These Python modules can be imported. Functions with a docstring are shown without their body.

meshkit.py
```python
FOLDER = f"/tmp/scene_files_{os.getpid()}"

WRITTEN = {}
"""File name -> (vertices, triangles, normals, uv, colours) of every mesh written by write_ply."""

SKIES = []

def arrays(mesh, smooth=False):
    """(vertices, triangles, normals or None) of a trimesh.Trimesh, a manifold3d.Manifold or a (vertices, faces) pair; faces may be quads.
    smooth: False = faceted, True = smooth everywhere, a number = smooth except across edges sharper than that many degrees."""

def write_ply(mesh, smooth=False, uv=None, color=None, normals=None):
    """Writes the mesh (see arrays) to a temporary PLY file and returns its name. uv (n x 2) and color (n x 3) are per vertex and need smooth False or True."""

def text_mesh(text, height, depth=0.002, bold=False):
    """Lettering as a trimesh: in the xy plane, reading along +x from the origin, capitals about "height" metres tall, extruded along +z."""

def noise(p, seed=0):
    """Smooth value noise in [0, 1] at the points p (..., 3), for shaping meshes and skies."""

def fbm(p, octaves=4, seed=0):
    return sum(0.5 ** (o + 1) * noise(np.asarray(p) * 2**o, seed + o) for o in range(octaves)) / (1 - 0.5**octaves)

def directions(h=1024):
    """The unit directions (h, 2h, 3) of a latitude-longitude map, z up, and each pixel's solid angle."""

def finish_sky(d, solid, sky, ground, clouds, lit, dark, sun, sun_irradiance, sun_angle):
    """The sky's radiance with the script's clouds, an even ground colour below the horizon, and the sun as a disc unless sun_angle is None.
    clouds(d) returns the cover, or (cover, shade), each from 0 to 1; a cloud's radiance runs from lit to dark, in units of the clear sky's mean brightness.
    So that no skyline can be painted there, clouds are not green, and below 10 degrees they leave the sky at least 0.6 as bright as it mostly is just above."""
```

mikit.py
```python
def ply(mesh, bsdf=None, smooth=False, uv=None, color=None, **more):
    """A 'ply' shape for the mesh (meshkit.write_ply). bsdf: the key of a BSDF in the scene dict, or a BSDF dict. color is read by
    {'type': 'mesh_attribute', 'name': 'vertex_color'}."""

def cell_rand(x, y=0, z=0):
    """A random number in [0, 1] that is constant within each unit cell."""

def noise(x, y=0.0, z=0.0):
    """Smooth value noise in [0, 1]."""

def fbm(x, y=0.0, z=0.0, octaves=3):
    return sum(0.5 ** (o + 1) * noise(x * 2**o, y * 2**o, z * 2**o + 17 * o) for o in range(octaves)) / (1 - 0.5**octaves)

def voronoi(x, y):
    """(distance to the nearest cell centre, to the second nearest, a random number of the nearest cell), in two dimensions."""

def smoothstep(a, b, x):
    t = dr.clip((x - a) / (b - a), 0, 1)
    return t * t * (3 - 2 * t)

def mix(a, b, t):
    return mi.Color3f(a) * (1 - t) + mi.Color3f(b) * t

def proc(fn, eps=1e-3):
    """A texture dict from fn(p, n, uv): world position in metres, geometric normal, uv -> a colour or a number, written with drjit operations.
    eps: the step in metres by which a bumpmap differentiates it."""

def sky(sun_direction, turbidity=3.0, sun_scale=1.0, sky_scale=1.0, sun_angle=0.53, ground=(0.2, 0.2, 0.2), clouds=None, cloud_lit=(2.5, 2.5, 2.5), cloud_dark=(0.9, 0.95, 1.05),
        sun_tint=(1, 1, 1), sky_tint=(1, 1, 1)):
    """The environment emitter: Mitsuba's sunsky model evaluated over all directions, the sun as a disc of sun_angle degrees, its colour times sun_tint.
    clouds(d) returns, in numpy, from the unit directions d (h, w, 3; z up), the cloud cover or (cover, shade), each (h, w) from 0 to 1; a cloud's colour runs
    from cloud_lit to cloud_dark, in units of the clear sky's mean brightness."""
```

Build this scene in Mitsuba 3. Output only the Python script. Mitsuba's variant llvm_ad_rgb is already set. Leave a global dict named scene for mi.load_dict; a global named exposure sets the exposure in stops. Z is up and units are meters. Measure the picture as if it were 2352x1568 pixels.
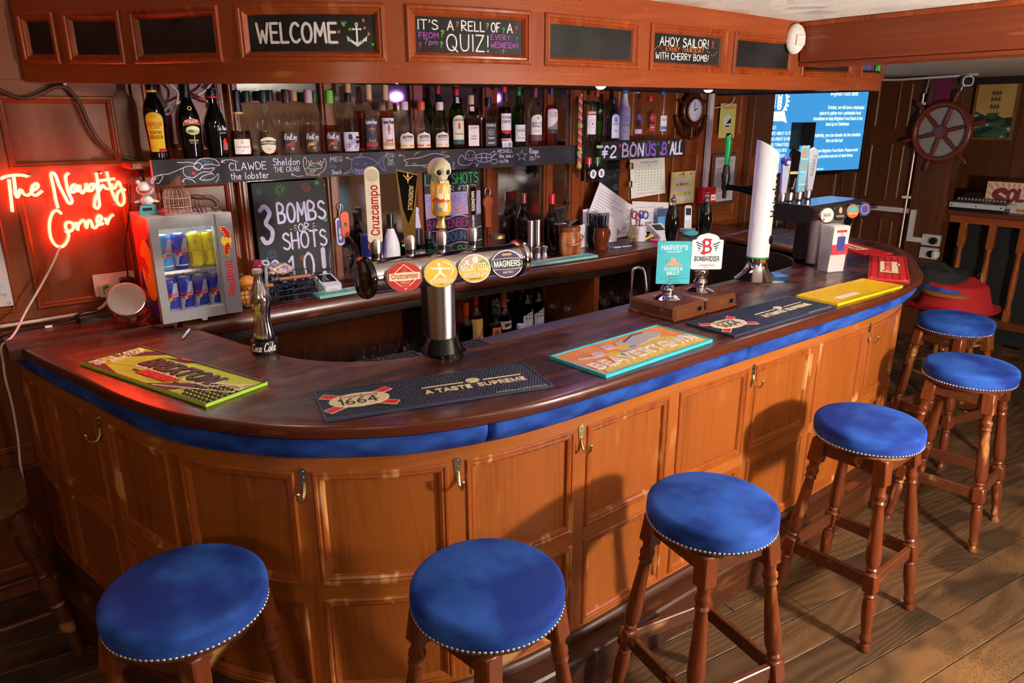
import math, random
import numpy as np
import trimesh
import drjit as dr
import mitsuba as mi
import mikit
import meshkit
from mikit import fbm, noise, cell_rand, voronoi, smoothstep, mix
from shapely.geometry import LineString, Polygon, Point, box as sbox
from shapely import affinity
from shapely.ops import unary_union as _uu
def unary_union(gs):
 gs = [g if g.is_valid else g.buffer(0) for g in (gs if isinstance(gs, (list, tuple)) else list(gs))]
 return _uu(gs)
T = mi.ScalarTransform4f
random.seed(7)
rng = np.random.default_rng(7)
PI = math.pi
scene, labels = {}, {}
# World axes: x along the back wall of the bar, y towards it, z up; the photographer stands at x = y = 0.
# ------------------------------------------------------------------ camera
PITCH, ROLL, AIM = 0.303038, -0.002564, 0.891291
_fw = np.array([math.cos(AIM) * math.cos(PITCH), math.sin(AIM) * math.cos(PITCH), -math.sin(PITCH)])
_rt = np.array([math.sin(AIM), -math.cos(AIM), 0.0])
_up = np.cross(_rt, _fw)
_up = -math.sin(ROLL) * _rt + math.cos(ROLL) * _up
EYE = np.array([0.0, 0.0, 1.85])
scene['camera'] = {'type': 'perspective', 'fov': 2 * math.degrees(math.atan(1176 / 1653.46)), 'fov_axis': 'x', 'near_clip': 0.05, 'far_clip': 60.0,
    'to_world': T().look_at(origin=EYE.tolist(), target=(EYE + _fw).tolist(), up=_up.tolist())}
exposure = 0.85
# ------------------------------------------------------------------ light levels (the lamps themselves are built further down)
KEY_POS, KEY_RADIUS, KEY_POWER = (2.45, -0.55, 1.3), 0.085, 560.0       # unseen key light out of view at right, casts the stool shadows
FILL_LAMPS = [(-0.9, -0.7, 2.14), (1.6, -1.9, 2.14), (4.6, -1.6, 2.14)]  # added behind the camera as fill light
FILL_POWER = 60.0
DOWNLIGHT_POWER = 110.0
NEON_POWER = 2.6
VIOLET_POWER = 3.4
FRIDGE_POWER = 6.0
SCREEN_POWER = 0.55
ROOM_AIR = 0.0
# ------------------------------------------------------------------ registry
def numbered(name):
 if name not in _used:
  _used.add(name)
  return name
 k = 1
 while f'{name}_{k:03d}' in _used:
  k += 1
 key = f'{name}_{k:03d}'
 _used.add(key)
 return key
_used = set()
def thing(name, label, cat, group=None, kind=None):
 key = numbered(name)
 labels[key] = {'label': label}
 if kind:
  labels[key]['kind'] = kind
 if cat:
  labels[key]['category'] = cat
 if group:
  labels[key]['group'] = group
 return key
def struct(name, label):
 key = numbered(name)
 labels[key] = {'label': label, 'kind': 'structure'}
 return key
def shp(mesh, mat, smooth=False, uv=None, **more):
 if isinstance(mesh, Mesh):
  return mikit.ply((mesh.v, mesh.f), mat, True if mesh.smooth else smooth, uv=mesh.uv, **more)
 return mikit.ply(mesh, mat, smooth, uv=uv, **more)
def put(key, mesh, mat, smooth=False, **more):
 """the one mesh of a thing that has no parts, or the body of one"""
 scene[key] = mesh if isinstance(mesh, dict) else shp(mesh, mat, smooth, **more)
 return key
def part(parent, name, mesh, mat=None, smooth=False, label=None, kind=None, **more):
 key = numbered(parent + '__' + name)
 scene[key] = dict(mesh) if isinstance(mesh, dict) else shp(mesh, mat, smooth, **more)
 if 'to_world' in more and isinstance(mesh, dict):
  scene[key]['to_world'] = more['to_world']
 if label or kind:
  labels[key] = {}
  if label: labels[key]['label'] = label
  if kind: labels[key]['kind'] = kind
 return key
# ------------------------------------------------------------------ meshes
class Mesh:
 """vertices, faces and uv; smooth=True when its sharp edges are already split"""
 def __init__(self, v, f, uv=None, smooth=False):
  self.v, self.f, self.uv, self.smooth = np.asarray(v, float), np.asarray(f, int), uv, smooth
def join(*ms):
 ms = [m for m in ms if m is not None]
 if any(isinstance(m, Mesh) and m.uv is not None for m in ms):
  vs, fs, us, o = [], [], [], 0
  for m in ms:
   vs.append(m.v); fs.append(m.f + o); us.append(m.uv); o += len(m.v)
  return Mesh(np.vstack(vs), np.vstack(fs), np.vstack(us), ms[0].smooth)
 vs, fs, o = [], [], 0
 for m in ms:
  v, f = (m.v, m.f) if isinstance(m, Mesh) else (np.asarray(m.vertices), np.asarray(m.faces))
  vs.append(v); fs.append(f + o); o += len(v)
 return trimesh.Trimesh(np.vstack(vs), np.vstack(fs), process=False)
def tm(m):
 return m if isinstance(m, trimesh.Trimesh) else trimesh.Trimesh(m.v, m.f, process=False)
def xf(m, mat4):
 m = tm(m).copy()
 m.apply_transform(np.asarray(mat4))
 return m
def mv(m, x=0, y=0, z=0):
 if isinstance(m, Mesh):
  return Mesh(m.v + np.array([x, y, z]), m.f, m.uv, m.smooth)
 m = m.copy(); m.apply_translation([x, y, z]); return m
def rot(m, ang, axis=(0, 0, 1), at=(0, 0, 0)):
 m = tm(m).copy(); m.apply_transform(trimesh.transformations.rotation_matrix(ang, axis, at)); return m
def frame(o, ex, ey, ez=None):
 """4x4 of a frame at o with axes ex, ey (made orthonormal), ez"""
 ex = np.asarray(ex, float); ex = ex / np.linalg.norm(ex)
 ey = np.asarray(ey, float); ey = ey - ex * (ey @ ex); ey /= np.linalg.norm(ey)
 M = np.eye(4); M[:3, 0], M[:3, 1], M[:3, 2], M[:3, 3] = ex, ey, np.cross(ex, ey) if ez is None else ez, o
 return M
def rz(a):
 return trimesh.transformations.rotation_matrix(a, [0, 0, 1])
def place(x, y, z, a=0.0):
 M = rz(a); M[:3, 3] = (x, y, z); return M
def bx(sx, sy, sz, x=0, y=0, z=0, ch=0.0):
 """box with its centre at x, y and its bottom at z; ch: chamfer of all edges"""
 if ch <= 0:
  m = trimesh.creation.box((sx, sy, sz))
  m.apply_translation([x, y, z + sz / 2]); return m
 c = min(ch, sx / 2.01, sy / 2.01, sz / 2.01)
 pts = []
 for i in (-1, 1):
  for j in (-1, 1):
   for k in (-1, 1):
    a = np.array([i * sx / 2, j * sy / 2, k * sz / 2])
    for ax in range(3):
     q = a.copy()
     for b in range(3):
      if b != ax:
       q[b] -= np.sign(q[b]) * c
     pts.append(q)
 m = trimesh.convex.convex_hull(np.array(pts))
 m.apply_translation([x, y, z + sz / 2]); return m
def box2(x0, x1, y0, y1, z0, z1, ch=0.0):
 return bx(x1 - x0, y1 - y0, z1 - z0, (x0 + x1) / 2, (y0 + y1) / 2, z0, ch)
def lathe(prof, n=24, cap=True):
 """profile [(r, z)] from bottom to top turned about z"""
 p = [(max(r, 0.0), z) for r, z in prof]
 if cap:
  if p[0][0] > 1e-6: p = [(0.0, p[0][1])] + p
  if p[-1][0] > 1e-6: p = p + [(0.0, p[-1][1])]
 a = np.arange(n) * 2 * PI / n
 vs, idx = [], []
 for r, z in p:
  if r < 1e-7:
   idx.append([len(vs)] * n); vs.append((0, 0, z))
  else:
   idx.append(list(range(len(vs), len(vs) + n)))
   vs += [(r * math.cos(t), r * math.sin(t), z) for t in a]
 fs = []
 for i in range(len(p) - 1):
  A, B = idx[i], idx[i + 1]
  for k in range(n):
   l = (k + 1) % n
   if A[k] != A[l]: fs.append((A[k], A[l], B[l]))
   if B[k] != B[l]: fs.append((A[k], B[l], B[k]))
 return trimesh.Trimesh(np.array(vs), np.array(fs), process=False)
def cyl(r, h, x=0, y=0, z=0, n=20):
 return mv(lathe([(r, 0), (r, h)], n), x, y, z)
def align(p, q):
 """4x4 that carries the z axis from the origin onto p -> q"""
 p, q = np.asarray(p, float), np.asarray(q, float)
 M = trimesh.geometry.align_vectors([0, 0, 1], q - p)
 M[:3, 3] = p
 return M
def rod(p, q, r, n=10, r2=None):
 h = float(np.linalg.norm(np.asarray(q, float) - np.asarray(p, float)))
 return xf(lathe([(r, 0), (r if r2 is None else r2, h)], n), align(p, q))
def smooth_path(pts, n=8, closed=False):
 """Catmull-Rom through the points"""
 p = np.asarray(pts, float)
 if len(p) < 3: return p
 q = np.vstack([2 * p[0] - p[1], p, 2 * p[-1] - p[-2]]) if not closed else np.vstack([p[-1], p, p[0], p[1]])
 out = []
 for i in range(1, len(q) - 2):
  a, b, c, d = q[i - 1], q[i], q[i + 1], q[i + 2]
  for t in np.arange(n) / n:
   out.append(0.5 * (2 * b + (c - a) * t + (2 * a - 5 * b + 4 * c - d) * t * t + (3 * b - a - 3 * c + d) * t ** 3))
 if not closed: out.append(p[-1])
 return np.array(out)
def tube(pts, r, n=8, closed=False, smooth=0):
 p = smooth_path(pts, smooth, closed) if smooth else np.asarray(pts, float)
 m = len(p)
 if closed:
  t = np.roll(p, -1, 0) - np.roll(p, 1, 0)
 else:
  t = np.gradient(p, axis=0)
 t /= np.linalg.norm(t, axis=1)[:, None] + 1e-12
 a = np.cross(t[0], [0, 0, 1] if abs(t[0][2]) < 0.9 else [1, 0, 0]); a /= np.linalg.norm(a)
 A = [a]
 for i in range(1, m):
  a = A[-1] - t[i] * (A[-1] @ t[i]); A.append(a / (np.linalg.norm(a) + 1e-12))
 A = np.array(A); B = np.cross(t, A)
 rr = np.broadcast_to(r, (m,))[:, None, None]
 ang = np.arange(n) * 2 * PI / n
 v = p[:, None] + rr * (np.cos(ang)[None, :, None] * A[:, None] + np.sin(ang)[None, :, None] * B[:, None])
 v = v.reshape(-1, 3)
 f = []
 for i in range(m if closed else m - 1):
  j = (i + 1) % m
  for k in range(n):
   l = (k + 1) % n
   f += [(i * n + k, i * n + l, j * n + l), (i * n + k, j * n + l, j * n + k)]
 if not closed:
  v = np.vstack([v, p[0], p[-1]])
  c0, c1 = len(v) - 2, len(v) - 1
  for k in range(n):
   l = (k + 1) % n
   f += [(c0, l, k), (c1, (m - 1) * n + k, (m - 1) * n + l)]
 return trimesh.Trimesh(v, np.array(f), process=False)
def prism(poly, h, z=0.0):
 """shapely polygon(s) in xy extruded along z"""
 gs = [g for g in getattr(poly, 'geoms', [poly]) if g.geom_type == 'Polygon' and g.area > 1e-10]
 ms = [trimesh.creation.extrude_polygon(g, h, engine='earcut') for g in gs]
 m = join(*ms); m.apply_translation([0, 0, z]); return m
def rrect(w, h, r, x=0, y=0, n=5):
 return sbox(x - w / 2 + r, y - h / 2 + r, x + w / 2 - r, y + h / 2 - r).buffer(r, quad_segs=n)
def ell(a, b, x=0, y=0, n=32):
 t = np.arange(n) * 2 * PI / n
 return Polygon(np.stack([x + a * np.cos(t), y + b * np.sin(t)], 1))
def star(r1, r2, n=5, x=0, y=0, a0=PI / 2):
 t = a0 + np.arange(2 * n) * PI / n
 r = np.where(np.arange(2 * n) % 2 == 0, r1, r2)
 return Polygon(np.stack([x + r * np.cos(t), y + r * np.sin(t)], 1))
def strips(P_, N_, prof, closed=True, caps=True, sharp=35, zsh=None):
 """profile [(d, z)] swept along plan points P_ (n, 2) with outward normals N_; uv = (metres along, metres round the profile).
 zsh: extra height per plan point"""
 prof = np.asarray(prof, float)
 n = len(P_)
 s = np.r_[0, np.cumsum(np.linalg.norm(np.diff(P_, axis=0), axis=1))]
 zs = np.zeros(n) if zsh is None else np.asarray(zsh)
 k = len(prof)
 segs = [(i, (i + 1) % k) for i in range(k if closed else k - 1)]
 runs, cur = [], None
 for a, b in segs:
  d = prof[b] - prof[a]
  if cur is not None:
   e = prof[cur[-1]] - prof[cur[-2]]
   ang = abs(math.degrees(math.atan2(e[0] * d[1] - e[1] * d[0], e @ d)))
   if ang < sharp:
    cur.append(b); continue
   runs.append(cur)
  cur = [a, b]
 runs.append(cur)
 vs, fs, us, o, w = [], [], [], 0, 0.0
 for r in runs:
  q = prof[r]
  ww = w + np.r_[0, np.cumsum(np.linalg.norm(np.diff(q, axis=0), axis=1))]
  w = ww[-1]
  m = len(r)
  V = np.zeros((n, m, 3))
  V[:, :, :2] = P_[:, None] + N_[:, None] * q[None, :, :1]
  V[:, :, 2] = q[None, :, 1] + zs[:, None]
  vs.append(V.reshape(-1, 3))
  us.append(np.stack(np.broadcast_arrays(s[:, None], ww[None, :]), -1).reshape(-1, 2))
  i, j = np.meshgrid(np.arange(n - 1), np.arange(m - 1), indexing='ij')
  a = (i * m + j).ravel() + o
  fs.append(np.stack([a, a + m, a + m + 1], 1)); fs.append(np.stack([a, a + m + 1, a + 1], 1))
  o += n * m
 if caps and closed:
  pg = Polygon(prof)
  tv, tf = trimesh.creation.triangulate_polygon(pg, engine='earcut')
  for e, flip in ((0, False), (n - 1, True)):
   V = np.zeros((len(tv), 3))
   V[:, :2] = P_[e] + N_[e] * tv[:, :1]
   V[:, 2] = tv[:, 1] + zs[e]
   vs.append(V); us.append(tv + s[e])
   fs.append((tf[:, ::-1] if flip else tf) + o); o += len(tv)
 v, f = np.vstack(vs), np.vstack(fs)
 m = Mesh(v, f, np.vstack(us), True)
 c = tm(m)
 if c.volume < 0: m.f = m.f[:, ::-1]
 return m
class Curve:
 """plan curve with arc length: at(s) -> point and outward normal"""
 def __init__(self, pts, offset=0.0):
  P_ = np.asarray(pts, float)
  t = np.gradient(P_, axis=0); t /= np.linalg.norm(t, axis=1)[:, None]
  N_ = np.stack([t[:, 1], -t[:, 0]], 1)
  off = np.broadcast_to(offset, (len(P_),))
  P_ = P_ - N_ * off[:, None]
  self.s = np.r_[0, np.cumsum(np.linalg.norm(np.diff(P_, axis=0), axis=1))]
  self.P, self.N, self.L = P_, N_, self.s[-1]
 def at(self, s):
  p = np.stack([np.interp(s, self.s, self.P[:, k]) for k in (0, 1)], -1)
  n = np.stack([np.interp(s, self.s, self.N[:, k]) for k in (0, 1)], -1)
  return p, n / np.linalg.norm(n, axis=-1, keepdims=True)
 def sweep(self, s0, s1, prof, step=0.03, **k):
  s = np.linspace(s0, s1, max(2, int(math.ceil((s1 - s0) / step)) + 1))
  P_, N_ = self.at(s)
  z = k.pop('zfn', None)
  m = strips(P_, N_, prof, zsh=None if z is None else z(s), **k)
  m.uv = m.uv + np.array([s0, 0.0])
  return m
 def wrap(self, mesh, d0=0.0, step=0.03, zfn=None):
  """flat mesh (x = arc length, y = height, z = outwards) bent onto the curve"""
  m = tm(mesh)
  v, f = trimesh.remesh.subdivide_to_size(m.vertices, m.faces, step) if step else (m.vertices, m.faces)
  P_, N_ = self.at(v[:, 0])
  z = v[:, 1] + (0 if zfn is None else zfn(v[:, 0]))
  return trimesh.Trimesh(np.c_[P_ + N_ * (v[:, 2:3] + d0), z], f, process=False)
def rect_prof(d0, d1, z0, z1, c=0.0):
 if c <= 0: return [(d0, z0), (d1, z0), (d1, z1), (d0, z1)]
 return [(d0, z0), (d1 - c, z0), (d1, z0 + c), (d1, z1 - c), (d1 - c, z1), (d0, z1)]
def cushion(r, h, n=40, crown=0.012, edge=0.02):
 """round padded seat: bottom at z 0"""
 pr = [(r - 0.012, 0.0), (r - 0.003, 0.004), (r, 0.018), (r + 0.001, h * 0.5)]
 for t in np.linspace(0, PI / 2, 6):
  pr.append((r - edge + edge * math.cos(t), h - edge + edge * math.sin(t) * 0.9))
 pr += [(r * 0.6, h + crown * 0.5), (r * 0.3, h + crown * 0.85), (0, h + crown)]
 return lathe(pr, n)
def bend(mesh, r, step=0.01):
 """flat decal (x, y, z out) bent round a vertical cylinder of radius r whose front faces -y"""
 m = tm(mesh)
 v, f = trimesh.remesh.subdivide_to_size(m.vertices, m.faces, step) if step else (np.asarray(m.vertices), m.faces)
 a = v[:, 0] / r
 rr = r + v[:, 2]
 return trimesh.Trimesh(np.c_[rr * np.sin(a), -rr * np.cos(a), v[:, 1]], f, process=False)
# ------------------------------------------------------------------ lettering
STROKES = {
'A': [[(0, 0), (.32, 1), (.62, 0)], [(.12, .36), (.5, .36)]], 'B': [[(0, 0), (0, 1), (.38, .95), (.45, .76), (.32, .56), (0, .52)], [(0, .52), (.42, .48), (.54, .26), (.4, .04), (0, 0)]],
'C': [[(.55, .86), (.38, 1), (.14, .9), (0, .5), (.12, .12), (.36, 0), (.58, .14)]], 'D': [[(0, 0), (0, 1), (.3, .95), (.55, .62), (.5, .25), (.28, .03), (0, 0)]],
'E': [[(.48, 1), (0, 1), (0, 0), (.5, 0)], [(0, .53), (.4, .53)]], 'F': [[(.5, 1), (0, 1), (0, 0)], [(0, .52), (.38, .52)]],
'G': [[(.56, .86), (.36, 1), (.12, .88), (0, .5), (.12, .12), (.36, 0), (.58, .14), (.58, .44), (.36, .44)]], 'H': [[(0, 0), (0, 1)], [(.52, 0), (.52, 1)], [(0, .5), (.52, .5)]],
'I': [[(.06, 0), (.06, 1)]], 'J': [[(.42, 1), (.42, .25), (.3, .02), (.1, .02), (0, .2)]], 'K': [[(0, 0), (0, 1)], [(.5, 1), (.02, .45), (.52, 0)]],
'L': [[(0, 1), (0, 0), (.46, 0)]], 'M': [[(0, 0), (.08, 1), (.36, .35), (.64, 1), (.72, 0)]], 'N': [[(0, 0), (.02, 1), (.52, 0), (.54, 1)]],
'O': [[(.3, 1), (.1, .86), (0, .5), (.1, .12), (.3, 0), (.52, .12), (.62, .5), (.52, .87), (.3, 1)]], 'P': [[(0, 0), (0, 1), (.36, .97), (.5, .76), (.38, .54), (0, .48)]],
'Q': [[(.3, 1), (.1, .86), (0, .5), (.1, .12), (.3, 0), (.52, .12), (.62, .5), (.52, .87), (.3, 1)], [(.36, .26), (.66, -.06)]], 'R': [[(0, 0), (0, 1), (.36, .97), (.48, .77), (.36, .55), (.02, .5), (.54, 0)]],
'S': [[(.48, .86), (.28, 1), (.06, .88), (.06, .68), (.28, .54), (.5, .38), (.5, .14), (.26, 0), (.02, .12)]], 'T': [[(0, 1), (.58, 1)], [(.29, 1), (.29, 0)]],
'U': [[(0, 1), (.02, .3), (.14, .04), (.34, .02), (.5, .2), (.54, 1)]], 'V': [[(0, 1), (.28, 0), (.56, 1)]], 'W': [[(0, 1), (.18, 0), (.38, .62), (.58, 0), (.78, 1)]],
'X': [[(0, 0), (.54, 1)], [(.02, 1), (.54, 0)]], 'Y': [[(0, 1), (.27, .48), (.54, 1)], [(.27, .48), (.24, 0)]], 'Z': [[(.02, 1), (.52, 1), (0, 0), (.54, 0)]],
'a': [[(.38, .5), (.2, .56), (.02, .36), (.06, .08), (.22, .02), (.38, .2), (.4, .54), (.4, .12), (.5, .02)]], 'b': [[(0, 1), (0, .04), (.22, 0), (.4, .22), (.34, .48), (.16, .54), (0, .36)]],
'c': [[(.36, .46), (.2, .56), (.03, .36), (.06, .1), (.22, 0), (.38, .1)]], 'd': [[(.4, .46), (.2, .56), (.02, .34), (.06, .08), (.22, 0), (.4, .2), (.42, 1), (.42, .08), (.5, 0)]],
'e': [[(.04, .28), (.34, .34), (.34, .5), (.18, .57), (.02, .34), (.08, .06), (.24, 0), (.4, .12)]], 'f': [[(.36, .94), (.22, 1), (.14, .8), (.12, -.2)], [(0, .52), (.3, .54)]],
'g': [[(.38, .48), (.2, .56), (.02, .34), (.08, .08), (.24, .06), (.38, .24), (.4, .54), (.38, -.2), (.2, -.36), (.04, -.26)]], 'h': [[(0, 1), (0, 0)], [(0, .34), (.16, .54), (.34, .46), (.36, 0)]],
'i': [[(.04, .54), (.04, 0)], [(.04, .76), (.05, .8)]], 'k': [[(0, 1), (0, 0)], [(.34, .52), (.02, .24), (.36, 0)]], 'l': [[(.04, 1), (.04, .08), (.14, 0)]], 'm': [[(0, .54), (0, 0)], [(0, .36), (.14, .54), (.26, .44), (.26, 0)], [(.26, .36), (.4, .54), (.52, .44), (.52, 0)]],
'n': [[(0, .54), (0, 0)], [(0, .34), (.16, .54), (.34, .46), (.36, 0)]], 'o': [[(.2, .56), (.02, .34), (.06, .06), (.22, 0), (.4, .12), (.42, .4), (.2, .56)]], 'p': [[(0, .54), (0, -.36)], [(0, .4), (.18, .56), (.38, .44), (.36, .12), (.18, 0), (0, .12)]],
'r': [[(0, .54), (0, 0)], [(0, .32), (.14, .52), (.3, .5)]], 's': [[(.32, .48), (.16, .56), (.04, .44), (.16, .3), (.32, .16), (.2, 0), (0, .06)]], 't': [[(.12, .9), (.12, .1), (.26, 0)], [(0, .6), (.28, .62)]],
'u': [[(0, .54), (.02, .14), (.16, 0), (.34, .16), (.36, .54), (.36, .1), (.46, 0)]], 'v': [[(0, .54), (.18, 0), (.36, .54)]], 'w': [[(0, .54), (.12, 0), (.28, .42), (.42, 0), (.56, .54)]], 'y': [[(0, .54), (.18, .06)], [(.38, .54), (.1, -.34)]],
'0': [[(.28, 1), (.06, .82), (0, .5), (.08, .12), (.28, 0), (.48, .14), (.56, .5), (.48, .86), (.28, 1)]], '1': [[(0, .8), (.16, 1), (.16, 0)]], '2': [[(.02, .8), (.2, 1), (.44, .88), (.42, .6), (0, 0), (.5, 0)]],
'3': [[(.04, .9), (.26, 1), (.46, .8), (.24, .54), (.5, .32), (.4, .06), (.14, 0), (0, .14)]], '4': [[(.36, 0), (.36, 1), (0, .34), (.5, .34)]], '6': [[(.42, .96), (.16, .72), (.02, .3), (.16, .02), (.38, .06), (.46, .3), (.3, .48), (.06, .36)]], '7': [[(0, 1), (.48, 1), (.14, 0)]],
'!': [[(.06, 1), (.05, .32)], [(.05, .05), (.06, 0)]], '?': [[(0, .8), (.16, 1), (.4, .9), (.4, .66), (.2, .5), (.19, .28)], [(.19, .05), (.2, .0)]], '.': [[(.03, 0), (.05, .02)]], "'": [[(.06, 1), (.02, .78)]], '-': [[(0, .4), (.3, .4)]], ',': [[(.06, .04), (0, -.14)]],
'£': [[(.54, .84), (.4, 1), (.22, .88), (.2, .5), (.18, 0)], [(0, .52), (.42, .52)], [(0, .3), (.42, .3)]], ' ': [], '&': [[(.5, 0), (.1, .72), (.2, .98), (.36, .8), (.02, .26), (.18, 0), (.5, .36)]],
}
def hand(text, h, w=0.09, x=0.0, y=0.0, slant=0.0, squeeze=1.0, gap=0.2, round_=True, jit=0.0, up=0.0):
 """hand lettering as a shapely area: capital height h, stroke width w (of h), reading along +x from x, y"""
 out, cx = [], 0.0
 r = random.Random(len(text) * 31 + int(h * 1e5))
 for ch in text:
  st = STROKES.get(ch, STROKES['-'])
  if ch == ' ':
   cx += 0.42 * squeeze; continue
  mx = max(p[0] for s in st for p in s)
  dy = (r.random() - 0.5) * jit
  for s in st:
   q = np.array(s, float)
   if round_ and len(q) > 3:
    q = smooth_path(q, 5) if not (ch in 'EFLMNWVAKZHTXYIil47' ) else q
   q = np.c_[(q[:, 0] * squeeze + cx) + slant * q[:, 1], q[:, 1] + dy + up * (cx + q[:, 0])]
   out.append(LineString(q * h).buffer(w * h / 2, quad_segs=4))
  cx += (mx + gap) * squeeze
 g = unary_union(out).simplify(h * 0.006)
 return affinity.translate(g, x, y)
def hand_w(text, squeeze=1.0, gap=0.2):
 return sum(0.42 * squeeze if c == ' ' else (max(p[0] for s in STROKES.get(c, STROKES['-']) for p in s) + gap) * squeeze for c in text)
def hand_fit(text, x0, x1, y, h, w=0.1, **k):
 """hand lettering squeezed to run from x0 to x1 on the baseline y"""
 sq = (x1 - x0) / h / max(hand_w(text, 1.0), 1e-6)
 return hand(text, h, w, x0, y, squeeze=sq, **k)
def strokes_area(lines, w):
 return unary_union([LineString(l).buffer(w / 2, quad_segs=4) for l in lines])
_tcache = {}
def printed(text, h, bold=True):
 """printed lettering as a shapely area from x = 0 on the baseline y = 0"""
 k = (text, bold)
 if k not in _tcache:
  m = meshkit.text_mesh(text, 1.0, depth=0.01, bold=bold)
  top = m.faces[(m.face_normals[:, 2] > 0.5)]
  pg = unary_union([Polygon(m.vertices[t][:, :2]) for t in top]).buffer(0.002).simplify(0.012)
  _tcache[k] = pg
 return affinity.scale(_tcache[k], h, h, origin=(0, 0))
def printed_fit(text, x0, x1, y0, h=None, bold=True, vertical=False):
 g = printed(text, 1.0, bold)
 a, b, c, d = g.bounds
 sx = (x1 - x0) / (c - a)
 sy = sx if h is None else h
 return affinity.affine_transform(g, [sx, 0, 0, sy, x0 - a * sx, y0])
def turned(g, deg, origin=(0, 0)):
 return affinity.rotate(g, deg, origin=origin)
def decal(g, t=0.0006, z=0.0):
 return prism(g, t, z)
# ------------------------------------------------------------------ materials
def lin(r, g, b):
 return [((c / 255.0) / 12.92 if c <= 10 else ((c / 255.0 + 0.055) / 1.055) ** 2.4) for c in (r, g, b)]
def C(*a):
 return mi.Color3f(*[float(x) for x in a])
def plain(name, rgb, rough=0.5, metal=0.0, spec=0.5, two=True, **k):
 """a plain colour given as 8-bit sRGB"""
 b = {'type': 'principled', 'base_color': {'type': 'rgb', 'value': lin(*rgb)}, 'roughness': rough, 'metallic': metal, **k}
 if 'spec_trans' not in k and metal == 0: b['specular'] = spec
 scene['m_' + name] = {'type': 'twosided', 'bsdf': b} if two else b
 return 'm_' + name
_col = {}
def col(r, g, b, rough=0.55):
 k = (int(r), int(g), int(b), rough)
 if k not in _col:
  _col[k] = plain(f'paint_{len(_col):03d}', k[:3], rough)
 return _col[k]
def textured(name, fn, rough=0.4, bump=None, bump_scale=0.001, eps=1e-3, spec=0.5, **k):
 b = {'type': 'principled', 'base_color': mikit.proc(fn), 'roughness': rough if not callable(rough) else mikit.proc(rough), 'specular': spec, **k}
 if bump is not None:
  b = {'type': 'bumpmap', 'arbitrary': mikit.proc(bump, eps), 'bsdf': b, 'scale': bump_scale}
 scene['m_' + name] = {'type': 'twosided', 'bsdf': b}
 return 'm_' + name
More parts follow.
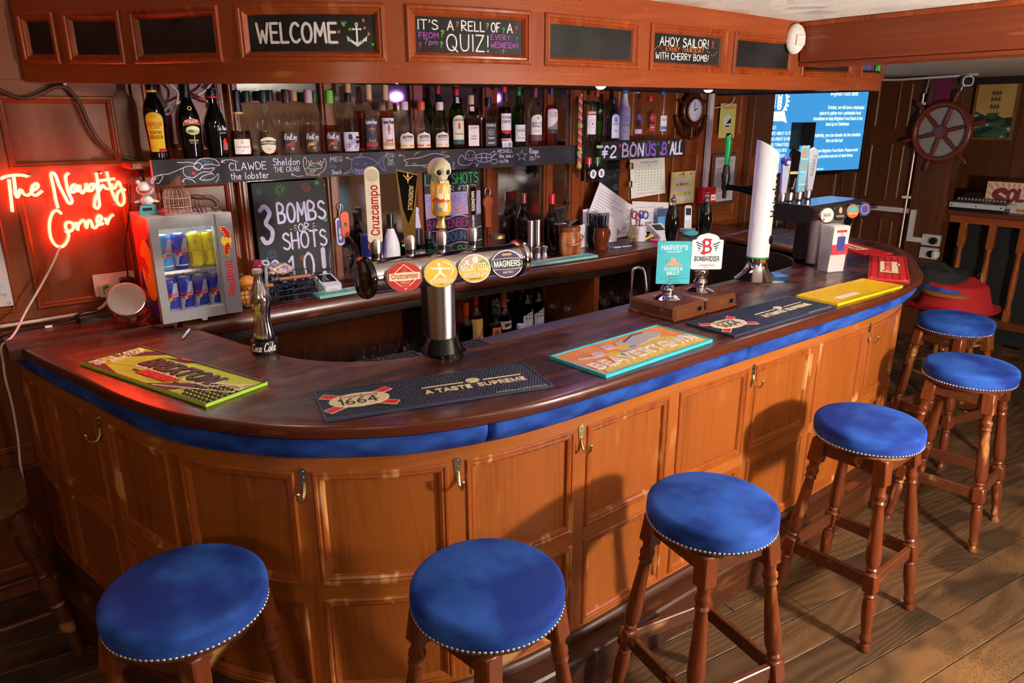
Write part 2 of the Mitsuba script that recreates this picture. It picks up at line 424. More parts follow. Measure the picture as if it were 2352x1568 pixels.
def wood_fn(dark, mid, light, axes, scale=1.0, worn=None, worn_amt=0.0, holes=0.0):
 """axes: 'u' / 'v' = along uv.x / uv.y, 'x' / 'y' / 'z' = along that world axis"""
 D, M_, L_ = lin(*dark), lin(*mid), lin(*light)
 W = lin(*worn) if worn else None
 def fn(p, n, uv):
  if axes == 'u': a, b, c = uv.x, uv.y, p.z * 0 + 0.3
  elif axes == 'v': a, b, c = uv.y, uv.x, p.z * 0 + 0.7
  elif axes == 'x': a, b, c = p.x, p.y, p.z
  elif axes == 'y': a, b, c = p.y, p.x, p.z
  else: a, b, c = p.z, p.x, p.y
  s = scale
  wob = fbm(a * 1.6 * s, b * 5 * s, c * 5 * s, octaves=2) * 0.9
  big = fbm(a * 1.1 * s, b * 7 * s + wob, c * 7 * s, octaves=3)
  ln = noise(a * 3 * s, b * 95 * s + wob * 14, c * 95 * s)
  fine = noise(a * 9 * s, b * 420 * s, c * 420 * s)
  g = dr.clip(0.15 + 0.55 * big + 0.3 * (ln - 0.5) + 0.16 * (fine - 0.5) + 0.12, 0, 1)
  k = mix(D, M_, smoothstep(0.18, 0.55, g))
  k = mix(k, L_, smoothstep(0.55, 0.95, g))
  if W is not None:
   q = fbm(a * 7, b * 22, c * 22, octaves=3)
   k = mix(k, W, worn_amt * smoothstep(0.62, 0.78, q))
  if holes:
   f1 = voronoi(a * 85, b * 85 + c * 60)[0]
   zone = smoothstep(0.56, 0.7, noise(a * 3.0, b * 3.0 + 4, c * 3))
   k = mix(k, D, holes * zone * (1 - smoothstep(0.1, 0.2, f1)))
  return k
 return fn
OAK_D, OAK_M, OAK_L = (104, 50, 14), (150, 80, 28), (178, 104, 44)
textured('panel_v', wood_fn((112, 54, 16), (150, 79, 28), (172, 98, 40), 'v', 1.0, (186, 124, 70), 0.35), 0.36)
textured('rail_u', wood_fn((118, 58, 18), (160, 88, 32), (186, 112, 50), 'u', 0.9, (206, 150, 92), 0.5), 0.34)
textured('stile_v', wood_fn((112, 52, 18), (152, 80, 30), (176, 102, 46), 'v', 0.9, (200, 144, 88), 0.4), 0.34)
textured('mould', wood_fn((104, 46, 16), (150, 76, 28), (176, 102, 46), 'z', 0.8, (214, 160, 100), 0.75), 0.32)
textured('plinth_u', wood_fn((40, 18, 8), (66, 32, 15), (88, 46, 22), 'u', 0.8, (130, 72, 36), 0.5), 0.42)
textured('canopy_u', wood_fn((112, 46, 20), (152, 70, 32), (176, 90, 46), 'u', 0.7, (206, 140, 84), 0.35, 0.8), 0.33)
textured('canopy_v', wood_fn((108, 46, 22), (148, 70, 34), (172, 90, 48), 'v', 0.8, (200, 134, 82), 0.3, 0.7), 0.33)
textured('canopy_mould', wood_fn((104, 38, 12), (152, 66, 24), (184, 92, 40), 'z', 0.8, (200, 120, 66), 0.4), 0.3)
textured('beam_y', wood_fn((84, 36, 18), (122, 54, 28), (152, 76, 38), 'y', 0.7, (178, 100, 54), 0.5), 0.36)
textured('wall_z', wood_fn((88, 38, 14), (120, 58, 22), (142, 74, 32), 'z', 0.8), 0.36)
textured('wall_x', wood_fn((92, 40, 14), (126, 60, 24), (148, 78, 34), 'x', 0.8), 0.36)
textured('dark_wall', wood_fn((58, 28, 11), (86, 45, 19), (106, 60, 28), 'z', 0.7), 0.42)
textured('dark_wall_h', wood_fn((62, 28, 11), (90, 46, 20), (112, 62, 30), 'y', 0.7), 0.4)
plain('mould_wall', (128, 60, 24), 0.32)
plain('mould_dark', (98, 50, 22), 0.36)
def _top_rough(p, n, uv):
 return 0.2 + 0.3 * smoothstep(0.4, 0.75, fbm(p.x * 5, p.y * 5, 2.0)) + 0.08 * noise(p.x * 60, p.y * 60)
def _top_col(p, n, uv):
 a, b = p.x, p.y
 g = fbm(a * 2.2, b * 40 + fbm(a * 2, b * 2) * 6, 1.0)
 k = mix(lin(46, 20, 15), lin(78, 37, 26), smoothstep(0.3, 0.7, g))
 w = fbm(a * 9, b * 14, 7.0)
 k = mix(k, lin(112, 62, 44), 0.5 * smoothstep(0.66, 0.74, w))
 return k
textured('counter', _top_col, _top_rough, spec=0.55)
textured('counter_edge', wood_fn((44, 18, 12), (80, 35, 20), (104, 50, 28), 'u', 0.8, (150, 90, 56), 0.6), 0.26)
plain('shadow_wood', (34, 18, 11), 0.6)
def _velvet(p, n, uv):
 q = fbm(p.x * 9, p.y * 9, p.z * 14, octaves=3)
 f = noise(p.x * 240, p.y * 240, p.z * 240)
 return mix(lin(22, 46, 120), lin(44, 86, 172), smoothstep(0.28, 0.72, q)) * (0.88 + 0.24 * f)
textured('velvet', _velvet, 0.85, spec=0.2, sheen=0.9, sheen_tint=0.6)
textured('stool_z', wood_fn((58, 24, 12), (98, 44, 20), (124, 60, 28), 'z', 0.9, (184, 128, 72), 0.8), 0.3)
textured('stool_rail', wood_fn((50, 24, 13), (80, 40, 21), (104, 56, 30), 'x', 0.9, (176, 130, 80), 0.7), 0.34)
scene['m_chrome'] = {'type': 'roughconductor', 'material': 'Cr', 'alpha': 0.035, 'specular_reflectance': {'type': 'rgb', 'value': 1.0}}
scene['m_steel'] = {'type': 'roughconductor', 'material': 'Cr', 'alpha': 0.16}
scene['m_steel_soft'] = {'type': 'roughconductor', 'material': 'Ag', 'alpha': 0.28, 'specular_reflectance': {'type': 'rgb', 'value': 0.75}}
scene['m_brass'] = {'type': 'roughconductor', 'material': 'Au', 'alpha': 0.2, 'specular_reflectance': {'type': 'rgb', 'value': [0.8, 0.82, 0.95]}}
scene['m_gold'] = {'type': 'roughconductor', 'material': 'Au', 'alpha': 0.14, 'specular_reflectance': {'type': 'rgb', 'value': [0.8, 0.72, 0.6]}}
scene['m_copper'] = {'type': 'roughconductor', 'material': 'Cu', 'alpha': 0.2}
scene['m_mirror'] = {'type': 'twosided', 'bsdf': {'type': 'roughconductor', 'material': 'Ag', 'alpha': 0.012, 'specular_reflectance': {'type': 'rgb', 'value': 0.82}}}
for k in ('chrome', 'steel', 'steel_soft', 'brass', 'gold', 'copper'):
 scene['m_' + k] = {'type': 'twosided', 'bsdf': scene['m_' + k]}
plain('black', (14, 14, 15), 0.35)
plain('black_gloss', (8, 8, 9), 0.08)
plain('black_matt', (18, 18, 19), 0.75)
plain('white', (232, 230, 226), 0.45)
plain('white_gloss', (238, 238, 238), 0.15)
plain('cable_white', (214, 204, 194), 0.5)
plain('cable_black', (16, 15, 15), 0.5)
plain('paper', (226, 224, 222), 0.8)
plain('grey_plastic', (150, 150, 152), 0.35)
def _board(p, n, uv):
 q = fbm(p.x * 6, p.y * 6, p.z * 6, octaves=4)
 return mix(lin(22, 22, 23), lin(44, 44, 46), smoothstep(0.35, 0.75, q))
textured('chalkboard', _board, 0.55, spec=0.35)
plain('chalk', (236, 234, 240), 0.9, spec=0.1)
scene['m_glass'] = {'type': 'thindielectric', 'int_ior': 1.5}
scene['m_glass_green'] = {'type': 'thindielectric', 'int_ior': 1.5, 'specular_transmittance': {'type': 'rgb', 'value': [0.10, 0.42, 0.08]}}
scene['m_glass_blue'] = {'type': 'thindielectric', 'int_ior': 1.5, 'specular_transmittance': {'type': 'rgb', 'value': [0.35, 0.6, 0.85]}}
scene['m_glass_smoke'] = {'type': 'thindielectric', 'int_ior': 1.5, 'specular_transmittance': {'type': 'rgb', 'value': [0.3, 0.28, 0.3]}}
scene['m_liquor_amber'] = {'type': 'thindielectric', 'int_ior': 1.2, 'specular_transmittance': {'type': 'rgb', 'value': [0.72, 0.24, 0.05]}}
scene['m_liquor_dark'] = {'type': 'thindielectric', 'int_ior': 1.2, 'specular_transmittance': {'type': 'rgb', 'value': [0.34, 0.08, 0.03]}}
scene['m_liquor_pale'] = {'type': 'thindielectric', 'int_ior': 1.2, 'specular_transmittance': {'type': 'rgb', 'value': [0.85, 0.62, 0.25]}}
scene['m_acrylic'] = {'type': 'thindielectric', 'int_ior': 1.49}
def _frost(p, n, uv): return mix(lin(190, 196, 214), lin(220, 222, 232), noise(p.x * 90, p.y * 90, p.z * 90))
textured('frosted', _frost, 0.4)
def _plank_fn(tone):
 def fn(p, n, uv):
  a = p.x * 0.9877 - p.y * 0.1564
  b = p.x * 0.1564 + p.y * 0.9877
  w = fbm(a * 1.5, b * 6, 3.0 + tone, octaves=2)
  ring = 0.5 + 0.5 * dr.sin(b * 150 + w * 42 + fbm(a * 1.2, b * 3.0, tone, octaves=2) * 30)
  fine = noise(a * 7, b * 330)
  blot = fbm(a * 4, b * 5, 9.0 + tone, octaves=3)
  k = mix(lin(50 + 7 * tone, 35 + 5 * tone, 21 + 3 * tone), lin(84 + 5 * tone, 60 + 4 * tone, 37 + 3 * tone), dr.clip(0.55 * ring + 0.45 * fine, 0, 1))
  k = mix(k, lin(134, 92, 54), 0.5 * smoothstep(0.56, 0.8, blot))
  k = mix(k, lin(26, 19, 13), 0.65 * smoothstep(0.6, 0.75, fbm(a * 3 + 7, b * 5, 20.0 + tone, octaves=3)))
  spot = voronoi(a * 48, b * 70)
  k = mix(k, lin(26, 18, 12), 0.6 * (1 - smoothstep(0.1, 0.22, spot[0])) * smoothstep(0.45, 0.6, noise(a * 2.0, b * 4, 5.0 + tone)))
  return k
 return fn
for _t in range(4):
 textured(f'plank_{_t}', _plank_fn(_t), 0.5, bump=(lambda p, n, uv: noise((p.x * 0.9877 - p.y * 0.1564) * 6, (p.x * 0.1564 + p.y * 0.9877) * 210)), bump_scale=0.0006)
def _ceil_h(p, n, uv):
 f1, f2, which = voronoi(p.x * 9, p.y * 9)
 ang = dr.floor(which * 4) * (PI / 4) + 0.35
 s = dr.sin((p.x * dr.cos(ang) + p.y * dr.sin(ang)) * 420)
 return smoothstep(-0.2, 0.4, s) * smoothstep(0.02, 0.07, f2 - f1)
textured('ceiling', lambda p, n, uv: mix(lin(214, 208, 198), lin(232, 228, 220), _ceil_h(p, n, uv)), 0.55, bump=_ceil_h, bump_scale=0.0025, eps=0.0015)
plain('back_room', (120, 88, 62), 0.7)  # for walls out of view; tone chosen for the light they bounce
plain('plaster', (150, 138, 122), 0.8)
# ------------------------------------------------------------------ the big pieces of the room
WALL_Y = 3.17
CEIL_Z = 2.255
FLOOR_ANG = -math.radians(9)
floor = struct('floor', 'worn dark wooden floor of wide boards')
put(floor, box2(-3.2, 11, -4.2, 3.4, -0.06, -0.014), 'm_shadow_wood')
_ca, _sa = math.cos(FLOOR_ANG), math.sin(FLOOR_ANG)
_planks = {}
_r = random.Random(5)
_w = 0.148
_row = 0
_room = sbox(-0.9, -0.7, 6.2, 3.15)
for _k in range(-14, 26):
 _b = _k * _w
 _a = -4 + _r.random() * 1.6
 while _a < 8.5:
  _L = _r.choice([1.25, 1.6, 1.9, 2.3])
  _cx, _cy = (_a + _L / 2) * _ca - (_b + _w / 2) * _sa, (_a + _L / 2) * _sa + (_b + _w / 2) * _ca
  if sbox(_cx - _L / 2, _cy - 0.3, _cx + _L / 2, _cy + 0.3).intersects(_room):
   part(floor, 'floor_board', bx(_L - 0.003, _w - 0.004, 0.014, 0, 0, -0.014, 0.002), f'm_plank_{_r.randrange(4)}', to_world=T(place(_cx, _cy, _r.uniform(-0.0012, 0.0), FLOOR_ANG)))
  _a += _L
ceiling = struct('ceiling', 'white ceiling papered with embossed patchwork of stripes')
put(ceiling, box2(-3.2, 4.2, -4.2, 3.2, CEIL_Z, CEIL_Z + 0.05), 'm_ceiling')
c2 = struct('ceiling', 'pale lower ceiling beyond the wooden beam')
put(c2, box2(3.3, 11, -4.2, 3.4, 2.16, 2.2), 'm_plaster')
wl = struct('wall_left', 'unseen dark wooden wall at the left end of the room')
put(wl, box2(-3.3, -3.2, -4.2, 3.3, 0, 2.3), 'm_back_room')
wf = struct('wall_front', 'unseen dark wall behind the photographer')
put(wf, box2(-3.3, 11, -4.3, -4.2, 0, 2.3), 'm_back_room')
def ring(x0, x1, z0, z1, prof):
 """mitred moulding round a panel: nested rectangles at (inset, depth), depth along +z of the flat mesh"""
 vs, fs = [], []
 k = len(prof)
 for i in range(k - 1):
  for (a, b) in ((0, 1), (1, 2), (2, 3), (3, 0)):
   q = []
   for j in (i, i + 1):
    t, d = prof[j]
    c = [(x0 + t, z0 + t), (x1 - t, z0 + t), (x1 - t, z1 - t), (x0 + t, z1 - t)]
    q.append((*c[a], d)); q.append((*c[b], d))
   o = len(vs); vs += q
   fs += [(o, o + 1, o + 3), (o, o + 3, o + 2)]
 return trimesh.Trimesh(np.array(vs), np.array(fs), process=False)
MOULD = [(0, -0.004), (0, 0.004), (0.004, 0.007), (0.010, 0.007), (0.013, 0.003), (0.018, 0.004), (0.024, 0.0), (0.027, -0.008)]
def panelled(parent, M, xs, zs, m_stile, m_rail, m_panel, m_mould, gap=0.07, skip=(), depth=0.012, board=True, inset=0.0):
 """panelling in the plane M (x along, y up, z out): xs, zs list (start, end) of the panels; every stile, rail, panel and moulding a part"""
 M = np.asarray(M)
 X0, X1 = xs[0][0] - gap, xs[-1][1] + gap
 Z0, Z1 = zs[0][0] - gap, zs[-1][1] + gap
 edges = [X0] + [e for ab in xs for e in ab] + [X1]
 for i in range(0, len(edges), 2):
  if edges[i + 1] - edges[i] > 0.004:
   part(parent, 'stile', xf(box2(edges[i], edges[i + 1], Z0, Z1, -0.012, depth * 0.0 + 0.0, 0.0), M), m_stile)
 ez = [Z0] + [e for ab in zs for e in ab] + [Z1]
 for i in range(0, len(ez), 2):
  for a, b in xs:
   if ez[i + 1] - ez[i] > 0.004:
    part(parent, 'rail', xf(box2(a, b, ez[i], ez[i + 1], -0.012, 0.0), M), m_rail)
 for i, (a, b) in enumerate(xs):
  for j, (c, d) in enumerate(zs):
   if (i, j) in skip: continue
   part(parent, 'panel', xf(box2(a, b, c, d, -0.016, -0.009), M), m_panel)
   part(parent, 'moulding', xf(ring(a, b, c, d, MOULD), M), m_mould)
def wall_plane(y=WALL_Y):
 return frame((0, y, 0), (1, 0, 0), (0, 0, 1))       # out = -y, towards the room
wall = struct('wall_back', 'stained wood panelled wall behind the bar and the glowing sign')
put(wall, box2(-3.2, 6.7, WALL_Y + 0.016, WALL_Y + 0.12, 0, 2.3), 'm_wall_z')
_M = wall_plane()
panelled(wall, _M, [(-0.42, -0.22), (-0.12, 0.205), (0.262, 0.63)], [(0.12, 0.55), (0.62, 1.06), (1.158, 1.60), (1.672, 1.925)], 'm_wall_z', 'm_wall_x', 'm_wall_z', 'm_mould_wall', gap=0.05)
panelled(wall, _M, [(0.735, 1.03)], [(1.16, 1.60), (1.72, 2.02)], 'm_wall_z', 'm_wall_x', 'm_wall_z', 'm_mould_wall', gap=0.035)
panelled(wall, _M, [(3.10, 3.42), (3.52, 3.84), (3.94, 4.22), (4.34, 4.68)], [(1.16, 1.62), (1.71, 2.06)], 'm_wall_z', 'm_wall_x', 'm_wall_z', 'm_mould_wall', gap=0.05)
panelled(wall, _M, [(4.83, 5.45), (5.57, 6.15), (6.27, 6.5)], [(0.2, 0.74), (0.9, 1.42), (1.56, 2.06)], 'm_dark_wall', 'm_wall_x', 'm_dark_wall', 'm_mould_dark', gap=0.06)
backbar = thing('back_bar_frame', 'wooden posts and rails holding the mirrors behind the bottles', 'back bar')
for x0, x1 in ((1.05, 1.09), (1.45, 1.51), (1.91, 1.985), (2.345, 2.44), (2.77, 2.84), (2.97, 3.05)):
 part(backbar, 'post', box2(x0, x1, WALL_Y - 0.035, WALL_Y - 0.001, 1.09, 2.04, 0.004), 'm_wall_z')
 part(backbar, 'bead', box2(x0 + 0.012, x1 - 0.012, WALL_Y - 0.045, WALL_Y - 0.035, 1.12, 2.04, 0.004), 'm_mould_wall')
part(backbar, 'head_rail', box2(1.09, 3.0, WALL_Y - 0.03, WALL_Y - 0.001, 2.0, 2.06), 'm_shadow_wood')
part(backbar, 'foot_rail', box2(1.09, 3.0, WALL_Y - 0.03, WALL_Y - 0.001, 1.09, 1.15), 'm_wall_x')
_ml = ['leftmost', 'second', 'third', 'fourth', 'rightmost']
for (x0, x1), nm in zip(((1.09, 1.45), (1.51, 1.91), (1.985, 2.345), (2.44, 2.77)), ('leftmost mirror behind the pear-shaped bottles', 'mirror behind the short pale bottles', 'mirror behind the green and square whiskey bottles', 'rightmost mirror behind the tall whisky bottles')):
 m = thing('mirror', nm, 'mirror', 'mirrors of the back bar')
 put(m, box2(x0 + 0.001, x1 - 0.001, WALL_Y - 0.012, WALL_Y - 0.004, 1.15, 2.0), 'm_mirror')
_m2 = thing('mirror', 'narrow mirror strip beside the bottle dispensers', 'mirror', 'mirrors of the back bar')
put(_m2, box2(2.841, 2.969, WALL_Y - 0.012, WALL_Y - 0.004, 1.15, 2.0), 'm_mirror')
# ------------------------------------------------------------------ the bar counter
OUT = [(.12, 3.165), (.139, 3.005), (.2, 2.718), (.265, 2.443), (.323, 2.191), (.379, 2.017), (.439, 1.891), (.507, 1.79), (.579, 1.697), (.666, 1.615), (.78, 1.533), (.861, 1.487), (.976, 1.44), (1.104, 1.405), (1.25, 1.383), (1.46, 1.373), (1.8, 1.370), (2.1, 1.365), (2.5, 1.356), (2.83, 1.349), (3.19, 1.349), (3.485, 1.37), (3.745, 1.427), (3.93, 1.515), (4.3, 1.72), (4.5, 1.9), (4.6, 2.1), (4.63, 2.35), (4.63, 2.8)]
INN = [(.69, 2.80), (.735, 2.62), (.776, 2.44), (.86, 2.17), (1.02, 2.0), (1.25, 1.925), (1.5, 1.895), (2.1, 1.90), (2.6, 1.93), (3.1, 1.95), (3.55, 1.985), (3.80, 2.08), (3.96, 2.25), (4.02, 2.5), (4.02, 2.8)]
def dense(pts, n=16):
 p = smooth_path(pts, n)
 s = np.r_[0, np.cumsum(np.linalg.norm(np.diff(p, axis=0), axis=1))]
 S = np.arange(0, s[-1], 0.02)
 return np.stack([np.interp(S, s, p[:, k]) for k in (0, 1)], 1)
_outp, _innp = dense(OUT), dense(INN)
TOP_Z = 1.10
edge = Curve(_outp)
inner = Curve(_innp)
inner.N = -inner.N
_over = 0.046 + 0.03 * np.clip((edge.s - 1.1) / 0.6, 0, 1)
front = Curve(_outp, _over)
bar_top = thing('worktop', 'dark polished wooden bar top sweeping round the serving area', 'counter')
_nose = [(-0.05, 1.063), (-0.006, 1.063), (0, 1.068), (0.0012, 1.080), (0, 1.093), (-0.004, 1.0975), (-0.010, 1.10), (-0.05, 1.10)]
_a, _b = edge.P - edge.N * 0.048, inner.P - inner.N * 0.048
put(bar_top, prism(Polygon(np.vstack([_a, _b[::-1]])).buffer(0), 0.0365, 1.0635), 'm_counter')
part(bar_top, 'outer_nosing', edge.sweep(0, edge.L, _nose, 0.02, sharp=40), 'm_counter_edge', label='worn rounded front edge')
part(bar_top, 'inner_nosing', inner.sweep(0, inner.L, _nose, 0.02, sharp=40), 'm_counter_edge')
bar = thing('bar_counter', 'curved panelled wooden bar front with a blue velvet bumper', 'bar')
_fl = front.L
put(bar, front.sweep(0, _fl - 0.02, rect_prof(-0.05, -0.018, 0, 1.06), 0.04), 'm_shadow_wood')
GAPS = []           # stiles as (start, end) of arc length along the front, read off where each stands
def _s_at(x, y):
 return float(front.s[np.hypot(front.P[:, 0] - x, front.P[:, 1] - y).argmin()])
PANELS = [(0.012, 0.244), (0.304, 0.686), (0.754, 1.118), (1.17, 1.54), (1.588, 1.958), (2.008, 2.388), (2.438, 2.832), (2.884, 3.286), (3.334, 3.728), (3.778, 4.194), (4.244, 4.70), (4.76, 5.2), (5.26, 5.7), (5.76, 6.2)]
Z_UP, Z_MID, Z_LOW = (0.578, 0.936), (0.532, 0.578), (0.205, 0.532)
part(bar, 'rail', front.sweep(0, _fl - .02, rect_prof(-0.02, 0.0, 0.936, 1.03)), 'm_rail_u')
_ps = [0.0] + [e for ab in PANELS for e in ab] + [_fl - 0.02]
for i in range(0, len(_ps), 2):
 part(bar, 'stile', front.sweep(_ps[i], _ps[i + 1], rect_prof(-0.02, 0.0, 0.165, 0.936)), 'm_stile_v')
for a, b in PANELS:
 part(bar, 'rail', front.sweep(a, b, rect_prof(-0.02, 0.0, 0.532, 0.578)), 'm_rail_u')
 part(bar, 'rail', front.sweep(a, b, rect_prof(-0.02, 0.0, 0.165, 0.205)), 'm_rail_u')
 for z0, z1 in (Z_UP, Z_LOW):
  part(bar, 'panel', front.sweep(a, b, rect_prof(-0.02, -0.010, z0, z1)), 'm_panel_v')
  part(bar, 'moulding', front.wrap(ring(a, b, z0, z1, [(0, -.004), (0, .003), (.004, .0065), (.011, .006), (.014, .002), (.02, .003), (.027, -.001), (.031, -.0095)]), 0, 0.04), 'm_mould')
part(bar, 'base_moulding', front.sweep(0, _fl - .02, [(-0.01, 0.16), (0.018, 0.16), (0.02, 0.172), (0.012, 0.186), (0.004, 0.192), (-0.01, 0.192)], sharp=60), 'm_plinth_u')
part(bar, 'plinth', front.sweep(0, _fl - .02, [(-0.05, 0.0), (0.085, 0.0), (0.085, 0.15), (0.078, 0.158), (-0.05, 0.158)]), 'm_plinth_u', label='dark scuffed foot plinth')
_padc = Curve(_outp, _over)
_pads = [(0.0, 2.06), (2.064, 3.19), (3.194, 4.46), (4.464, 6.3)]
for a, b in _pads:
 S = np.linspace(a, b, int((b - a) / 0.012))
 P_, N_ = front.at(S)
 ov = np.interp(S, front.s, _over) - 0.018
 t = np.clip(np.minimum(S - a, b - S) / 0.02, 0, 1) ** 0.5
 prof = [(0.0, 0.984), (0.35, 0.987), (0.8, 1.006), (1.0, 1.028), (1.0, 1.05), (0.9, 1.064), (0.0, 1.064)]
 vs = np.zeros((len(S), len(prof), 3))
 for j, (k, z) in enumerate(prof):
  wob = 0.002 * (meshkit.noise(np.c_[S * 14, S * 0 + j, S * 0]) - 0.5)
  d = k * ov * (0.72 + 0.28 * t) + wob
  vs[:, j, :2] = P_ + N_ * d[:, None]; vs[:, j, 2] = z + 0.35 * wob
 n, m = len(S), len(prof)
 i, j = np.meshgrid(np.arange(n - 1), np.arange(m - 1), indexing='ij')
 q = (i * m + j).ravel()
 f = np.vstack([np.stack([q, q + m, q + m + 1], 1), np.stack([q, q + m + 1, q + 1], 1)])
 for e in (0, n - 1):
  f = np.vstack([f, [[e * m, e * m + k, e * m + k + 1] for k in range(1, m - 1)]])
 pad = trimesh.Trimesh(vs.reshape(-1, 3), f, process=False)
 pk = part(bar, 'bumper_pad', pad, 'm_velvet', 50, label='blue velvet padding')
 studs = []
 dome = lathe([(0.0062, 0), (0.0056, 0.0022), (0.0035, 0.0042), (0, 0.005)], 7, cap=False)
 for s in np.arange(a + 0.008, b, 0.0128):
  p, nn = front.at(np.array([s])); p, nn = p[0], nn[0]
  studs.append(xf(dome, frame((p[0] + nn[0] * 0.001, p[1] + nn[1] * 0.001, 0.982), (-nn[1], nn[0], 0), (0, 0, 1), (nn[0], nn[1], 0))))
 part(pk, 'nail_trim', join(*studs), 'm_steel', True, label='row of domed steel nails', kind='stuff')
def hook_mesh():
 plate = prism(unary_union([Point(0, 0.012).buffer(0.0115), Polygon([(-0.011, 0.014), (0.011, 0.014), (0.006, -0.045), (-0.006, -0.045)]), Point(0, -0.045).buffer(0.006)]), 0.003)
 arm = tube([(0, -0.02, 0.002), (0, -0.045, 0.006), (0, -0.06, 0.016), (0, -0.062, 0.032), (0, -0.05, 0.044), (0, -0.036, 0.046)], np.array([.0052, .0052, .005, .0048, .0046, .0046]).repeat(1), 8)
 ball = trimesh.creation.icosphere(1, 0.0068); ball.apply_translation([0, -0.032, 0.046])
 sc = [mv(lathe([(0.0035, 0), (0.0028, 0.0015), (0, 0.002)], 8, False), 0, y, 0.003) for y in (0.014, -0.004)]
 return join(plate, arm, ball, *sc)
_hook = hook_mesh()
for s in (0.713, 1.565, 1.985, 2.413, 3.312, 4.218):
 p, nn = front.at(np.array([s])); p, nn = p[0], nn[0]
 part(bar, 'coat_hook', xf(_hook, frame((p[0] + nn[0] * .0005, p[1] + nn[1] * .0005, 0.925), (-nn[1], nn[0], 0), (0, 0, 1), (nn[0], nn[1], 0))), 'm_brass', 40, label='brass coat hook')
part(bar, 'inner_face', Curve(_innp).sweep(0.05, inner.L, [(-0.06, 0.0), (-0.04, 0.0), (-0.04, 1.06), (-0.06, 1.06)], 0.05), 'm_shadow_wood')
# ------------------------------------------------------------------ the canopy above the bar
CAN = [(.36, 3.165), (.49, 2.97), (.64, 2.73), (.80, 2.42), (1.0, 2.18), (1.25, 2.035), (1.5, 1.96), (1.75, 1.935), (2.2, 1.93), (3, 1.93), (3.8, 1.93), (4.1, 1.945), (4.25, 2.02), (4.33, 2.2), (4.38, 2.6), (4.4, 3.165)]
can = Curve(dense(CAN))
def can_z(s):
 x = np.interp(s, can.s, can.P[:, 0])
 return np.interp(x, [.36, .6, .8, 1.05, 1.5, 2.1, 3.2, 4, 4.4], [1.970, 1.957, 1.950, 1.948, 1.95, 1.954, 1.963, 1.975, 1.98])
canopy = thing('bar_canopy', 'curved stained wood canopy with a row of blackboard panels above the bar', 'canopy')
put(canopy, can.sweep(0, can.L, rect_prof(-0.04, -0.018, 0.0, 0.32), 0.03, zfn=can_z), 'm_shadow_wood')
CP = [(0.018, 0.18), (0.218, 0.462), (0.5, 0.878), (0.94, 1.396), (1.456, 1.882), (1.94, 2.396), (2.458, 2.932), (2.984, 3.452), (3.52, 4.008), (4.082, 4.418)]
HZ0, HZ1 = 0.06, 0.224
part(canopy, 'bottom_rail', can.sweep(0, can.L, rect_prof(-0.02, 0.0, 0.0, HZ0), 0.03, zfn=can_z), 'm_canopy_u')
part(canopy, 'top_rail', can.sweep(0, can.L, rect_prof(-0.02, 0.0, HZ1, 0.32), 0.03, zfn=can_z), 'm_canopy_u')
_ps = [0.0] + [e for ab in CP for e in ab] + [can.L]
for i in range(0, len(_ps), 2):
 part(canopy, 'stile', can.sweep(_ps[i], _ps[i + 1], rect_prof(-0.02, 0.0, HZ0, HZ1), 0.03, zfn=can_z), 'm_canopy_v')
for a, b in CP:
 part(canopy, 'moulding', can.wrap(ring(a, b, HZ0, HZ1, [(0, -.004), (0, .005), (.005, .009), (.012, .008), (.015, .003), (.021, .004), (.027, -.003), (.031, -.009)]), 0, 0.04, can_z), 'm_canopy_mould')
INK = dict(white=(236, 236, 236), orange=(232, 128, 82), green=(92, 206, 96), purple=(176, 92, 190), blue=(70, 130, 176), red=(196, 62, 70), lime=(150, 200, 70), pink=(226, 82, 150), mint=(110, 220, 170))
_ink = {}
def ink(name):
 if name not in _ink:
  _ink[name] = plain('ink_' + name, INK[name], 0.85, spec=0.1)
 return _ink[name]
def qmark(x, y, h, slant=0.1):
 return hand('?', h, 0.16, x, y, slant=slant)
def anchor(x, y, h):
 """anchor: centre x, bottom y, height h"""
 k = h
 ringp = Point(x, y + k * 0.93).buffer(k * 0.075).difference(Point(x, y + k * 0.93).buffer(k * 0.035))
 shank = sbox(x - k * 0.042, y + k * 0.1, x + k * 0.042, y + k * 0.87)
 stock = unary_union([sbox(x - k * 0.17, y + k * 0.7, x + k * 0.17, y + k * 0.76)] + [Point(x + s * k * 0.17, y + k * 0.73).buffer(k * 0.045) for s in (-1, 1)])
 t = np.linspace(PI * 1.12, PI * 1.88, 20)
 arc1 = [(x + k * 0.42 * math.cos(a), y + k * 0.42 + k * 0.34 * math.sin(a)) for a in t]
 t2 = t[::-1]
 arc0 = [(x + k * 0.36 * math.cos(a), y + k * 0.44 + k * 0.2 * math.sin(a)) for a in t2]
 bow = Polygon([(x - k * 0.42, y + k * 0.3), (x - k * 0.2, y + k * 0.14), (x, y), (x + k * 0.2, y + k * 0.14), (x + k * 0.42, y + k * 0.3), (x + k * 0.28, y + k * 0.3), (x + k * 0.1, y + k * 0.2), (x, y + k * 0.17), (x - k * 0.1, y + k * 0.2), (x - k * 0.28, y + k * 0.3)])
 fl = [Polygon([(x + s * k * 0.45, y + k * 0.46), (x + s * k * 0.22, y + k * 0.27), (x + s * k * 0.42, y + k * 0.22)]) for s in (-1, 1)]
 return unary_union([ringp, shank, stock, bow] + fl)
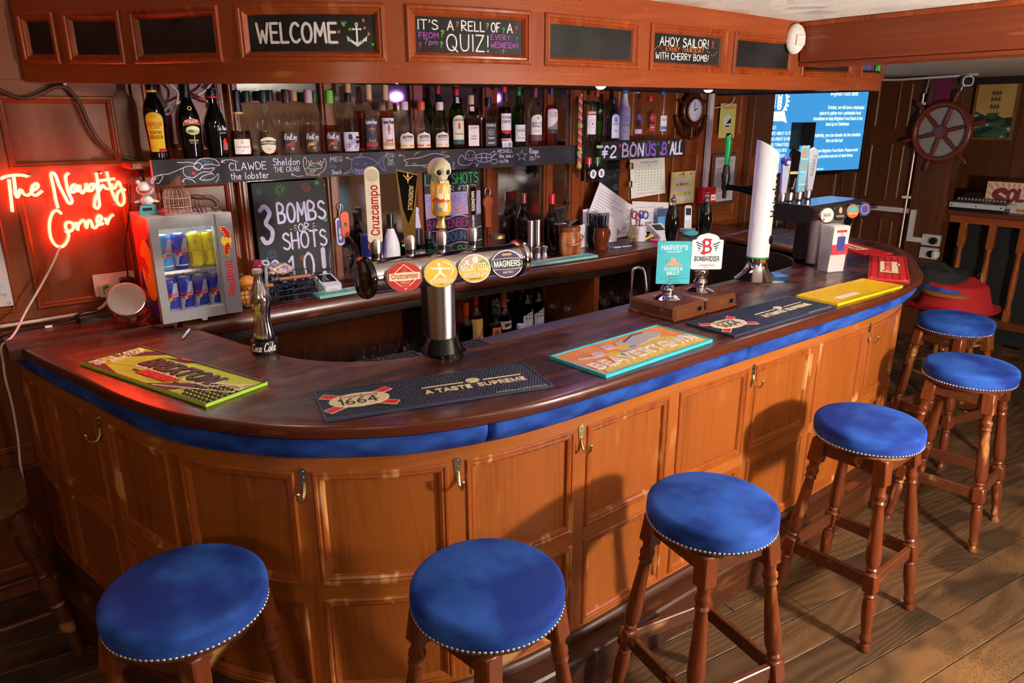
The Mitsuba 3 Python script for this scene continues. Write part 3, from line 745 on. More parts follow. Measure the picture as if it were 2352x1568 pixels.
def board_words(i):
 """lettering of panel i as (colour, area) in x from 0 (left) to w, y from 0 to h of the blackboard"""
 a, b = CP[i]; w, h = b - a - 0.062, HZ1 - HZ0 - 0.062
 o = []
 if i == 3:
  o.append(('white', hand_fit('WELCOME', 0.07 * w, 0.73 * w, 0.24 * h, 0.52 * h, 0.15)))
  o.append(('white', anchor(0.86 * w, 0.12 * h, 0.66 * h)))
  r = random.Random(3)
  for k, c in enumerate(['orange', 'lime', 'red', 'green', 'blue', 'lime', 'red', 'orange', 'green', 'blue', 'lime', 'red', 'orange', 'green']):
   x, y = (0.75 + 0.23 * r.random()) * w, (0.06 + 0.86 * r.random()) * h
   if abs(x - 0.86 * w) < 0.06 * w and 0.15 * h < y < 0.8 * h: x += 0.08 * w * (1 if r.random() > 0.5 else -1)
   d = 0.025 * h
   o.append((c, strokes_area([[(x - d, y - d), (x + d, y + d)], [(x - d, y + d), (x + d, y - d)]], 0.025 * h)))
 if i == 4:
  for t, x0, x1 in (("IT'S", .02, .21), ('A', .28, .35), ('RELL', .41, .64), ('OF', .69, .79), ('A', .85, .92)):
   o.append(('white', hand_fit(t, x0 * w, x1 * w, 0.64 * h, 0.26 * h, 0.14)))
  o.append(('white', hand_fit('QUIZ!', .27 * w, .685 * w, 0.06 * h, 0.46 * h, 0.09)))
  o.append(('purple', hand_fit('FROM', .03 * w, .21 * w, 0.40 * h, 0.15 * h, 0.16)))
  o.append(('purple', hand_fit('7pm', .07 * w, .20 * w, 0.22 * h, 0.15 * h, 0.16)))
  o.append(('purple', hand_fit('EVERY', .685 * w, .89 * w, 0.42 * h, 0.14 * h, 0.16)))
  o.append(('purple', hand_fit('WEDNESDAY', .685 * w, .98 * w, 0.19 * h, 0.15 * h, 0.16)))
  for c, x, y, s in (('orange', .36, .74, .14), ('lime', .64, .72, .16), ('green', .80, .62, .15), ('red', .93, .64, .2), ('blue', .01, .55, .14), ('lime', .22, .44, .18), ('red', .02, .08, .18), ('green', .21, .14, .16), ('orange', .80, .02, .12), ('blue', .94, .36, .16)):
   o.append((c, qmark(x * w, y * h, s * h)))
 if i == 6:
  o.append(('white', hand_fit('AHOY SAILOR!', .09 * w, .83 * w, 0.60 * h, 0.29 * h, 0.15)))
  o.append(('orange', hand_fit('EVERY THURSDAY', .18 * w, .76 * w, 0.42 * h, 0.15 * h, 0.14)))
  o.append(('white', hand_fit('WITH CHERRY BOMB!', .04 * w, .84 * w, 0.12 * h, 0.22 * h, 0.15)))
  o.append(('red', hand('X', 0.26 * h, 0.14, .87 * w, .62 * h)))
  dash = [((.02 + .028 * k) * w, (.44 + .10 * math.sin(k * .9)) * h) for k in range(6)] + [((.80 + .03 * k) * w, (.40 + .08 * math.cos(k * 1.1)) * h) for k in range(6)]
  o.append(('orange', unary_union([LineString([(x, y), (x + .013 * w, y + .02 * h)]).buffer(.012 * h) for x, y in dash])))
 if i == 9:
  o.append(('blue', hand_fit('SUN', .03 * w, .27 * w, 0.10 * h, 0.7 * h, 0.07)))
  o.append(('purple', hand_fit('DAY', .28 * w, .55 * w, 0.10 * h, 0.7 * h, 0.07)))
  o.append(('green', hand_fit('SCHOOL', .59 * w, .96 * w, 0.10 * h, 0.62 * h, 0.08)))
 return o
CHALK_NAMES = {3: 'blackboard lettered welcome with an anchor', 4: 'blackboard announcing a quiz', 6: 'blackboard announcing every Thursday', 9: 'small blackboard lettered Sunday school'}
for i, (a, b) in enumerate(CP):
 bk = part(canopy, 'blackboard', can.sweep(a + 0.03, b - 0.03, rect_prof(-0.018, -0.0095, HZ0 + 0.03, HZ1 - 0.03), 0.03, zfn=can_z), 'm_chalkboard', label=CHALK_NAMES.get(i, 'plain blackboard panel'))
 by = {}
 for c, g in board_words(i):
  by.setdefault(c, []).append(g)
 for c, gs in by.items():
  m = decal(unary_union(gs), 0.0006)
  m.apply_translation([a + 0.031, HZ0 + 0.031, -0.0095])
  part(bk, 'lettering', can.wrap(m, 0, 0.03, can_z), ink(c), label=f'{c} painted lettering')
_cb = can.P - can.N * 0.03
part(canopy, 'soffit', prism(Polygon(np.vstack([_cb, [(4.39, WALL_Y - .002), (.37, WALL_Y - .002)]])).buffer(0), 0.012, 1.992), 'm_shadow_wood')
part(canopy, 'steel_lip', Curve(can.P, 0.02).sweep(0.6, 4.4, rect_prof(-0.05, -0.002, 0.004, 0.008), 0.03, zfn=can_z), 'm_steel_soft')
beam = struct('beam', 'heavy stained wooden ceiling beam with worn marks')
put(beam, box2(3.25, 3.42, -4.2, 1.925, 2.084, CEIL_Z - 0.001, 0.006), 'm_beam_y')
part(beam, 'lower_board', box2(3.262, 3.45, -4.2, 1.926, 2.066, 2.084, 0.004), 'm_beam_y')
part(beam, 'cornice', box2(3.238, 3.25, -4.2, 1.925, 2.234, CEIL_Z - 0.001, 0.005), 'm_canopy_mould')
# ------------------------------------------------------------------ back counter and the bottle shelves
BACK = [(.13, 2.835), (.9, 2.83), (1.75, 2.825), (2.3, 2.785), (2.9, 2.745), (3.9, 2.75), (4.38, 2.80)]
bc = Curve(dense(BACK))
back = thing('back_counter', 'dark wooden back counter with a thick rounded edge below the mirrors', 'counter')
put(back, prism(Polygon(np.vstack([bc.P - bc.N * 0.03, [(4.38, WALL_Y - .002), (.13, WALL_Y - .002)]])).buffer(0), 0.045, 1.061), 'm_counter')
part(back, 'nosing', bc.sweep(0.55, bc.L, [(-0.035, 1.03), (-0.012, 1.03), (0, 1.04), (0.004, 1.06), (0.0, 1.088), (-0.012, 1.104), (-0.035, 1.1065)], 0.04, sharp=60), 'm_counter_edge')
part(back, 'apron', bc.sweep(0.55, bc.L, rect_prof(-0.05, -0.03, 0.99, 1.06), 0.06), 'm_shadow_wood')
for x in (0.62, 1.85, 2.86, 3.3, 4.36):
 part(back, 'upright', box2(x - .02, x + .02, 2.82 if x < 2 else 2.78, WALL_Y - .002, 0, 1.03), 'm_wall_z' if x == 2.86 else 'm_shadow_wood')
part(back, 'lower_shelf', box2(0.64, 4.34, 2.80, WALL_Y - .002, 0.66, 0.69), 'm_shadow_wood')
part(back, 'lower_shelf', box2(0.64, 4.34, 2.80, WALL_Y - .002, 0.3, 0.33), 'm_shadow_wood')
SHELF_Z = 1.695
shelf = thing('bottle_shelf', 'wooden shelf of spirit bottles with a chalk-drawn black fascia', 'shelf')
put(shelf, box2(0.70, 2.885, 2.955, WALL_Y - 0.046, SHELF_Z - 0.02, SHELF_Z), 'm_wall_x')
fascia = part(shelf, 'fascia', box2(0.68, 2.885, 2.943, 2.956, 1.604, 1.700), 'm_chalkboard', label='black chalkboard strip with sea creatures drawn in chalk')
part(shelf, 'bracket', box2(0.62, 0.70, 2.99, WALL_Y - .003, 1.665, 1.69, 0.004), 'm_wall_x')
shelf2 = thing('bottle_shelf', 'short shelf of vodka and tequila bottles over the bonus ball sign', 'shelf')
SH2_Z = 1.675
# ------------------------------------------------------------------ lamps
def emit(mesh, rgb, power, weight=1.0, **more):
 d = mikit.ply(tm(mesh), 'm_white', False, **more)
 d['emitter'] = {'type': 'area', 'radiance': {'type': 'rgb', 'value': [c * power for c in rgb]}, 'sampling_weight': float(weight)}
 return d
lamp = thing('standing_lamp', 'unseen lamp out of view at the right, lighting the stools and bar front', 'lamp')  # source is out of view; set where the stool shadows point back to
put(lamp, join(mv(lathe([(0.16, 0), (0.16, 0.02), (0.02, 0.035)], 24), KEY_POS[0], KEY_POS[1], 0), rod((KEY_POS[0], KEY_POS[1], 0.03), (KEY_POS[0], KEY_POS[1], KEY_POS[2] - KEY_RADIUS), 0.012)), 'm_black')
_b = trimesh.creation.icosphere(2, KEY_RADIUS); _b.apply_translation(KEY_POS)
part(lamp, 'bulb', emit(_b, (1.0, 0.90, 0.78), KEY_POWER, 7.0))
for i, p in enumerate(FILL_LAMPS):
 l = thing('ceiling_lamp', 'added round fill lamp on the ceiling behind the photographer', 'lamp', 'added fill lamps behind the photographer')  # added lamps that lift the general light of the room
 put(l, cyl(0.13, 0.03, p[0], p[1], CEIL_Z - 0.031), 'm_brass')
 s = lathe([(0.02, -0.08), (0.08, -0.06), (0.12, -0.02), (0.125, 0.02), (0.11, 0.05)], 20)
 part(l, 'globe', emit(mv(s, p[0], p[1], CEIL_Z - 0.085), (1.0, 0.80, 0.58), FILL_POWER, 2.5))
def downlight(x, y, z, label):
 d = thing('downlight', label, 'lamp', None)
 put(d, mv(lathe([(0.046, 0.0), (0.05, -0.006), (0.062, -0.007), (0.066, -0.002), (0.066, 0.0)], 28, cap=False), x, y, z), 'm_chrome', 40)
 disc = lathe([(0.0, -0.0005), (0.046, 0.0)], 28, cap=False)
 part(d, 'lens', emit(mv(disc, x, y, z - 0.003), (1.0, 0.86, 0.70), DOWNLIGHT_POWER))
for x, y, t in ((0.86, 2.56, 'chrome downlight under the canopy above the dark liqueur bottles'), (2.18, 2.12, 'chrome downlight under the canopy beside the bottle dispensers'), (3.48, 2.12, 'chrome downlight under the canopy left of the food bank text'), (3.93, 2.14, 'rightmost chrome downlight under the canopy end')):
 downlight(x, y, 1.985, t)
for i, (x, t) in enumerate(((1.35, 'small violet spotlight under the canopy above the pear-shaped bottles'), (2.35, 'small violet spotlight under the canopy above the green bottle'), (3.1, 'small violet spotlight under the canopy beside the clock'))):
 v = thing('violet_spotlight', t, 'lamp', 'unseen violet spotlights under the canopy')  # out of view, placed to throw violet light on bottles and bar
 put(v, cyl(0.028, 0.02, x, 2.3, 1.971), 'm_black')
 part(v, 'lens', emit(mv(lathe([(0.0, -0.012), (0.012, -0.010), (0.022, 0.0)], 14, cap=False), x, 2.3, 1.97), (0.30, 0.10, 1.0), VIOLET_POWER * 60))
# ------------------------------------------------------------------ bar stools
def turned_leg(h, prof):
 return lathe([(r, z * h) for r, z in prof], 14)
LEG = [(.019, 0), (.021, .012), (.018, .028), (.014, .04), (.02, .055), (.0215, .07), (.016, .085), (.017, .1), (.021, .17), (.023, .22), (.021, .27), (.0165, .285), (.021, .297), (.0165, .309), (.019, .32)]
LEG2 = [(.019, .0), (.0165, .02), (.0215, .045), (.0165, .07), (.022, .1), (.0245, .14), (.0255, .2), (.0245, .3), (.021, .52), (.0175, .74), (.016, .77), (.0215, .80), (.0175, .83), (.0225, .87), (.0225, .9), (.017, .93), (.02, 1.0)]
def stool_parts():
 H = 0.715                                             # top of the legs
 tops = [(.112 * sx, .112 * sy, H) for sx, sy in ((-1, -1), (1, -1), (1, 1), (-1, 1))]
 feet = [(.182 * sx, .182 * sy, 0.0) for sx, sy in ((-1, -1), (1, -1), (1, 1), (-1, 1))]
 P_ = []
 for t, f in zip(tops, feet):
  t, f = np.array(t), np.array(f)
  at = lambda z: f + (t - f) * (z / H)
  L = np.linalg.norm(t - f)
  k = 0.225; k1 = 0.295                              # block of the lower rails
  low = lathe([(r, z / .32 * k * L / H) for r, z in LEG], 14)
  ax = align(f, t)
  blk = bx(.046, .046, (k1 - k) * L / H, 0, 0, 0, 0.005)
  ang = math.atan2(f[1], f[0])
  def put_at(m, z):
   M = np.array(ax);
   M[:3, 3] = at(z); return xf(m, M)
  Rb = np.eye(4); zz = (t - f) / L; xx = np.array([1, 0, 0]) - zz * zz[0]; xx /= np.linalg.norm(xx)
  Rb[:3, 0], Rb[:3, 1], Rb[:3, 2] = xx, np.cross(zz, xx), zz
  def blk_at(m, z):
   M = Rb.copy(); M[:3, 3] = at(z); return xf(m, M)
  up = lathe([(r, z * (0.62 - k1) * L / H) for r, z in LEG2], 14)
  top = bx(.05, .05, (H - 0.62) * L / H, 0, 0, 0, 0.005)
  P_.append(('leg', join(put_at(low, 0.0), blk_at(blk, k), put_at(up, k1), blk_at(top, 0.62)), 'm_stool_z', 40, None))
 for i in range(4):
  f0, f1 = np.array(feet[i]), np.array(feet[(i + 1) % 4]); t0, t1 = np.array(tops[i]), np.array(tops[(i + 1) % 4])
  a, b = f0 + (t0 - f0) * (0.26 / H), f1 + (t1 - f1) * (0.26 / H)
  d = (b - a) / np.linalg.norm(b - a)
  m = bx(np.linalg.norm(b - a) - 0.044, .02, .05, 0, 0, -0.025, 0.003)
  P_.append(('stretcher', xf(m, frame((a + b) / 2, d, np.cross([0, 0, 1], d))), 'm_stool_rail', False, 'wooden foot rail worn pale along its top'))
  a, b = f0 + (t0 - f0) * (0.683 / H), f1 + (t1 - f1) * (0.683 / H)
  m = bx(np.linalg.norm(b - a) - 0.04, .02, .06, 0, 0, -0.03, 0.003)
  P_.append(('seat_rail', xf(m, frame((a + b) / 2, d, np.cross([0, 0, 1], d))), 'm_stool_rail', False, None))
 P_.append(('seat_board', cyl(.172, .014, 0, 0, H, 36), 'm_stool_rail', False, None))
 cu = cushion(.1865, .068, 48)
 v = cu.vertices.copy(); a = np.arctan2(v[:, 1], v[:, 0]); rr = np.hypot(v[:, 0], v[:, 1])
 pk = 1 + 0.006 * (meshkit.noise(np.c_[np.cos(a) * 9, np.sin(a) * 9, v[:, 2] * 8]) - 0.5) * (v[:, 2] < 0.045)
 cu.vertices = np.c_[v[:, :2] * pk[:, None], v[:, 2] + H + 0.012]
 P_.append(('seat', cu, 'm_velvet', 60, 'round blue velvet padded seat'))
 dome = lathe([(0.0056, 0), (0.005, 0.0022), (0.003, 0.004), (0, 0.0046)], 7, cap=False)
 st = []
 for t in np.arange(92) * 2 * PI / 92:
  n = (math.cos(t), math.sin(t), 0)
  st.append(xf(dome, frame((.1832 * n[0], .1832 * n[1], H + 0.019), (-n[1], n[0], 0), (0, 0, 1), n)))
 P_.append(('nail_trim', join(*st), 'm_steel', True, 'ring of domed steel nails'))
 return P_
_sp = [(n, shp(m, mat, sm), lab) for n, m, mat, sm, lab in stool_parts()]
STOOLS = [(0.310, 1.623, 32, 'blue velvet bar stool at lower left, nearest the left end of the bar'),
  (0.882, 1.188, 8, 'blue velvet bar stool at bottom centre, second from the left'),
  (1.610, 1.073, -12, 'blue velvet bar stool, third from the left, its feet cut by the bottom edge'),
  (2.530, 1.060, 0, 'blue velvet bar stool standing whole on open floor, fourth from the left'),
  (3.500, 1.071, 5, 'blue velvet bar stool at the right edge, behind the whole one'),
  (4.289, 1.428, -14, 'shaded blue velvet bar stool beyond the curved end of the bar')]
for x, y, a, lab in STOOLS:
 st = thing('bar_stool', lab, 'stool', 'blue velvet bar stools along the bar')
 for n, d, l in _sp:
  key = part(st, n, d, to_world=T(place(x, y, 0, math.radians(a))), label=l, kind='stuff' if n == 'nail_trim' else None)
# ------------------------------------------------------------------ bottles
def lathe_sq(prof, sq, n=32):
 """lathe whose rows are squared off by sq (0 round .. 1 square with soft corners)"""
 m = lathe(prof, n)
 v = m.vertices.copy()
 zs = np.array([z for _, z in prof]); ss = np.array(sq)
 k = np.interp(v[:, 2], zs, ss)
 a = np.arctan2(v[:, 1], v[:, 0]) + 0.0
 c, s = np.abs(np.cos(a)), np.abs(np.sin(a))
 f = 1.0 / (c ** 6 + s ** 6) ** (1 / 6.0)
 v[:, :2] *= (1 - k + k * f * 0.94)[:, None]
 return trimesh.Trimesh(v, m.faces, process=False)
SHAPES_ = {   # (radius m, height share)
'tall': [(.030, 0), (.0355, .008), (.0365, .03), (.0365, .58), (.034, .64), (.024, .70), (.0165, .75), (.0142, .82), (.0142, .93), (.016, .935), (.016, .965), (.0142, .97)],
'kahlua': [(.030, 0), (.035, .01), (.0345, .07), (.032, .12), (.034, .3), (.038, .5), (.038, .62), (.034, .72), (.024, .80), (.0165, .85), (.0145, .9), (.0145, .97)],
'cream': [(.032, 0), (.037, .01), (.0375, .1), (.040, .3), (.041, .45), (.038, .55), (.029, .65), (.019, .74), (.0155, .80), (.015, .97)],
'pear': [(.036, 0), (.042, .01), (.043, .08), (.042, .28), (.039, .40), (.030, .50), (.020, .57), (.0155, .64), (.014, .75), (.0138, .97)],
'drop': [(.030, 0), (.037, .01), (.041, .12), (.0425, .26), (.040, .38), (.032, .48), (.021, .57), (.0152, .66), (.0138, .78), (.0138, .97)],
'squat': [(.033, 0), (.040, .01), (.0415, .05), (.0415, .46), (.040, .52), (.034, .58), (.024, .63), (.0175, .67), (.0165, .74), (.0165, .97)],
'dome': [(.034, 0), (.0405, .012), (.042, .06), (.042, .42), (.040, .52), (.034, .60), (.025, .66), (.0185, .70), (.0172, .76), (.0172, .97)],
'whisky': [(.031, 0), (.037, .01), (.0378, .04), (.0378, .54), (.036, .61), (.028, .67), (.019, .72), (.0152, .78), (.0142, .86), (.0142, .97)],
'square': [(.031, 0), (.0365, .01), (.037, .05), (.037, .56), (.034, .63), (.024, .69), (.0165, .73), (.0155, .80), (.0155, .97)],
'goose': [(.030, 0), (.0365, .01), (.037, .05), (.037, .55), (.033, .63), (.0235, .71), (.0175, .79), (.015, .86), (.0145, .97)],
}
GLASS_OF = dict(clear='m_glass', green='m_glass_green', blue='m_glass_blue', black='m_black_gloss', frost='m_frosted', white='m_white_gloss', smoke='m_glass_smoke')
def bottle(label, x, y, z, shape, h, glass='clear', liquid=None, level=0.5, cap=(20, 20, 20), cap_h=0.16, decals=(), turn=14, rs=1.0, group='spirit bottles on the long shelf', cat='bottle', ring=None, name='liquor_bottle'):
 key = thing(name, label, cat, group)
 prof = [(r * rs, t * h) for r, t in SHAPES_[shape]]
 sq = None
 if shape == 'square':
  sq = [1 if t < .57 else max(0, 1 - (t - .57) / .14) for _, t in SHAPES_[shape]]
 mk = (lambda p, n: lathe_sq(p, sq, n)) if sq else lathe
 M = place(x, y, z, -math.radians(turn))
 put(key, xf(mk(prof, 28), M), GLASS_OF[glass], 50)
 if liquid:
  lp = [(max(r - 0.0025, 0.002), t) for r, t in prof if t < level * h]
  lr = np.interp(level * h, [t for _, t in prof], [r for r, _ in prof]) - 0.0025
  lp = [(lp[0][0], 0.004)] + lp[1:] + [(lr, level * h)]
  if sq:
   m = lathe_sq(lp, [1] * len(lp), 28)
  else:
   m = lathe(lp, 24)
  part(key, 'liquid', xf(m, M), 'm_liquor_' + liquid, 50)
 if cap:
  rt = prof[-1][0] + 0.0018
  z0 = h * (1 - cap_h)
  r0 = np.interp(z0, [t for _, t in prof], [r for r, _ in prof]) + 0.0016
  cm = lathe([(r0, z0), (r0, z0 + 0.004), (rt, z0 + 0.010), (rt, h * 0.985), (rt - 0.002, h)], 20)
  ck = part(key, 'cap', xf(cm, M), col(*cap, 0.3), 40)
  if ring:
   part(key, 'neck_band', xf(lathe([(r0 + .0006, z0 - .003), (r0 + .0022, z0 - .002), (r0 + .0022, z0 + .004), (r0 + .0006, z0 + .005)], 20, False), M), col(*ring, 0.3))
 n = 0
 last = None
 for name, color, g in decals:
  pz = lambda yy: np.interp(yy, [t for _, t in prof], [r for r, _ in prof])
  m = tm(decal(g, 0.0004))
  v, f = trimesh.remesh.subdivide_to_size(m.vertices, m.faces, 0.011)
  rr = pz(v[:, 1]) + v[:, 2] + 0.0006 + 0.00035 * n
  if sq:
   m2 = trimesh.Trimesh(np.c_[v[:, 0], -(0.94 * pz(v[:, 1]) + v[:, 2] + 0.0006 + 0.00035 * n), v[:, 1]], f, process=False)
  else:
   R0 = float(pz((g.bounds[1] + g.bounds[3]) / 2))
   a = v[:, 0] / R0
   m2 = trimesh.Trimesh(np.c_[rr * np.sin(a), -rr * np.cos(a), v[:, 1]], f, process=False)
  mat = color if isinstance(color, str) else col(*color, 0.6)
  if name == 'label' or last is None:
   last = part(key, name, xf(m2, M), mat)
  else:
   part(last, name, xf(m2, M), mat)
  n += 1
 return key
def arch(w, y0, y1):
 return unary_union([sbox(-w / 2, y0, w / 2, y1 - w * .45), ell(w / 2, w * .45, 0, y1 - w * .45)])
def rect(w, y0, y1, r=0.002):
 return rrect(w, y1 - y0, r, 0, (y0 + y1) / 2)
def words(t, w, y, h, bold=True):
 return printed_fit(t, -w / 2, w / 2, y, h, bold)
def script(t, w, y, h, st=0.12):
 return hand_fit(t, -w / 2, w / 2, y, h, st, slant=0.15)
def squiggle(cx, cy, r, turns=2.2, w=0.0012, n=40, a0=0.0):
 t = np.linspace(0, turns * 2 * PI, n)
 return LineString(np.c_[cx + r * t / t[-1] * np.cos(t + a0), cy + r * t / t[-1] * np.sin(t + a0)]).buffer(w)
WHT, CRM, BLK, RED, GLD = (232, 228, 224), (232, 220, 190), (18, 18, 20), (186, 34, 36), (190, 150, 70)
B0 = SHELF_Z + 0.001
Yf, Yb = 3.025, 3.085
bottle('tall black bottle with a yellow arched label, leftmost on the long shelf', 0.734, 3.03, B0, 'kahlua', .272, 'black', cap=(16, 16, 16), cap_h=.10, ring=(232, 190, 40), turn=20, decals=[
 ('label', (238, 198, 44), arch(.060, .030, .172)), ('lettering', (190, 44, 30), words('KAHLUA', .05, .122, .015)), ('lettering', (190, 44, 30), words('THE ORIGINAL', .036, .114, .004)), ('lettering', (140, 62, 26), words('COFFEE', .040, .094, .011)), ('lettering', (140, 62, 26), words('LIQUEUR', .046, .078, .011)), ('band', (176, 36, 34), sbox(.004, .030, .030, .042)), ('emblem', (196, 150, 40), Point(0, .158).buffer(.006).difference(Point(0, .158).buffer(.0042)))])
bottle('black bottle with a red ribbon label, long neck and gold monogram', 0.854, 3.03, B0, 'cream', .290, 'black', cap=(16, 16, 16), cap_h=.22, turn=2, decals=[
 ('label', GLD, Polygon([(-.034, .122), (-.026, .142), (0, .150), (.030, .144), (.036, .124), (0, .130)])), ('ribbon', (160, 34, 36), Polygon([(-.030, .124), (-.023, .140), (0, .147), (.028, .141), (.033, .126), (0, .1325)])), ('lettering', (232, 214, 190), words('BAILEYS', .044, .1335, .009)), ('picture', (168, 168, 108), ell(.026, .017, .002, .106)), ('picture', (222, 216, 190), ell(.023, .008, .004, .111)), ('picture', (84, 100, 52), ell(.012, .006, -.006, .103)), ('lettering', (186, 160, 100), words('ORIGINAL', .034, .066, .0065)), ('lettering', (150, 140, 120), words('IRISH CREAM', .026, .058, .004)), ('emblem', (214, 176, 92), Point(0, .186).buffer(.0075).difference(Point(0, .186).buffer(.0045)))])
bottle('black bottle with a red splash on its neck and red mark below white script', 0.951, 3.03, B0, 'cream', .258, 'black', cap=(14, 14, 15), cap_h=.12, turn=-22, ring=(190, 40, 40), decals=[
 ('lettering', (210, 204, 214), script('Tia Maria', .046, .104, .018, .09)), ('lettering', (170, 168, 180), words('COLD BREW', .03, .092, .005)), ('emblem', (206, 34, 36), Polygon([(-.006, .03), (-.004, .066), (.008, .078), (.016, .05), (.018, .03)])), ('emblem', (96, 120, 170), sbox(.004, .032, .018, .056))])
bottle('pear-shaped cognac bottle with a tall black cap and square white label', 1.046, 3.03, B0, 'pear', .255, 'clear', 'dark', .40, (14, 14, 15), .34, ring=(206, 168, 92), decals=[
 ('label', WHT, rect(.064, .012, .070)), ('lettering', (176, 60, 56), words('COURVOISIER', .050, .036, .0065)), ('lettering', (170, 90, 84), words('VS', .008, .022, .006)), ('emblem', (196, 176, 130), unary_union([ell(.006, .005, 0, .056), ell(.003, .005, 0, .061)]))])
bottle('clear long-necked brandy bottle with a shield label crossed by a green band', 1.153, 3.03, B0, 'drop', .257, 'clear', 'dark', .06, (20, 44, 34), .18, decals=[
 ('label', CRM, Polygon([(-.032, .064), (-.02, .072), (0, .076), (.02, .072), (.032, .064), (.030, .03), (.018, .014), (0, .009), (-.018, .014), (-.030, .03)])), ('band', (26, 66, 56), Polygon([(-.034, .044), (0, .048), (.034, .044), (.034, .059), (0, .063), (-.034, .059)])), ('lettering', CRM, words('THREE BARRELS', .058, .050, .0075)), ('lettering', (120, 110, 90), words('VSOP', .012, .026, .005))])
for i, (x, capc, figc, liq, lvl, t) in enumerate(((1.249, (70, 44, 40), (186, 50, 42), None, 0, 'clear squat rum bottle with a dark cork and red crab on its brown label'), (1.346, (216, 172, 178), (206, 162, 70), None, 0, 'clear squat rum bottle with a pale pink neck wrap'), (1.441, (120, 206, 70), (206, 90, 50), 'amber', .46, 'amber squat rum bottle with a bright green neck wrap'))):
 bottle(t, x, 3.03, B0, 'squat', .262, 'clear', liq, lvl, capc, .20, rs=.93, decals=[
  ('label', (60, 46, 48), arch(.058, .014, .094)), ('lettering', (232, 226, 232), script('RedLeg', .052, .064, .022, .10)), ('figure', figc, unary_union([squiggle(.008, .05, .011, 1.8, .0011), ell(.010, .006, -.006, .044)] + [LineString([(-.010 - .004 * k, .046), (-.018 - .002 * k, .036 - .003 * k)]).buffer(.001) for k in range(3)])), ('figure', (206, 172, 96), squiggle(.004, .026, .007, 1.5, .001))])
bottle('clear bottle with black tentacles drawn on a white label', 1.528, 3.03, B0, 'drop', .253, 'clear', 'dark', .05, (22, 22, 26), .14, decals=[
 ('label', (214, 208, 222), rect(.074, .008, .090)), ('drawing', (62, 58, 74), unary_union([squiggle(-.018 + .012 * k, .03 + .012 * (k % 3), .012, 1.6, .0011, a0=k) for k in range(5)] + [ell(.009, .013, -.008, .07)])), ('panel', (24, 24, 28), sbox(.016, .042, .036, .072)), ('lettering', WHT, affinity.translate(words('KRAKEN', .017, .056, .006), .026, 0))])
for x, lc, tc, lq, bandc, w2, t in ((1.63, (44, 48, 66), (214, 206, 206), 'dark', (170, 44, 48), 'Dark', 'rum bottle with a gold screw cap and dark navy label'), (1.715, (232, 222, 224), (52, 44, 60), 'amber', (206, 164, 84), 'Spiced', 'amber rum bottle with a gold screw cap and white label')):
 bottle(t, x, 3.03, B0, 'whisky', .290, 'clear', lq, .62 if lq == 'amber' else .5, (214, 176, 124), .24, ring=(150, 40, 36), rs=.93, decals=[
  ('label', lc, rect(.060, .012, .148)), ('lettering', tc, script('Captain Morgan', .055, .124, .017, .13)), ('figure', (160, 58, 62), unary_union([ell(.006, .010, 0, .103), ell(.004, .004, 0, .116), sbox(-.004, .078, -.001, .096), sbox(.001, .078, .004, .096)])), ('figure', (206, 166, 90), unary_union([LineString([(0, .103), (.018 * math.cos(a), .1 + .014 * math.sin(a))]).buffer(.0009) for a in (.3, 2.8, 3.6, 5.8)])), ('band', bandc, sbox(-.03, .026, .03, .042)), ('lettering', (206, 60, 56) if w2 == 'Spiced' else (206, 170, 90), script(w2, .034, .046, .015, .12))])
for x, cc, bc_, t in ((1.81, (226, 204, 206), (236, 186, 70), 'short clear spirit bottle with a pale pink cap, left of the orange capped one'), (1.901, (214, 92, 44), (232, 120, 50), 'short clear spirit bottle with an orange cap'), (2.005, (232, 206, 206), (240, 190, 120), 'short clear spirit bottle with a pale cap, right of the orange capped one')):
 bottle(t, x, 3.03, B0, 'dome', .220, 'clear', 'pale', .16, cc, .17, rs=1.02, decals=[
  ('label', (236, 226, 214), Polygon([(-.036, .014), (.036, .014), (.036, .062), (.028, .076), (.012, .080), (0, .086), (-.012, .080), (-.028, .076), (-.036, .062)])), ('plaque', (22, 22, 26), rrect(.046, .014, .006, 0, .063)), ('lettering', WHT, script('Pickering', .036, .058, .011, .12)), ('lettering', (96, 90, 90), words('Distilled with fruit', .044, .046, .004, False)), ('band', bc_, sbox(-.035, .020, .035, .029)), ('seal', (240, 224, 206), Point(0, .025).buffer(.006))])
bottle('green whiskey bottle with a red cap and cream label', 2.103, 3.03, B0, 'tall', .300, 'green', 'amber', .5, (160, 30, 40), .17, decals=[
 ('label', (226, 216, 190), arch(.062, .046, .160)), ('lettering', (30, 44, 34), words('JAMESON', .056, .132, .012)), ('emblem', (172, 50, 34), unary_union([sbox(-.005, .096, .005, .118), ell(.006, .004, 0, .12)])), ('lettering', (90, 90, 80), words('IRISH WHISKEY', .04, .07, .006)), ('band', (44, 84, 74), sbox(-.031, .024, .031, .045)), ('neck_label', (206, 196, 176), sbox(-.007, .215, .007, .243))])
bottle('square whiskey bottle with a white honey label and pale cap', 2.19, 3.03, B0, 'square', .253, 'clear', 'amber', .58, (200, 172, 150), .17, decals=[
 ('label', (232, 222, 218), rect(.056, .014, .112)), ('lettering', (60, 50, 50), affinity.translate(turned(words("JACK DANIEL'S", .048, .098, .009), 4, (0, .1)), 0, -.002)), ('lettering', (176, 130, 90), script('Tennessee', .034, .058, .012, .1)), ('lettering', (120, 90, 80), words('HONEY', .036, .044, .008)), ('emblem', (206, 170, 120), star(.006, .0025, 6, 0, .082)), ('neck_label', (222, 200, 190), sbox(-.011, .178, .011, .2))])
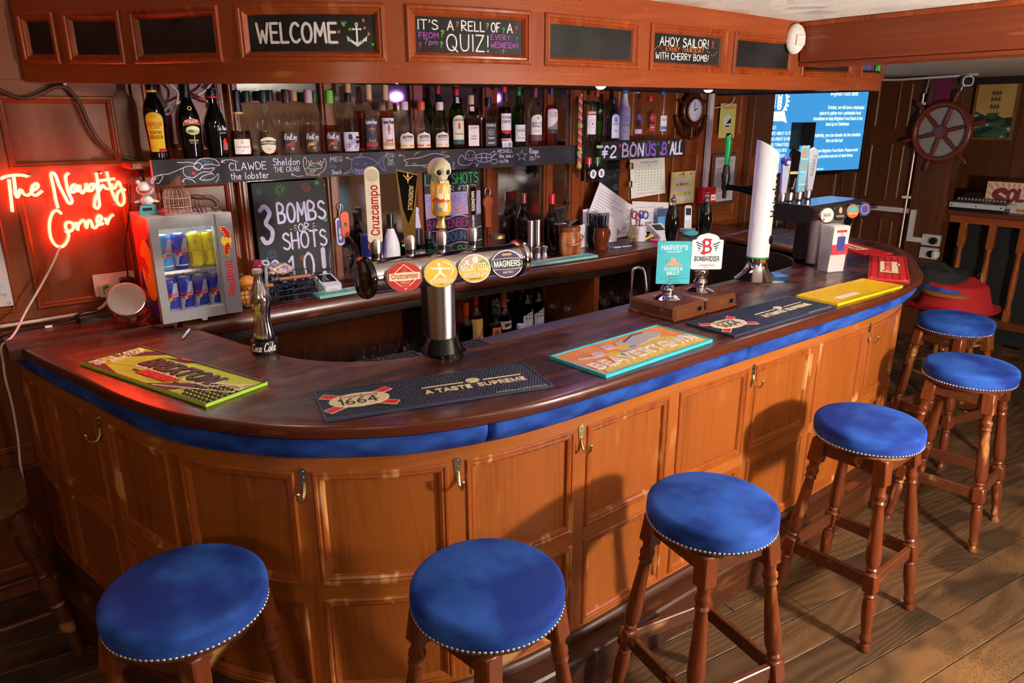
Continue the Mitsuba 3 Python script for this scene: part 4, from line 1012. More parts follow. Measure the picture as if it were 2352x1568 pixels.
bottle('square whiskey bottle with a black label and black cap', 2.297, 3.03, B0, 'square', .246, 'clear', 'dark', .60, (22, 22, 40), .18, decals=[
 ('label', (24, 24, 28), rect(.058, .010, .124)), ('lettering', (222, 220, 224), words("JACK DANIEL'S", .050, .106, .010)), ('emblem', (222, 220, 224), ell(.016, .014, 0, .078).difference(ell(.0145, .0125, 0, .078))), ('lettering', (222, 220, 224), words('No 7', .014, .074, .008)), ('lettering', (206, 204, 208), script('Tennessee', .034, .046, .012, .1)), ('lettering', (222, 220, 224), words('WHISKEY', .040, .022, .008))])
bottle('amber bottle with a red cap, white label and red tab', 2.399, 3.03, B0, 'whisky', .300, 'clear', 'dark', .66, (196, 40, 40), .10, decals=[
 ('label', (232, 224, 224), sbox(-.030, .086, .030, .168)), ('lettering', (44, 40, 44), words('SOUTHERN', .052, .142, .013)), ('lettering', (44, 40, 44), words('COMFORT', .052, .122, .013)), ('tab', (176, 30, 36), Polygon([(-.030, .086), (.030, .086), (.024, .074), (0, .066), (-.024, .074)])), ('label_foot', (206, 170, 160), sbox(-.030, .022, .030, .046))])
bottle('bright green single malt bottle with a white label', 2.495, 3.03, B0, 'tall', .298, 'green', 'pale', .3, (30, 110, 40), .14, rs=.98, decals=[
 ('label', (220, 216, 222), rect(.064, .028, .112)), ('lettering', (120, 110, 96), script('Glenfiddich', .052, .078, .016, .1)), ('emblem', (190, 160, 90), star(.005, .002, 6, .004, .064)), ('lettering', (120, 120, 130), words('SINGLE MALT', .038, .044, .005))])
bottle('whisky bottle with a maroon cap and large white label with dark lettering', 2.607, 3.03, B0, 'whisky', .301, 'clear', 'amber', .2, (110, 40, 56), .17, decals=[
 ('label', (234, 228, 224), unary_union([sbox(-.036, .060, .036, .140), ell(.036, .022, 0, .140)])), ('lettering', (44, 40, 54), words("BELL'S", .060, .100, .024)), ('emblem', (206, 150, 80), unary_union([ell(.008, .006, 0, .144), ell(.004, .006, 0, .15)])), ('lettering', (176, 60, 66), words('ORIGINAL', .036, .078, .005)), ('band', (112, 62, 80), sbox(-.036, .030, .036, .058))])
bottle('amber whisky bottle with a dark neck, last at the right end of the long shelf', 2.72, 3.03, B0, 'whisky', .303, 'clear', 'amber', .70, (40, 42, 52), .13, decals=[
 ('label', (222, 212, 216), unary_union([sbox(-.034, .088, .034, .186), ell(.034, .006, 0, .186)])), ('lettering', (176, 120, 90), words('THE FAMOUS', .05, .166, .008)), ('lettering', (176, 120, 90), words('GROUSE', .04, .152, .010)), ('picture', (150, 110, 120), Polygon([(-.034, .094), (-.01, .104), (.02, .126), (.034, .140), (.034, .090), (-.034, .088)])), ('band', (60, 56, 50), sbox(-.034, .066, .034, .084))])
for x, sh, h, g, lq, lv, cp, t in ((1.105, 'drop', .255, 'clear', None, 0, (20, 44, 34), 'clear long-necked bottle with a green cap behind the shield label'), (1.20, 'squat', .26, 'clear', None, 0, (44, 30, 26), 'clear rum bottle in the second row between the shield label and dark cork'), (1.305, 'squat', .26, 'clear', None, 0, (190, 150, 110), 'clear rum bottle in the second row behind the pink neck wrap'),
  (1.395, 'squat', .258, 'clear', None, 0, (36, 90, 40), 'clear rum bottle with a dark green cap in the second row'), (1.558, 'whisky', .295, 'clear', None, 0, (206, 166, 110), 'clear bottle with a gold cap behind the tentacle label'), (1.765, 'dome', .22, 'clear', 'pale', .3, (150, 120, 70), 'short clear bottle with a brown cap in the second row'), (1.935, 'dome', .222, 'clear', 'pale', .3, (206, 84, 40), 'short clear bottle with an orange cap in the second row'), (2.035, 'tall', .305, 'green', None, 0, (140, 26, 34), 'dark green bottle with a red cap in the second row'), (2.455, 'whisky', .27, 'clear', 'amber', .5, (60, 40, 30), 'amber bottle in the second row left of the green malt')):
 bottle(t, x, Yb, B0, sh, h, g, lq, lv, cp, .16, rs=.9, group='spirit bottles on the long shelf')
tag_ = thing('price_card', 'small white price card leaning at the shelf edge', 'card')
put(tag_, box2(2.33, 2.395, 2.958, 2.9595, B0, B0 + .034), 'm_paper')
part(tag_, 'printing', join(*[box2(2.335, 2.36, 2.9573, 2.958, B0 + .010 + .006 * k, B0 + .012 + .006 * k) for k in range(3)] + [box2(2.37 + .004 * k, 2.372 + .004 * k, 2.9573, 2.958, B0 + .008, B0 + .026) for k in range(5)]), 'm_black')
put(shelf2, box2(3.06, 3.85, 2.99, WALL_Y - 0.017, SH2_Z + .018, SH2_Z + .036), 'm_wall_x')
B2 = SH2_Z + .037
G2 = 'vodka and tequila bottles on the short shelf'
bottle('pink gin bottle with a red cap behind the green dispenser bottle', 3.13, 3.09, B2, 'whisky', .285, 'clear', 'amber', .3, (170, 40, 60), .14, group=G2, rs=.9, decals=[('label', (206, 120, 150), rect(.05, .04, .11))])
bottle('pale blue gin bottle with an oval portrait label', 3.225, 3.05, B2, 'square', .24, 'blue', None, 0, (22, 26, 40), .14, group=G2, rs=.95, decals=[('label', (150, 176, 214), arch(.054, .014, .15)), ('panel', (222, 226, 236), arch(.047, .018, .145)), ('portrait', (70, 110, 190), ell(.012, .016, 0, .118).difference(ell(.008, .012, 0, .118))), ('portrait', (60, 96, 170), ell(.005, .008, 0, .117)), ('lettering', (50, 70, 120), words('BOMBAY', .036, .09, .007)), ('lettering', (50, 70, 120), words('GIN', .016, .05, .008))])
bottle('frosted white vodka bottle with a blue cap and flying birds', 3.31, 3.04, B2, 'goose', .29, 'frost', None, 0, (60, 104, 180), .10, group=G2, turn=20, decals=[('picture', (176, 194, 226), ell(.026, .018, 0, .12)), ('picture', (232, 234, 240), unary_union([LineString([(-.018, .146), (-.006, .15), (0, .145), (.006, .15), (.018, .147)]).buffer(.0016), LineString([(.004, .158), (.01, .16), (.014, .157)]).buffer(.0014)])), ('lettering', (120, 130, 160), words('GREY GOOSE', .052, .084, .010)), ('flag', (60, 90, 190), sbox(-.014, .046, -.004, .049)), ('flag', (200, 60, 60), sbox(.004, .046, .014, .049))])
bottle('clear tequila bottle with a blue print and lilac paper band', 3.425, 3.05, B2, 'tall', .29, 'clear', 'pale', .08, (214, 210, 206), .08, group=G2, rs=1.05, decals=[('print', (70, 76, 180), unary_union([ell(.012, .014, -.002, .135), ell(.01, .008, .006, .118)])), ('label', (196, 176, 232), sbox(-.026, .036, .026, .062))])
bottle('clear tequila bottle with a red cap and red round label', 3.545, 3.05, B2, 'dome', .255, 'clear', 'pale', .1, (190, 40, 36), .13, group=G2, rs=.95, decals=[('label', (180, 34, 48), ell(.017, .026, 0, .13)), ('lettering', (232, 190, 190), words('TEQUILA', .024, .127, .006)), ('label', (176, 36, 50), rect(.036, .05, .09)), ('lettering', (236, 200, 200), words('SIERRA', .028, .068, .007))])
bottle('clear vodka bottle with a blue cap, rightmost on the short shelf', 3.655, 3.05, B2, 'goose', .29, 'clear', None, 0, (50, 90, 140), .10, group=G2, decals=[('label', (222, 226, 234), rect(.05, .05, .14)), ('lettering', (96, 104, 130), script('Absolut', .04, .11, .016, .1)), ('band', (60, 130, 190), sbox(-.024, .056, .024, .078))])
bb = thing('bonus_ball_sign', 'black hand-painted bonus ball board under the short shelf', 'sign')
put(bb, box2(3.04, 3.80, 2.965, 2.985, 1.606, 1.711, .001), 'm_chalkboard')
_Mb = frame((3.04, 2.965, 1.606), (1, 0, 0), (0, 0, 1))
def on_board(parent, M, g, mat, t=0.0006, name='lettering', label=None, z=0.0):
 return part(parent, name, xf(decal(g, t, z), M), mat, label=label)
LILAC = plain('ink_lilac', (214, 208, 236), .85)
on_board(bb, _Mb, unary_union([hand_fit('£2', .02, .15, .018, .062, .17), hand_fit('BON', .19, .385, .018, .068, .19), hand_fit('ALL', .62, .745, .018, .068, .19)]), LILAC, label='white painted lettering')
on_board(bb, _Mb, unary_union([hand_fit('US', .39, .49, .018, .066, .19), hand_fit('B', .545, .595, .018, .066, .19)]), col(120, 84, 190, .85), label='violet painted lettering')
for i, (x, y, c) in enumerate(((.165, .08, (214, 70, 130)), (.245, .018, (206, 120, 180)), (.33, .03, (150, 206, 70)), (.50, .082, (60, 110, 190)), (.475, .02, (206, 60, 150)), (.6, .088, (226, 130, 110)), (.70, .06, (90, 190, 120)), (.275, .09, (236, 240, 240)), (.715, .095, (150, 206, 70)), (.42, .094, (60, 110, 190)), (.53, .025, (206, 130, 200)))):
 on_board(bb, _Mb, Point(x, y).buffer(.009).difference(Point(x, y).buffer(.0045)), col(*c, .85), name='ball')
def dispenser(x, y, label, body_mat, cap_col, labels_):
 d = thing('bottle_dispenser', label, 'dispenser', 'inverted spirit bottles on measuring dispensers')
 p = [(.0155, 0), (.0155, .045), (.020, .07), (.033, .10), (.036, .13), (.036, .27), (.030, .30), (0, .302)]
 put(d, mv(lathe(p, 24), x, y, 1.62), body_mat, 50)
 part(d, 'collar', cyl(.021, .035, x, y, 1.595), col(*cap_col, .35))
 part(d, 'tap', mv(lathe([(.007, 0), (.011, .02), (.011, .06), (.018, .075), (.018, .10)], 14), x, y, 1.495), 'm_black')
 k = part(d, 'dial', xf(lathe([(.0, 0), (.030, 0), (.034, .006), (.034, .016), (.028, .022), (0, .022)], 26), frame((x - .012, y - .03, 1.545), (1, 0, .1), (-.1, 0, 1))), 'm_black', 30)
 part(k, 'face', xf(lathe([(0, .0225), (.024, .0225), (.024, .0235), (0, .0235)], 24), frame((x - .012, y - .03, 1.545), (1, 0, .1), (-.1, 0, 1))), 'm_paper')
 part(k, 'display', xf(decal(rrect(.018, .026, .003), .0006, .0236), frame((x - .012, y - .03, 1.545), (1, 0, 0), (0, 0, 1))), col(120, 126, 132, .3))
 part(d, 'bracket', join(box2(x - .008, x + .008, y + .036, y + .052, 1.50, 1.93), box2(x - .025, x + .025, y - .0, y + .05, 1.91, 1.925)), 'm_black')
 for nm, c, g in labels_:
  m = tm(decal(g, .0005)); v, f = trimesh.remesh.subdivide_to_size(m.vertices, m.faces, .011)
  a = v[:, 0] / .036 - .3; rr = .0368 + v[:, 2] + (.0004 if nm != 'label' else 0)
  part(d, nm, trimesh.Trimesh(np.c_[x + rr * np.sin(a), y - rr * np.cos(a), 1.62 + v[:, 1]], f, process=False), col(*c, .6))
 return d
dispenser(2.915, 2.93, 'inverted clear vodka bottle on a measuring dispenser', 'm_glass', (170, 36, 40), [('label', (232, 226, 226), rect(.056, .135, .235)), ('band', (150, 34, 38), sbox(-.030, .236, .030, .258)), ('lettering', (236, 226, 226), printed_fit('SMIRNOFF', -.026, .026, .241, .012)), ('emblem', (170, 60, 60), unary_union([ell(.018, .02, 0, .19).difference(ell(.0165, .0185, 0, .19)), star(.008, .004, 5, 0, .19)]))])
dispenser(2.995, 2.945, 'inverted green bottle on a measuring dispenser', 'm_glass_green', (30, 90, 40), [('label', (150, 190, 150), rect(.04, .06, .075))])
wr = thing('woven_lanyard', 'braided orange, blue and yellow lanyard hanging beside the dispensers', 'lanyard')
_t = np.linspace(0, 1, 90)
for i, c in enumerate(((226, 84, 44), (206, 70, 50), (66, 84, 170), (226, 190, 60))):
 ph = i * PI / 2
 put_ = tube(np.c_[2.832 + .009 * np.cos(_t * 60 + ph) + .004 * _t, 2.92 + .005 * np.sin(_t * 60 + ph), 1.96 - .385 * _t], .0055, 6)
 if i == 0: put(wr, put_, col(*c, .8), True)
 else: part(wr, 'strand', put_, col(*c, .8), True)
for z in (1.80, 1.66, 1.59):
 part(wr, 'knot', mv(trimesh.creation.icosphere(2, .015), 2.834, 2.92, z), col(170, 180, 90, .8), True)
# ------------------------------------------------------------------ bar mats
def mat_frame(cx, cy, deg, z=TOP_Z):
 M = rz(math.radians(deg)); M[:3, 3] = (cx, cy, z + 0.0004); return M
def nubs(w, h, step, r, z0, t, keep=None, n=4, row=True):
 """small raised studs over w x h; keep(x, y) says where"""
 pts = []
 ny, nx = int(h / step), int(w / step)
 for j in range(ny):
  for i in range(nx):
   x, y = -w / 2 + (i + .5 + (.25 if (j % 2 and row) else -.25 if row else 0)) * w / nx, -h / 2 + (j + .5) * h / ny
   if keep is None or keep(x, y): pts.append((x, y))
 a = np.arange(n) * 2 * PI / n + PI / 4
 c = np.stack([np.cos(a), np.sin(a)], 1)
 P_ = np.array(pts)
 v = np.zeros((len(P_), 2 * n, 3))
 v[:, :n, :2] = P_[:, None] + c[None] * r; v[:, :n, 2] = z0
 v[:, n:, :2] = P_[:, None] + c[None] * r * .7; v[:, n:, 2] = z0 + t
 f = []
 for k in range(n):
  l = (k + 1) % n
  f += [(k, l, n + l), (k, n + l, n + k)]
 f += [(n, n + k, n + k + 1) for k in range(1, n - 1)]
 F = (np.array(f)[None] + (np.arange(len(P_)) * 2 * n)[:, None, None]).reshape(-1, 3)
 return trimesh.Trimesh(v.reshape(-1, 3), F, process=False)
def mat_base(name, label, w, h, M, rim, bed, t=0.007, lip=0.006):
 k = thing(name, label, 'bar mat', 'bar mats along the worktop')
 put(k, xf(bx(w, h, t - .002, 0, 0, 0, .001), M), rim)
 part(k, 'rim', xf(prism(sbox(-w / 2, -h / 2, w / 2, h / 2).difference(sbox(-w / 2 + lip, -h / 2 + lip, w / 2 - lip, h / 2 - lip)), .0035, t - .0022), M), rim)
 part(k, 'bed', xf(bx(w - 2 * lip, h - 2 * lip, .0008, 0, 0, t - .0022), M), bed)
 return k
def relief(k, M, g, mat, z=0.0055, t=0.003, name='lettering', label=None, kind=None):
 return part(k, name, xf(prism(g, t, z), M), mat, label=label, kind=kind)
NAVY, NAVY_D = plain('mat_navy', (36, 46, 74), .45), plain('mat_navy_dark', (22, 28, 44), .5)
CREAM = col(226, 212, 178, .6)
def navy_mat(w, h, M, label):
 k = mat_base('bar_mat', label, w, h, M, NAVY, NAVY_D)
 lx = -w * .33
 oval = ell(.083, .050, lx, 0)
 cross = unary_union([turned(sbox(lx - .112, -.016, lx + .112, .016), a, (lx, 0)) for a in (32, -32)])
 text = unary_union([printed_fit('A TASTE', .0 * w - .035, w * .16, -.033, .027), printed_fit('SUPREME', w * .19, w * .42, -.033, .027), LineString([(w * .255, .001), (w * .268, .008), (w * .281, .001)]).buffer(.002) if False else Point(w * .33, .0).buffer(.0001)])
 zone = unary_union([cross.buffer(.008), oval.buffer(.008)])
 bars = unary_union([sbox(-.035, .014, w * .14, .018), sbox(w * .235, .014, w * .42, .018)])
 head = unary_union([ell(.021, .016, w * .187, .022), Polygon([(w * .16, .012), (w * .17, .004), (w * .19, .01)])])
 keepout = unary_union([zone, bars.buffer(.003), head.buffer(.003), text.envelope.buffer(.002)])
 from shapely.prepared import prep
 pk = prep(keepout)
 part(k, 'studs', xf(nubs(w - .018, h - .018, .0092, .0036, .0055, .0028, lambda x, y: not pk.contains(Point(x, y))), M), NAVY, kind='stuff', label='field of small raised rubber studs')
 relief(k, M, zone, NAVY_D, .005, .002, 'badge_ground')
 relief(k, M, cross.difference(oval), CREAM, .007, .0006, 'cross')
 relief(k, M, unary_union([turned(sbox(lx - .110, -.013, lx + .110, .013), a, (lx, 0)) for a in (32, -32)]).difference(oval.buffer(.003)), col(206, 36, 40), .0074, .0006, 'cross', label='red crossed ribbons')
 relief(k, M, oval, CREAM, .0072, .0012, 'badge')
 relief(k, M, hand_fit('1664', lx - .056, lx + .056, -.028, .042, .14), col(40, 34, 36), .0084, .0005)
 relief(k, M, hand_fit('Kronenbourg', lx - .05, lx + .055, .020, .019, .09, slant=.2), col(60, 50, 50), .0084, .0005)
 relief(k, M, unary_union([bars, text]), CREAM, .0060, .0026, label='raised cream lettering')
 relief(k, M, head, CREAM, .0060, .003, 'emblem')
 relief(k, M, affinity.translate(printed_fit('drinkaware.co.uk for the facts', 0, w * .24, 0, .0075), w * .235, -h / 2 + .010), CREAM, .006, .0016)
 return k
navy_mat(.65, .215, mat_frame(1.0375, 1.637, -16.6), 'navy rubber bar mat with a crossed red badge, nearest the curve of the bar')
navy_mat(.68, .218, mat_frame(2.482, 1.500, -1.2), 'navy rubber bar mat with a crossed red badge, between the orange and yellow mats')
LIME, LIME_D = plain('mat_lime', (170, 220, 60), .45), plain('mat_lime_bed', (186, 196, 50), .5)
M = mat_frame(.488, 2.262, -72)
_w, _h = .645, .205
k = mat_base('bar_mat', 'lime green rubber bar mat with slanted dark raised lettering at the left end', _w, _h, M, LIME, LIME_D, .009)
DARK = col(50, 34, 36)
relief(k, M, sbox(-_w / 2 + .001, -_h / 2 + .001, _w / 2 - .001, _h / 2 - .001).difference(sbox(-_w / 2 + .007, -_h / 2 + .007, _w / 2 - .007, _h / 2 - .007)), DARK, .0085, .002, 'border')
bands = [Polygon([(-.32, .02), (-.22, .10), (-.16, .10), (-.30, -.02)]), Polygon([(-.31, -.10), (-.31, -.05), (-.10, -.10)]), Polygon([(.02, -.10), (.16, -.01), (.20, -.01), (.12, -.10)]), Polygon([(-.14, .07), (-.06, .10), (.0, .10), (-.04, .075)])]
for g in bands: relief(k, M, g.intersection(sbox(-.31, -.095, .31, .095)), DARK, .0072, .002, 'slash')
relief(k, M, Polygon([(-.30, -.075), (-.16, -.03), (-.12, -.02), (-.30, -.06)]), col(232, 168, 40), .0074, .002, 'slash')
relief(k, M, Polygon([(-.10, .088), (-.06, .098), (-.02, .098), (-.06, .085)]), col(206, 40, 36), .0095, .002, 'slash')
t = printed('BRIXTON', 1.0); b_ = t.bounds
t1 = affinity.affine_transform(t, [.34 / (b_[2] - b_[0]), .012, 0, .062, -.155, -.010])
relief(k, M, affinity.translate(t1.buffer(.005), -.004, -.008), CREAM, .0072, .002, 'lettering_outline')
relief(k, M, t1.buffer(.002), DARK, .0075, .0058, label='dark raised lettering')
t2 = affinity.affine_transform(printed('BREWERY', 1.0), [.16 / (printed('BREWERY', 1.0).bounds[2]), .01, 0, .030, -.085, -.058])
relief(k, M, t2.buffer(.002), col(206, 34, 34), .0075, .004, label='red raised lettering')
for s in (-.115, .095):
 relief(k, M, unary_union([Point(s + .012 * i, -.046).buffer(.005) for i in range(3)]), DARK, .0075, .003, 'dots')
tA = affinity.rotate(hand_fit('GET A TASTE', -.088, .088, 0, .020, .22), 90, origin=(0, 0)); tB = affinity.rotate(hand_fit('OF BRIXTON', -.085, .07, 0, .020, .22), 90, origin=(0, 0))
tA = affinity.rotate(tA, 0);
relief(k, M, unary_union([affinity.translate(tA, -.282, 0), affinity.translate(tB, -.252, 0)]), CREAM, .0075, .0035)
from shapely.prepared import prep as _prep
_ko = _prep(unary_union([t1.buffer(.006), t2.buffer(.004)] + bands + [sbox(-.315, -.1, -.245, .1)]))
part(k, 'ridges', xf(nubs(_w - .016, _h - .016, .0068, .0032, .0068, .0016, lambda x, y: not _ko.contains(Point(x, y)) and not (x > .17 and y < .05 + (x - .2) * .3), row=False), M), LIME_D, kind='stuff', label='field of small raised green ridges')
arrows = []
for i in range(8):
 for j in range(6):
  x, y = .175 + i * .018, -.088 + j * .018
  if y < .03 + (x - .2) * .3 and x < .305 and x + y > .10: arrows += [sbox(x, y, x + .011, y + .0035), sbox(x, y + .005, x + .008, y + .0085), sbox(x, y, x + .003, y + .011)]
relief(k, M, unary_union(arrows), col(22, 26, 20), .0072, .004, 'chevrons', kind='stuff', label='field of dark raised chevrons')
relief(k, M, LineString([(.06, -.093), (.305, -.01), (.305, .03), (.25, .03), (.15, -.02), (.21, -.015), (.30, .06)]).buffer(.0025), CREAM, .0075, .004, 'line')
M = mat_frame(1.759, 1.528, 2)
_w, _h = .55, .245
TURQ, ORANGE = plain('mat_turquoise', (54, 186, 206), .4), plain('mat_orange', (228, 142, 58), .5)
k = mat_base('bar_mat', 'orange bar mat with a turquoise rim and cartoon spacemen', _w, _h, M, TURQ, ORANGE, .010, .008)
YEL = col(226, 196, 64)
relief(k, M, Polygon([(-.265, -.113), (-.14, -.05), (-.02, -.02), (.1, .03), (.17, .02), (.266, -.03), (.266, -.113)]), YEL, .0080, .0008, 'ground')
part(k, 'ridges', xf(nubs(_w - .03, _h * .5, .0108, .0042, .0080, .0016, lambda x, y: (y > -.05 + .1 * abs(x - .05)) and not (-.16 < x < .2 and y < .045), n=3), M @ place(0, _h * .22, 0)), plain('mat_orange_dark', (196, 104, 36), .5), kind='stuff', label='field of raised zigzag ridges')
GREY_ = col(176, 170, 168)
relief(k, M, unary_union([ell(.085, .036, .12, .058), ell(.045, .03, .02, .05), Polygon([(-.06, .02), (.1, .09), (.1, .02), (-.04, -.01)])]), GREY_, .0083, .002, 'shape', label='grey rounded vessel')
for x, y in ((-.135, .022), (-.055, .052)):
 relief(k, M, unary_union([Polygon([(x - .01, y - .01), (x + .05, y - .005), (x + .07, y - .035), (x + .02, y - .05)])]), col(226, 184, 50), .0088, .002, 'figure')
 relief(k, M, ell(.017, .008, x + .062, y - .042), col(64, 160, 170), .0090, .002, 'figure')
 relief(k, M, ell(.026, .020, x - .01, y + .008), col(206, 180, 170), .0092, .0025, 'helmet', label='round pinkish helmet')
 relief(k, M, unary_union([Point(x - .016, y + .01).buffer(.003), Point(x - .004, y + .01).buffer(.003)]), col(150, 120, 116), .0117, .0006, 'eyes')
relief(k, M, LineString([(-.225, .040), (-.15, .012)]).buffer(.005), GREY_, .0088, .002, 'tool')
relief(k, M, LineString([(.02, .062), (.10, .095), (.15, .09)]).buffer(.004), col(60, 50, 50), .0100, .0008, 'outline')
WH = col(232, 218, 204)
tt = printed('BEAVERT', 1.0).bounds
relief(k, M, unary_union([printed_fit('BEAVERT', -.250, .075, -.070, .052), printed_fit('WN', .155, .258, -.070, .052)]).buffer(.0015), WH, .0090, .0022, label='pale raised lettering')
relief(k, M, unary_union([ell(.033, .027, .115, -.042), sbox(.098, -.077, .132, -.06)]).difference(unary_union([ell(.008, .007, .104, -.042), ell(.008, .007, .128, -.042)])), WH, .0092, .0024, 'skull')
relief(k, M, printed_fit('WE COME IN PEACE. PINTS AND CANS', -.245, .250, -.106, .026), col(240, 222, 140), .0090, .0010)
M = mat_frame(3.127, 1.476, -2)
k = mat_base('bar_mat', 'bright yellow bar mat with a pale strip, right of the second navy mat', .55, .19, M, plain('mat_yellow', (226, 188, 20), .4), plain('mat_yellow_bed', (206, 160, 20), .5), .010, .004)
rr_ = random.Random(4); g = []
for j in range(19):
 for i in range(50):
  x, y = -.265 + i * .0106, -.088 + j * .0094
  a = rr_.choice((0, 90)); L = rr_.choice((.004, .005))
  if not (-.185 < x < -.015 and -.055 < y < -.018): g.append(sbox(x - L, y - .0016, x + L, y + .0016) if a == 0 else sbox(x - .0016, y - L * .8, x + .0016, y + L * .8))
relief(k, M, unary_union(g), 'm_mat_yellow', .0080, .0022, 'ridges', kind='stuff', label='field of raised yellow dashes')
relief(k, M, sbox(-.185, -.052, -.02, -.022), col(232, 218, 206), .0080, .0022, 'strip', label='pale blank strip')
relief(k, M, sbox(.18, .07, .245, .086), col(226, 190, 110), .0080, .0022, 'strip')
def red_mat(M, w, h, label):
 k = mat_base('bar_mat', label, w, h, M, plain('mat_red', (206, 34, 36), .45), plain('mat_red_bed', (150, 16, 18), .5), .009, .004)
 g = []
 nx, ny = int(w / .03), int(h / .03)
 for i in range(nx):
  for j in range(ny):
   x, y = -w / 2 + .012 + (i + .5) * (w - .024) / nx, -h / 2 + .010 + (j + .5) * (h - .02) / ny
   if abs(x) < .16 and abs(y) < .052: continue
   for q in (-.009, -.003, .003, .009):
    g.append(sbox(x - .012, y + q - .0018, x + .012, y + q + .0018) if (i + j) % 2 else sbox(x + q - .0018, y - .012, x + q + .0018, y + .012))
 relief(k, M, unary_union(g), 'm_mat_red', .0070, .0024, 'ridges', kind='stuff', label='basket weave of raised red bars')
 relief(k, M, unary_union([sbox(-.155, -.048, .155, .040), sbox(.03, -.052, .09, -.04)]), col(150, 120, 50), .0072, .002, 'panel')
 relief(k, M, sbox(-.150, -.043, .150, .036), CREAM, .0085, .0014, 'panel', label='cream name panel')
 relief(k, M, printed_fit('Cruzcampo', -.138, .138, -.014, .040).buffer(.001), col(180, 30, 34), .0099, .0008)
 relief(k, M, sbox(.04, -.060, .10, -.040), col(150, 28, 30), .0086, .002, 'tab')
 relief(k, M, printed_fit('SEVILLA', .046, .094, -.055, .009), CREAM, .0106, .0006)
 for x, y in ((-w / 2 + .012, h / 2 - .022), (-w / 2 + .012, -h / 2 + .012)):
  relief(k, M, sbox(x, y, x + .006, y + .012), col(236, 220, 214), .0080, .002, 'mark')
red_mat(mat_frame(3.785, 1.615, 25), .66, .178, 'red woven-pattern bar mat with a cream name panel, on the curved right end')
red_mat(mat_frame(4.245, 2.075, 62), .60, .178, 'red woven-pattern bar mat beyond the leaflet holder, seen edge on')
for cx, cy, L, a, lab in ((1.50, 2.875, .52, 0, 'mint green bar mat on the back counter, left of the long tap'), (2.56, 2.812, .56, -4, 'mint green bar mat on the back counter below the barrel')):
 M = mat_frame(cx, cy, a, 1.1065)
 k = mat_base('bar_mat', lab, L, .075, M, plain('mat_mint', (120, 190, 172), .45), plain('mat_mint_bed', (92, 148, 140), .5), .012, .003)
 part(k, 'studs', xf(nubs(L - .01, .062, .0105, .004, .0100, .0018, lambda x, y: not -.12 < x < .12), M), col(112, 170, 160), kind='stuff', label='field of small raised mint studs')
 relief(k, M, hand_fit('BEAVERTOWN', -.11, .06, .002, .022, .2), col(206, 170, 176), .0100, .002)
 relief(k, M, hand_fit('GAMMA RAY', -.10, .11, -.026, .022, .2), col(176, 160, 110), .0100, .002)
# ------------------------------------------------------------------ taps on the worktop
def oval_badge(parent, x, y, z, a, b, turn, base, items, tilt=0.0):
 """domed oval badge facing -y turned by `turn` towards the left; items (name, colour, area)"""
 R = frame((x, y, z), (math.cos(math.radians(turn)), -math.sin(math.radians(turn)), 0), (0, 0, 1))
 M = R @ trimesh.transformations.rotation_matrix(-tilt, [1, 0, 0])
 rimm = prism(ell(a, b), .012, -.012)
 k = part(parent, 'badge', xf(rimm, M), 'm_chrome', 30, label='oval brand badge')
 part(k, 'plate', xf(prism(ell(a * .955, b * .95), .001, 0.0), M), base)
 for i, (nm, c, g) in enumerate(items):
  part(k, nm, xf(decal(g, .0005, .0011 + .0004 * i), M), c if isinstance(c, str) else col(*c, .4))
 part(k, 'stem', xf(rod((0, 0, -.012), (0, 0, -.05), .016), M), 'm_chrome', 40)
 return k
tap = thing('beer_tap', 'chrome beer tap with a long horizontal bar, four handles and four oval badges', 'beer tap', 'beer taps on the worktop')
put(tap, mv(lathe([(.046, 0), (.046, .25)], 32, cap=False), 1.25, 1.915, 1.125), 'm_steel', 60)
part(tap, 'base', prism(rrect(.135, .150, .06), .012, 0).copy().apply_transform(place(1.255, 1.918, 1.1)), 'm_black_gloss', 40)
part(tap, 'base', mv(lathe([(.070, 0), (.066, .010), (.052, .045), (.048, .05)], 32), 1.253, 1.917, 1.11), 'm_black_gloss', 40, label='flared black foot')
part(tap, 'back_cover', box2(1.205, 1.295, 1.92, 1.975, 1.15, 1.36, .012), 'm_black')
_bar = lathe([(.050, 0), (.052, .01), (.052, .555), (.050, .565)], 40)
part(tap, 'bar', xf(_bar, align((.985, 1.90, 1.395), (1.55, 1.90, 1.383))), 'm_chrome', 60, label='horizontal chrome bar')
for x0, x1 in ((.962, .988), (1.548, 1.574)):
 part(tap, 'end_cap', xf(lathe([(.050, 0), (.062, .004), (.064, .013), (.062, .022), (.050, .026)], 40), align((x0, 1.90, 1.395 if x0 < 1.2 else 1.383), (x1, 1.90, 1.3945 if x0 < 1.2 else 1.3825))), 'm_black_gloss' if x0 < 1.2 else 'm_chrome', 30)
TU = 18
cr = lambda s: s
oval_badge(tap, 1.065, 1.822, 1.398, .054, .045, TU, col(196, 34, 32), [
 ('diamond', (236, 220, 180), Polygon([(0, .038), (.046, 0), (0, -.038), (-.046, 0)]).difference(Polygon([(0, .035), (.0425, 0), (0, -.035), (-.0425, 0)]))), ('emblem', (206, 70, 60), unary_union([ell(.008, .014, 0, .021), ell(.012, .008, 0, -.026)])), ('band', (240, 222, 190), Polygon([(-.047, -.009), (-.047, .012), (0, .014), (.047, .012), (.047, -.009), (0, -.012)])), ('lettering', (190, 30, 32), printed_fit('Cruzcampo', -.040, .040, -.004, .014)), ('lettering', (240, 220, 190), printed_fit('SEVILLA', -.014, .014, -.019, .005))], .2)
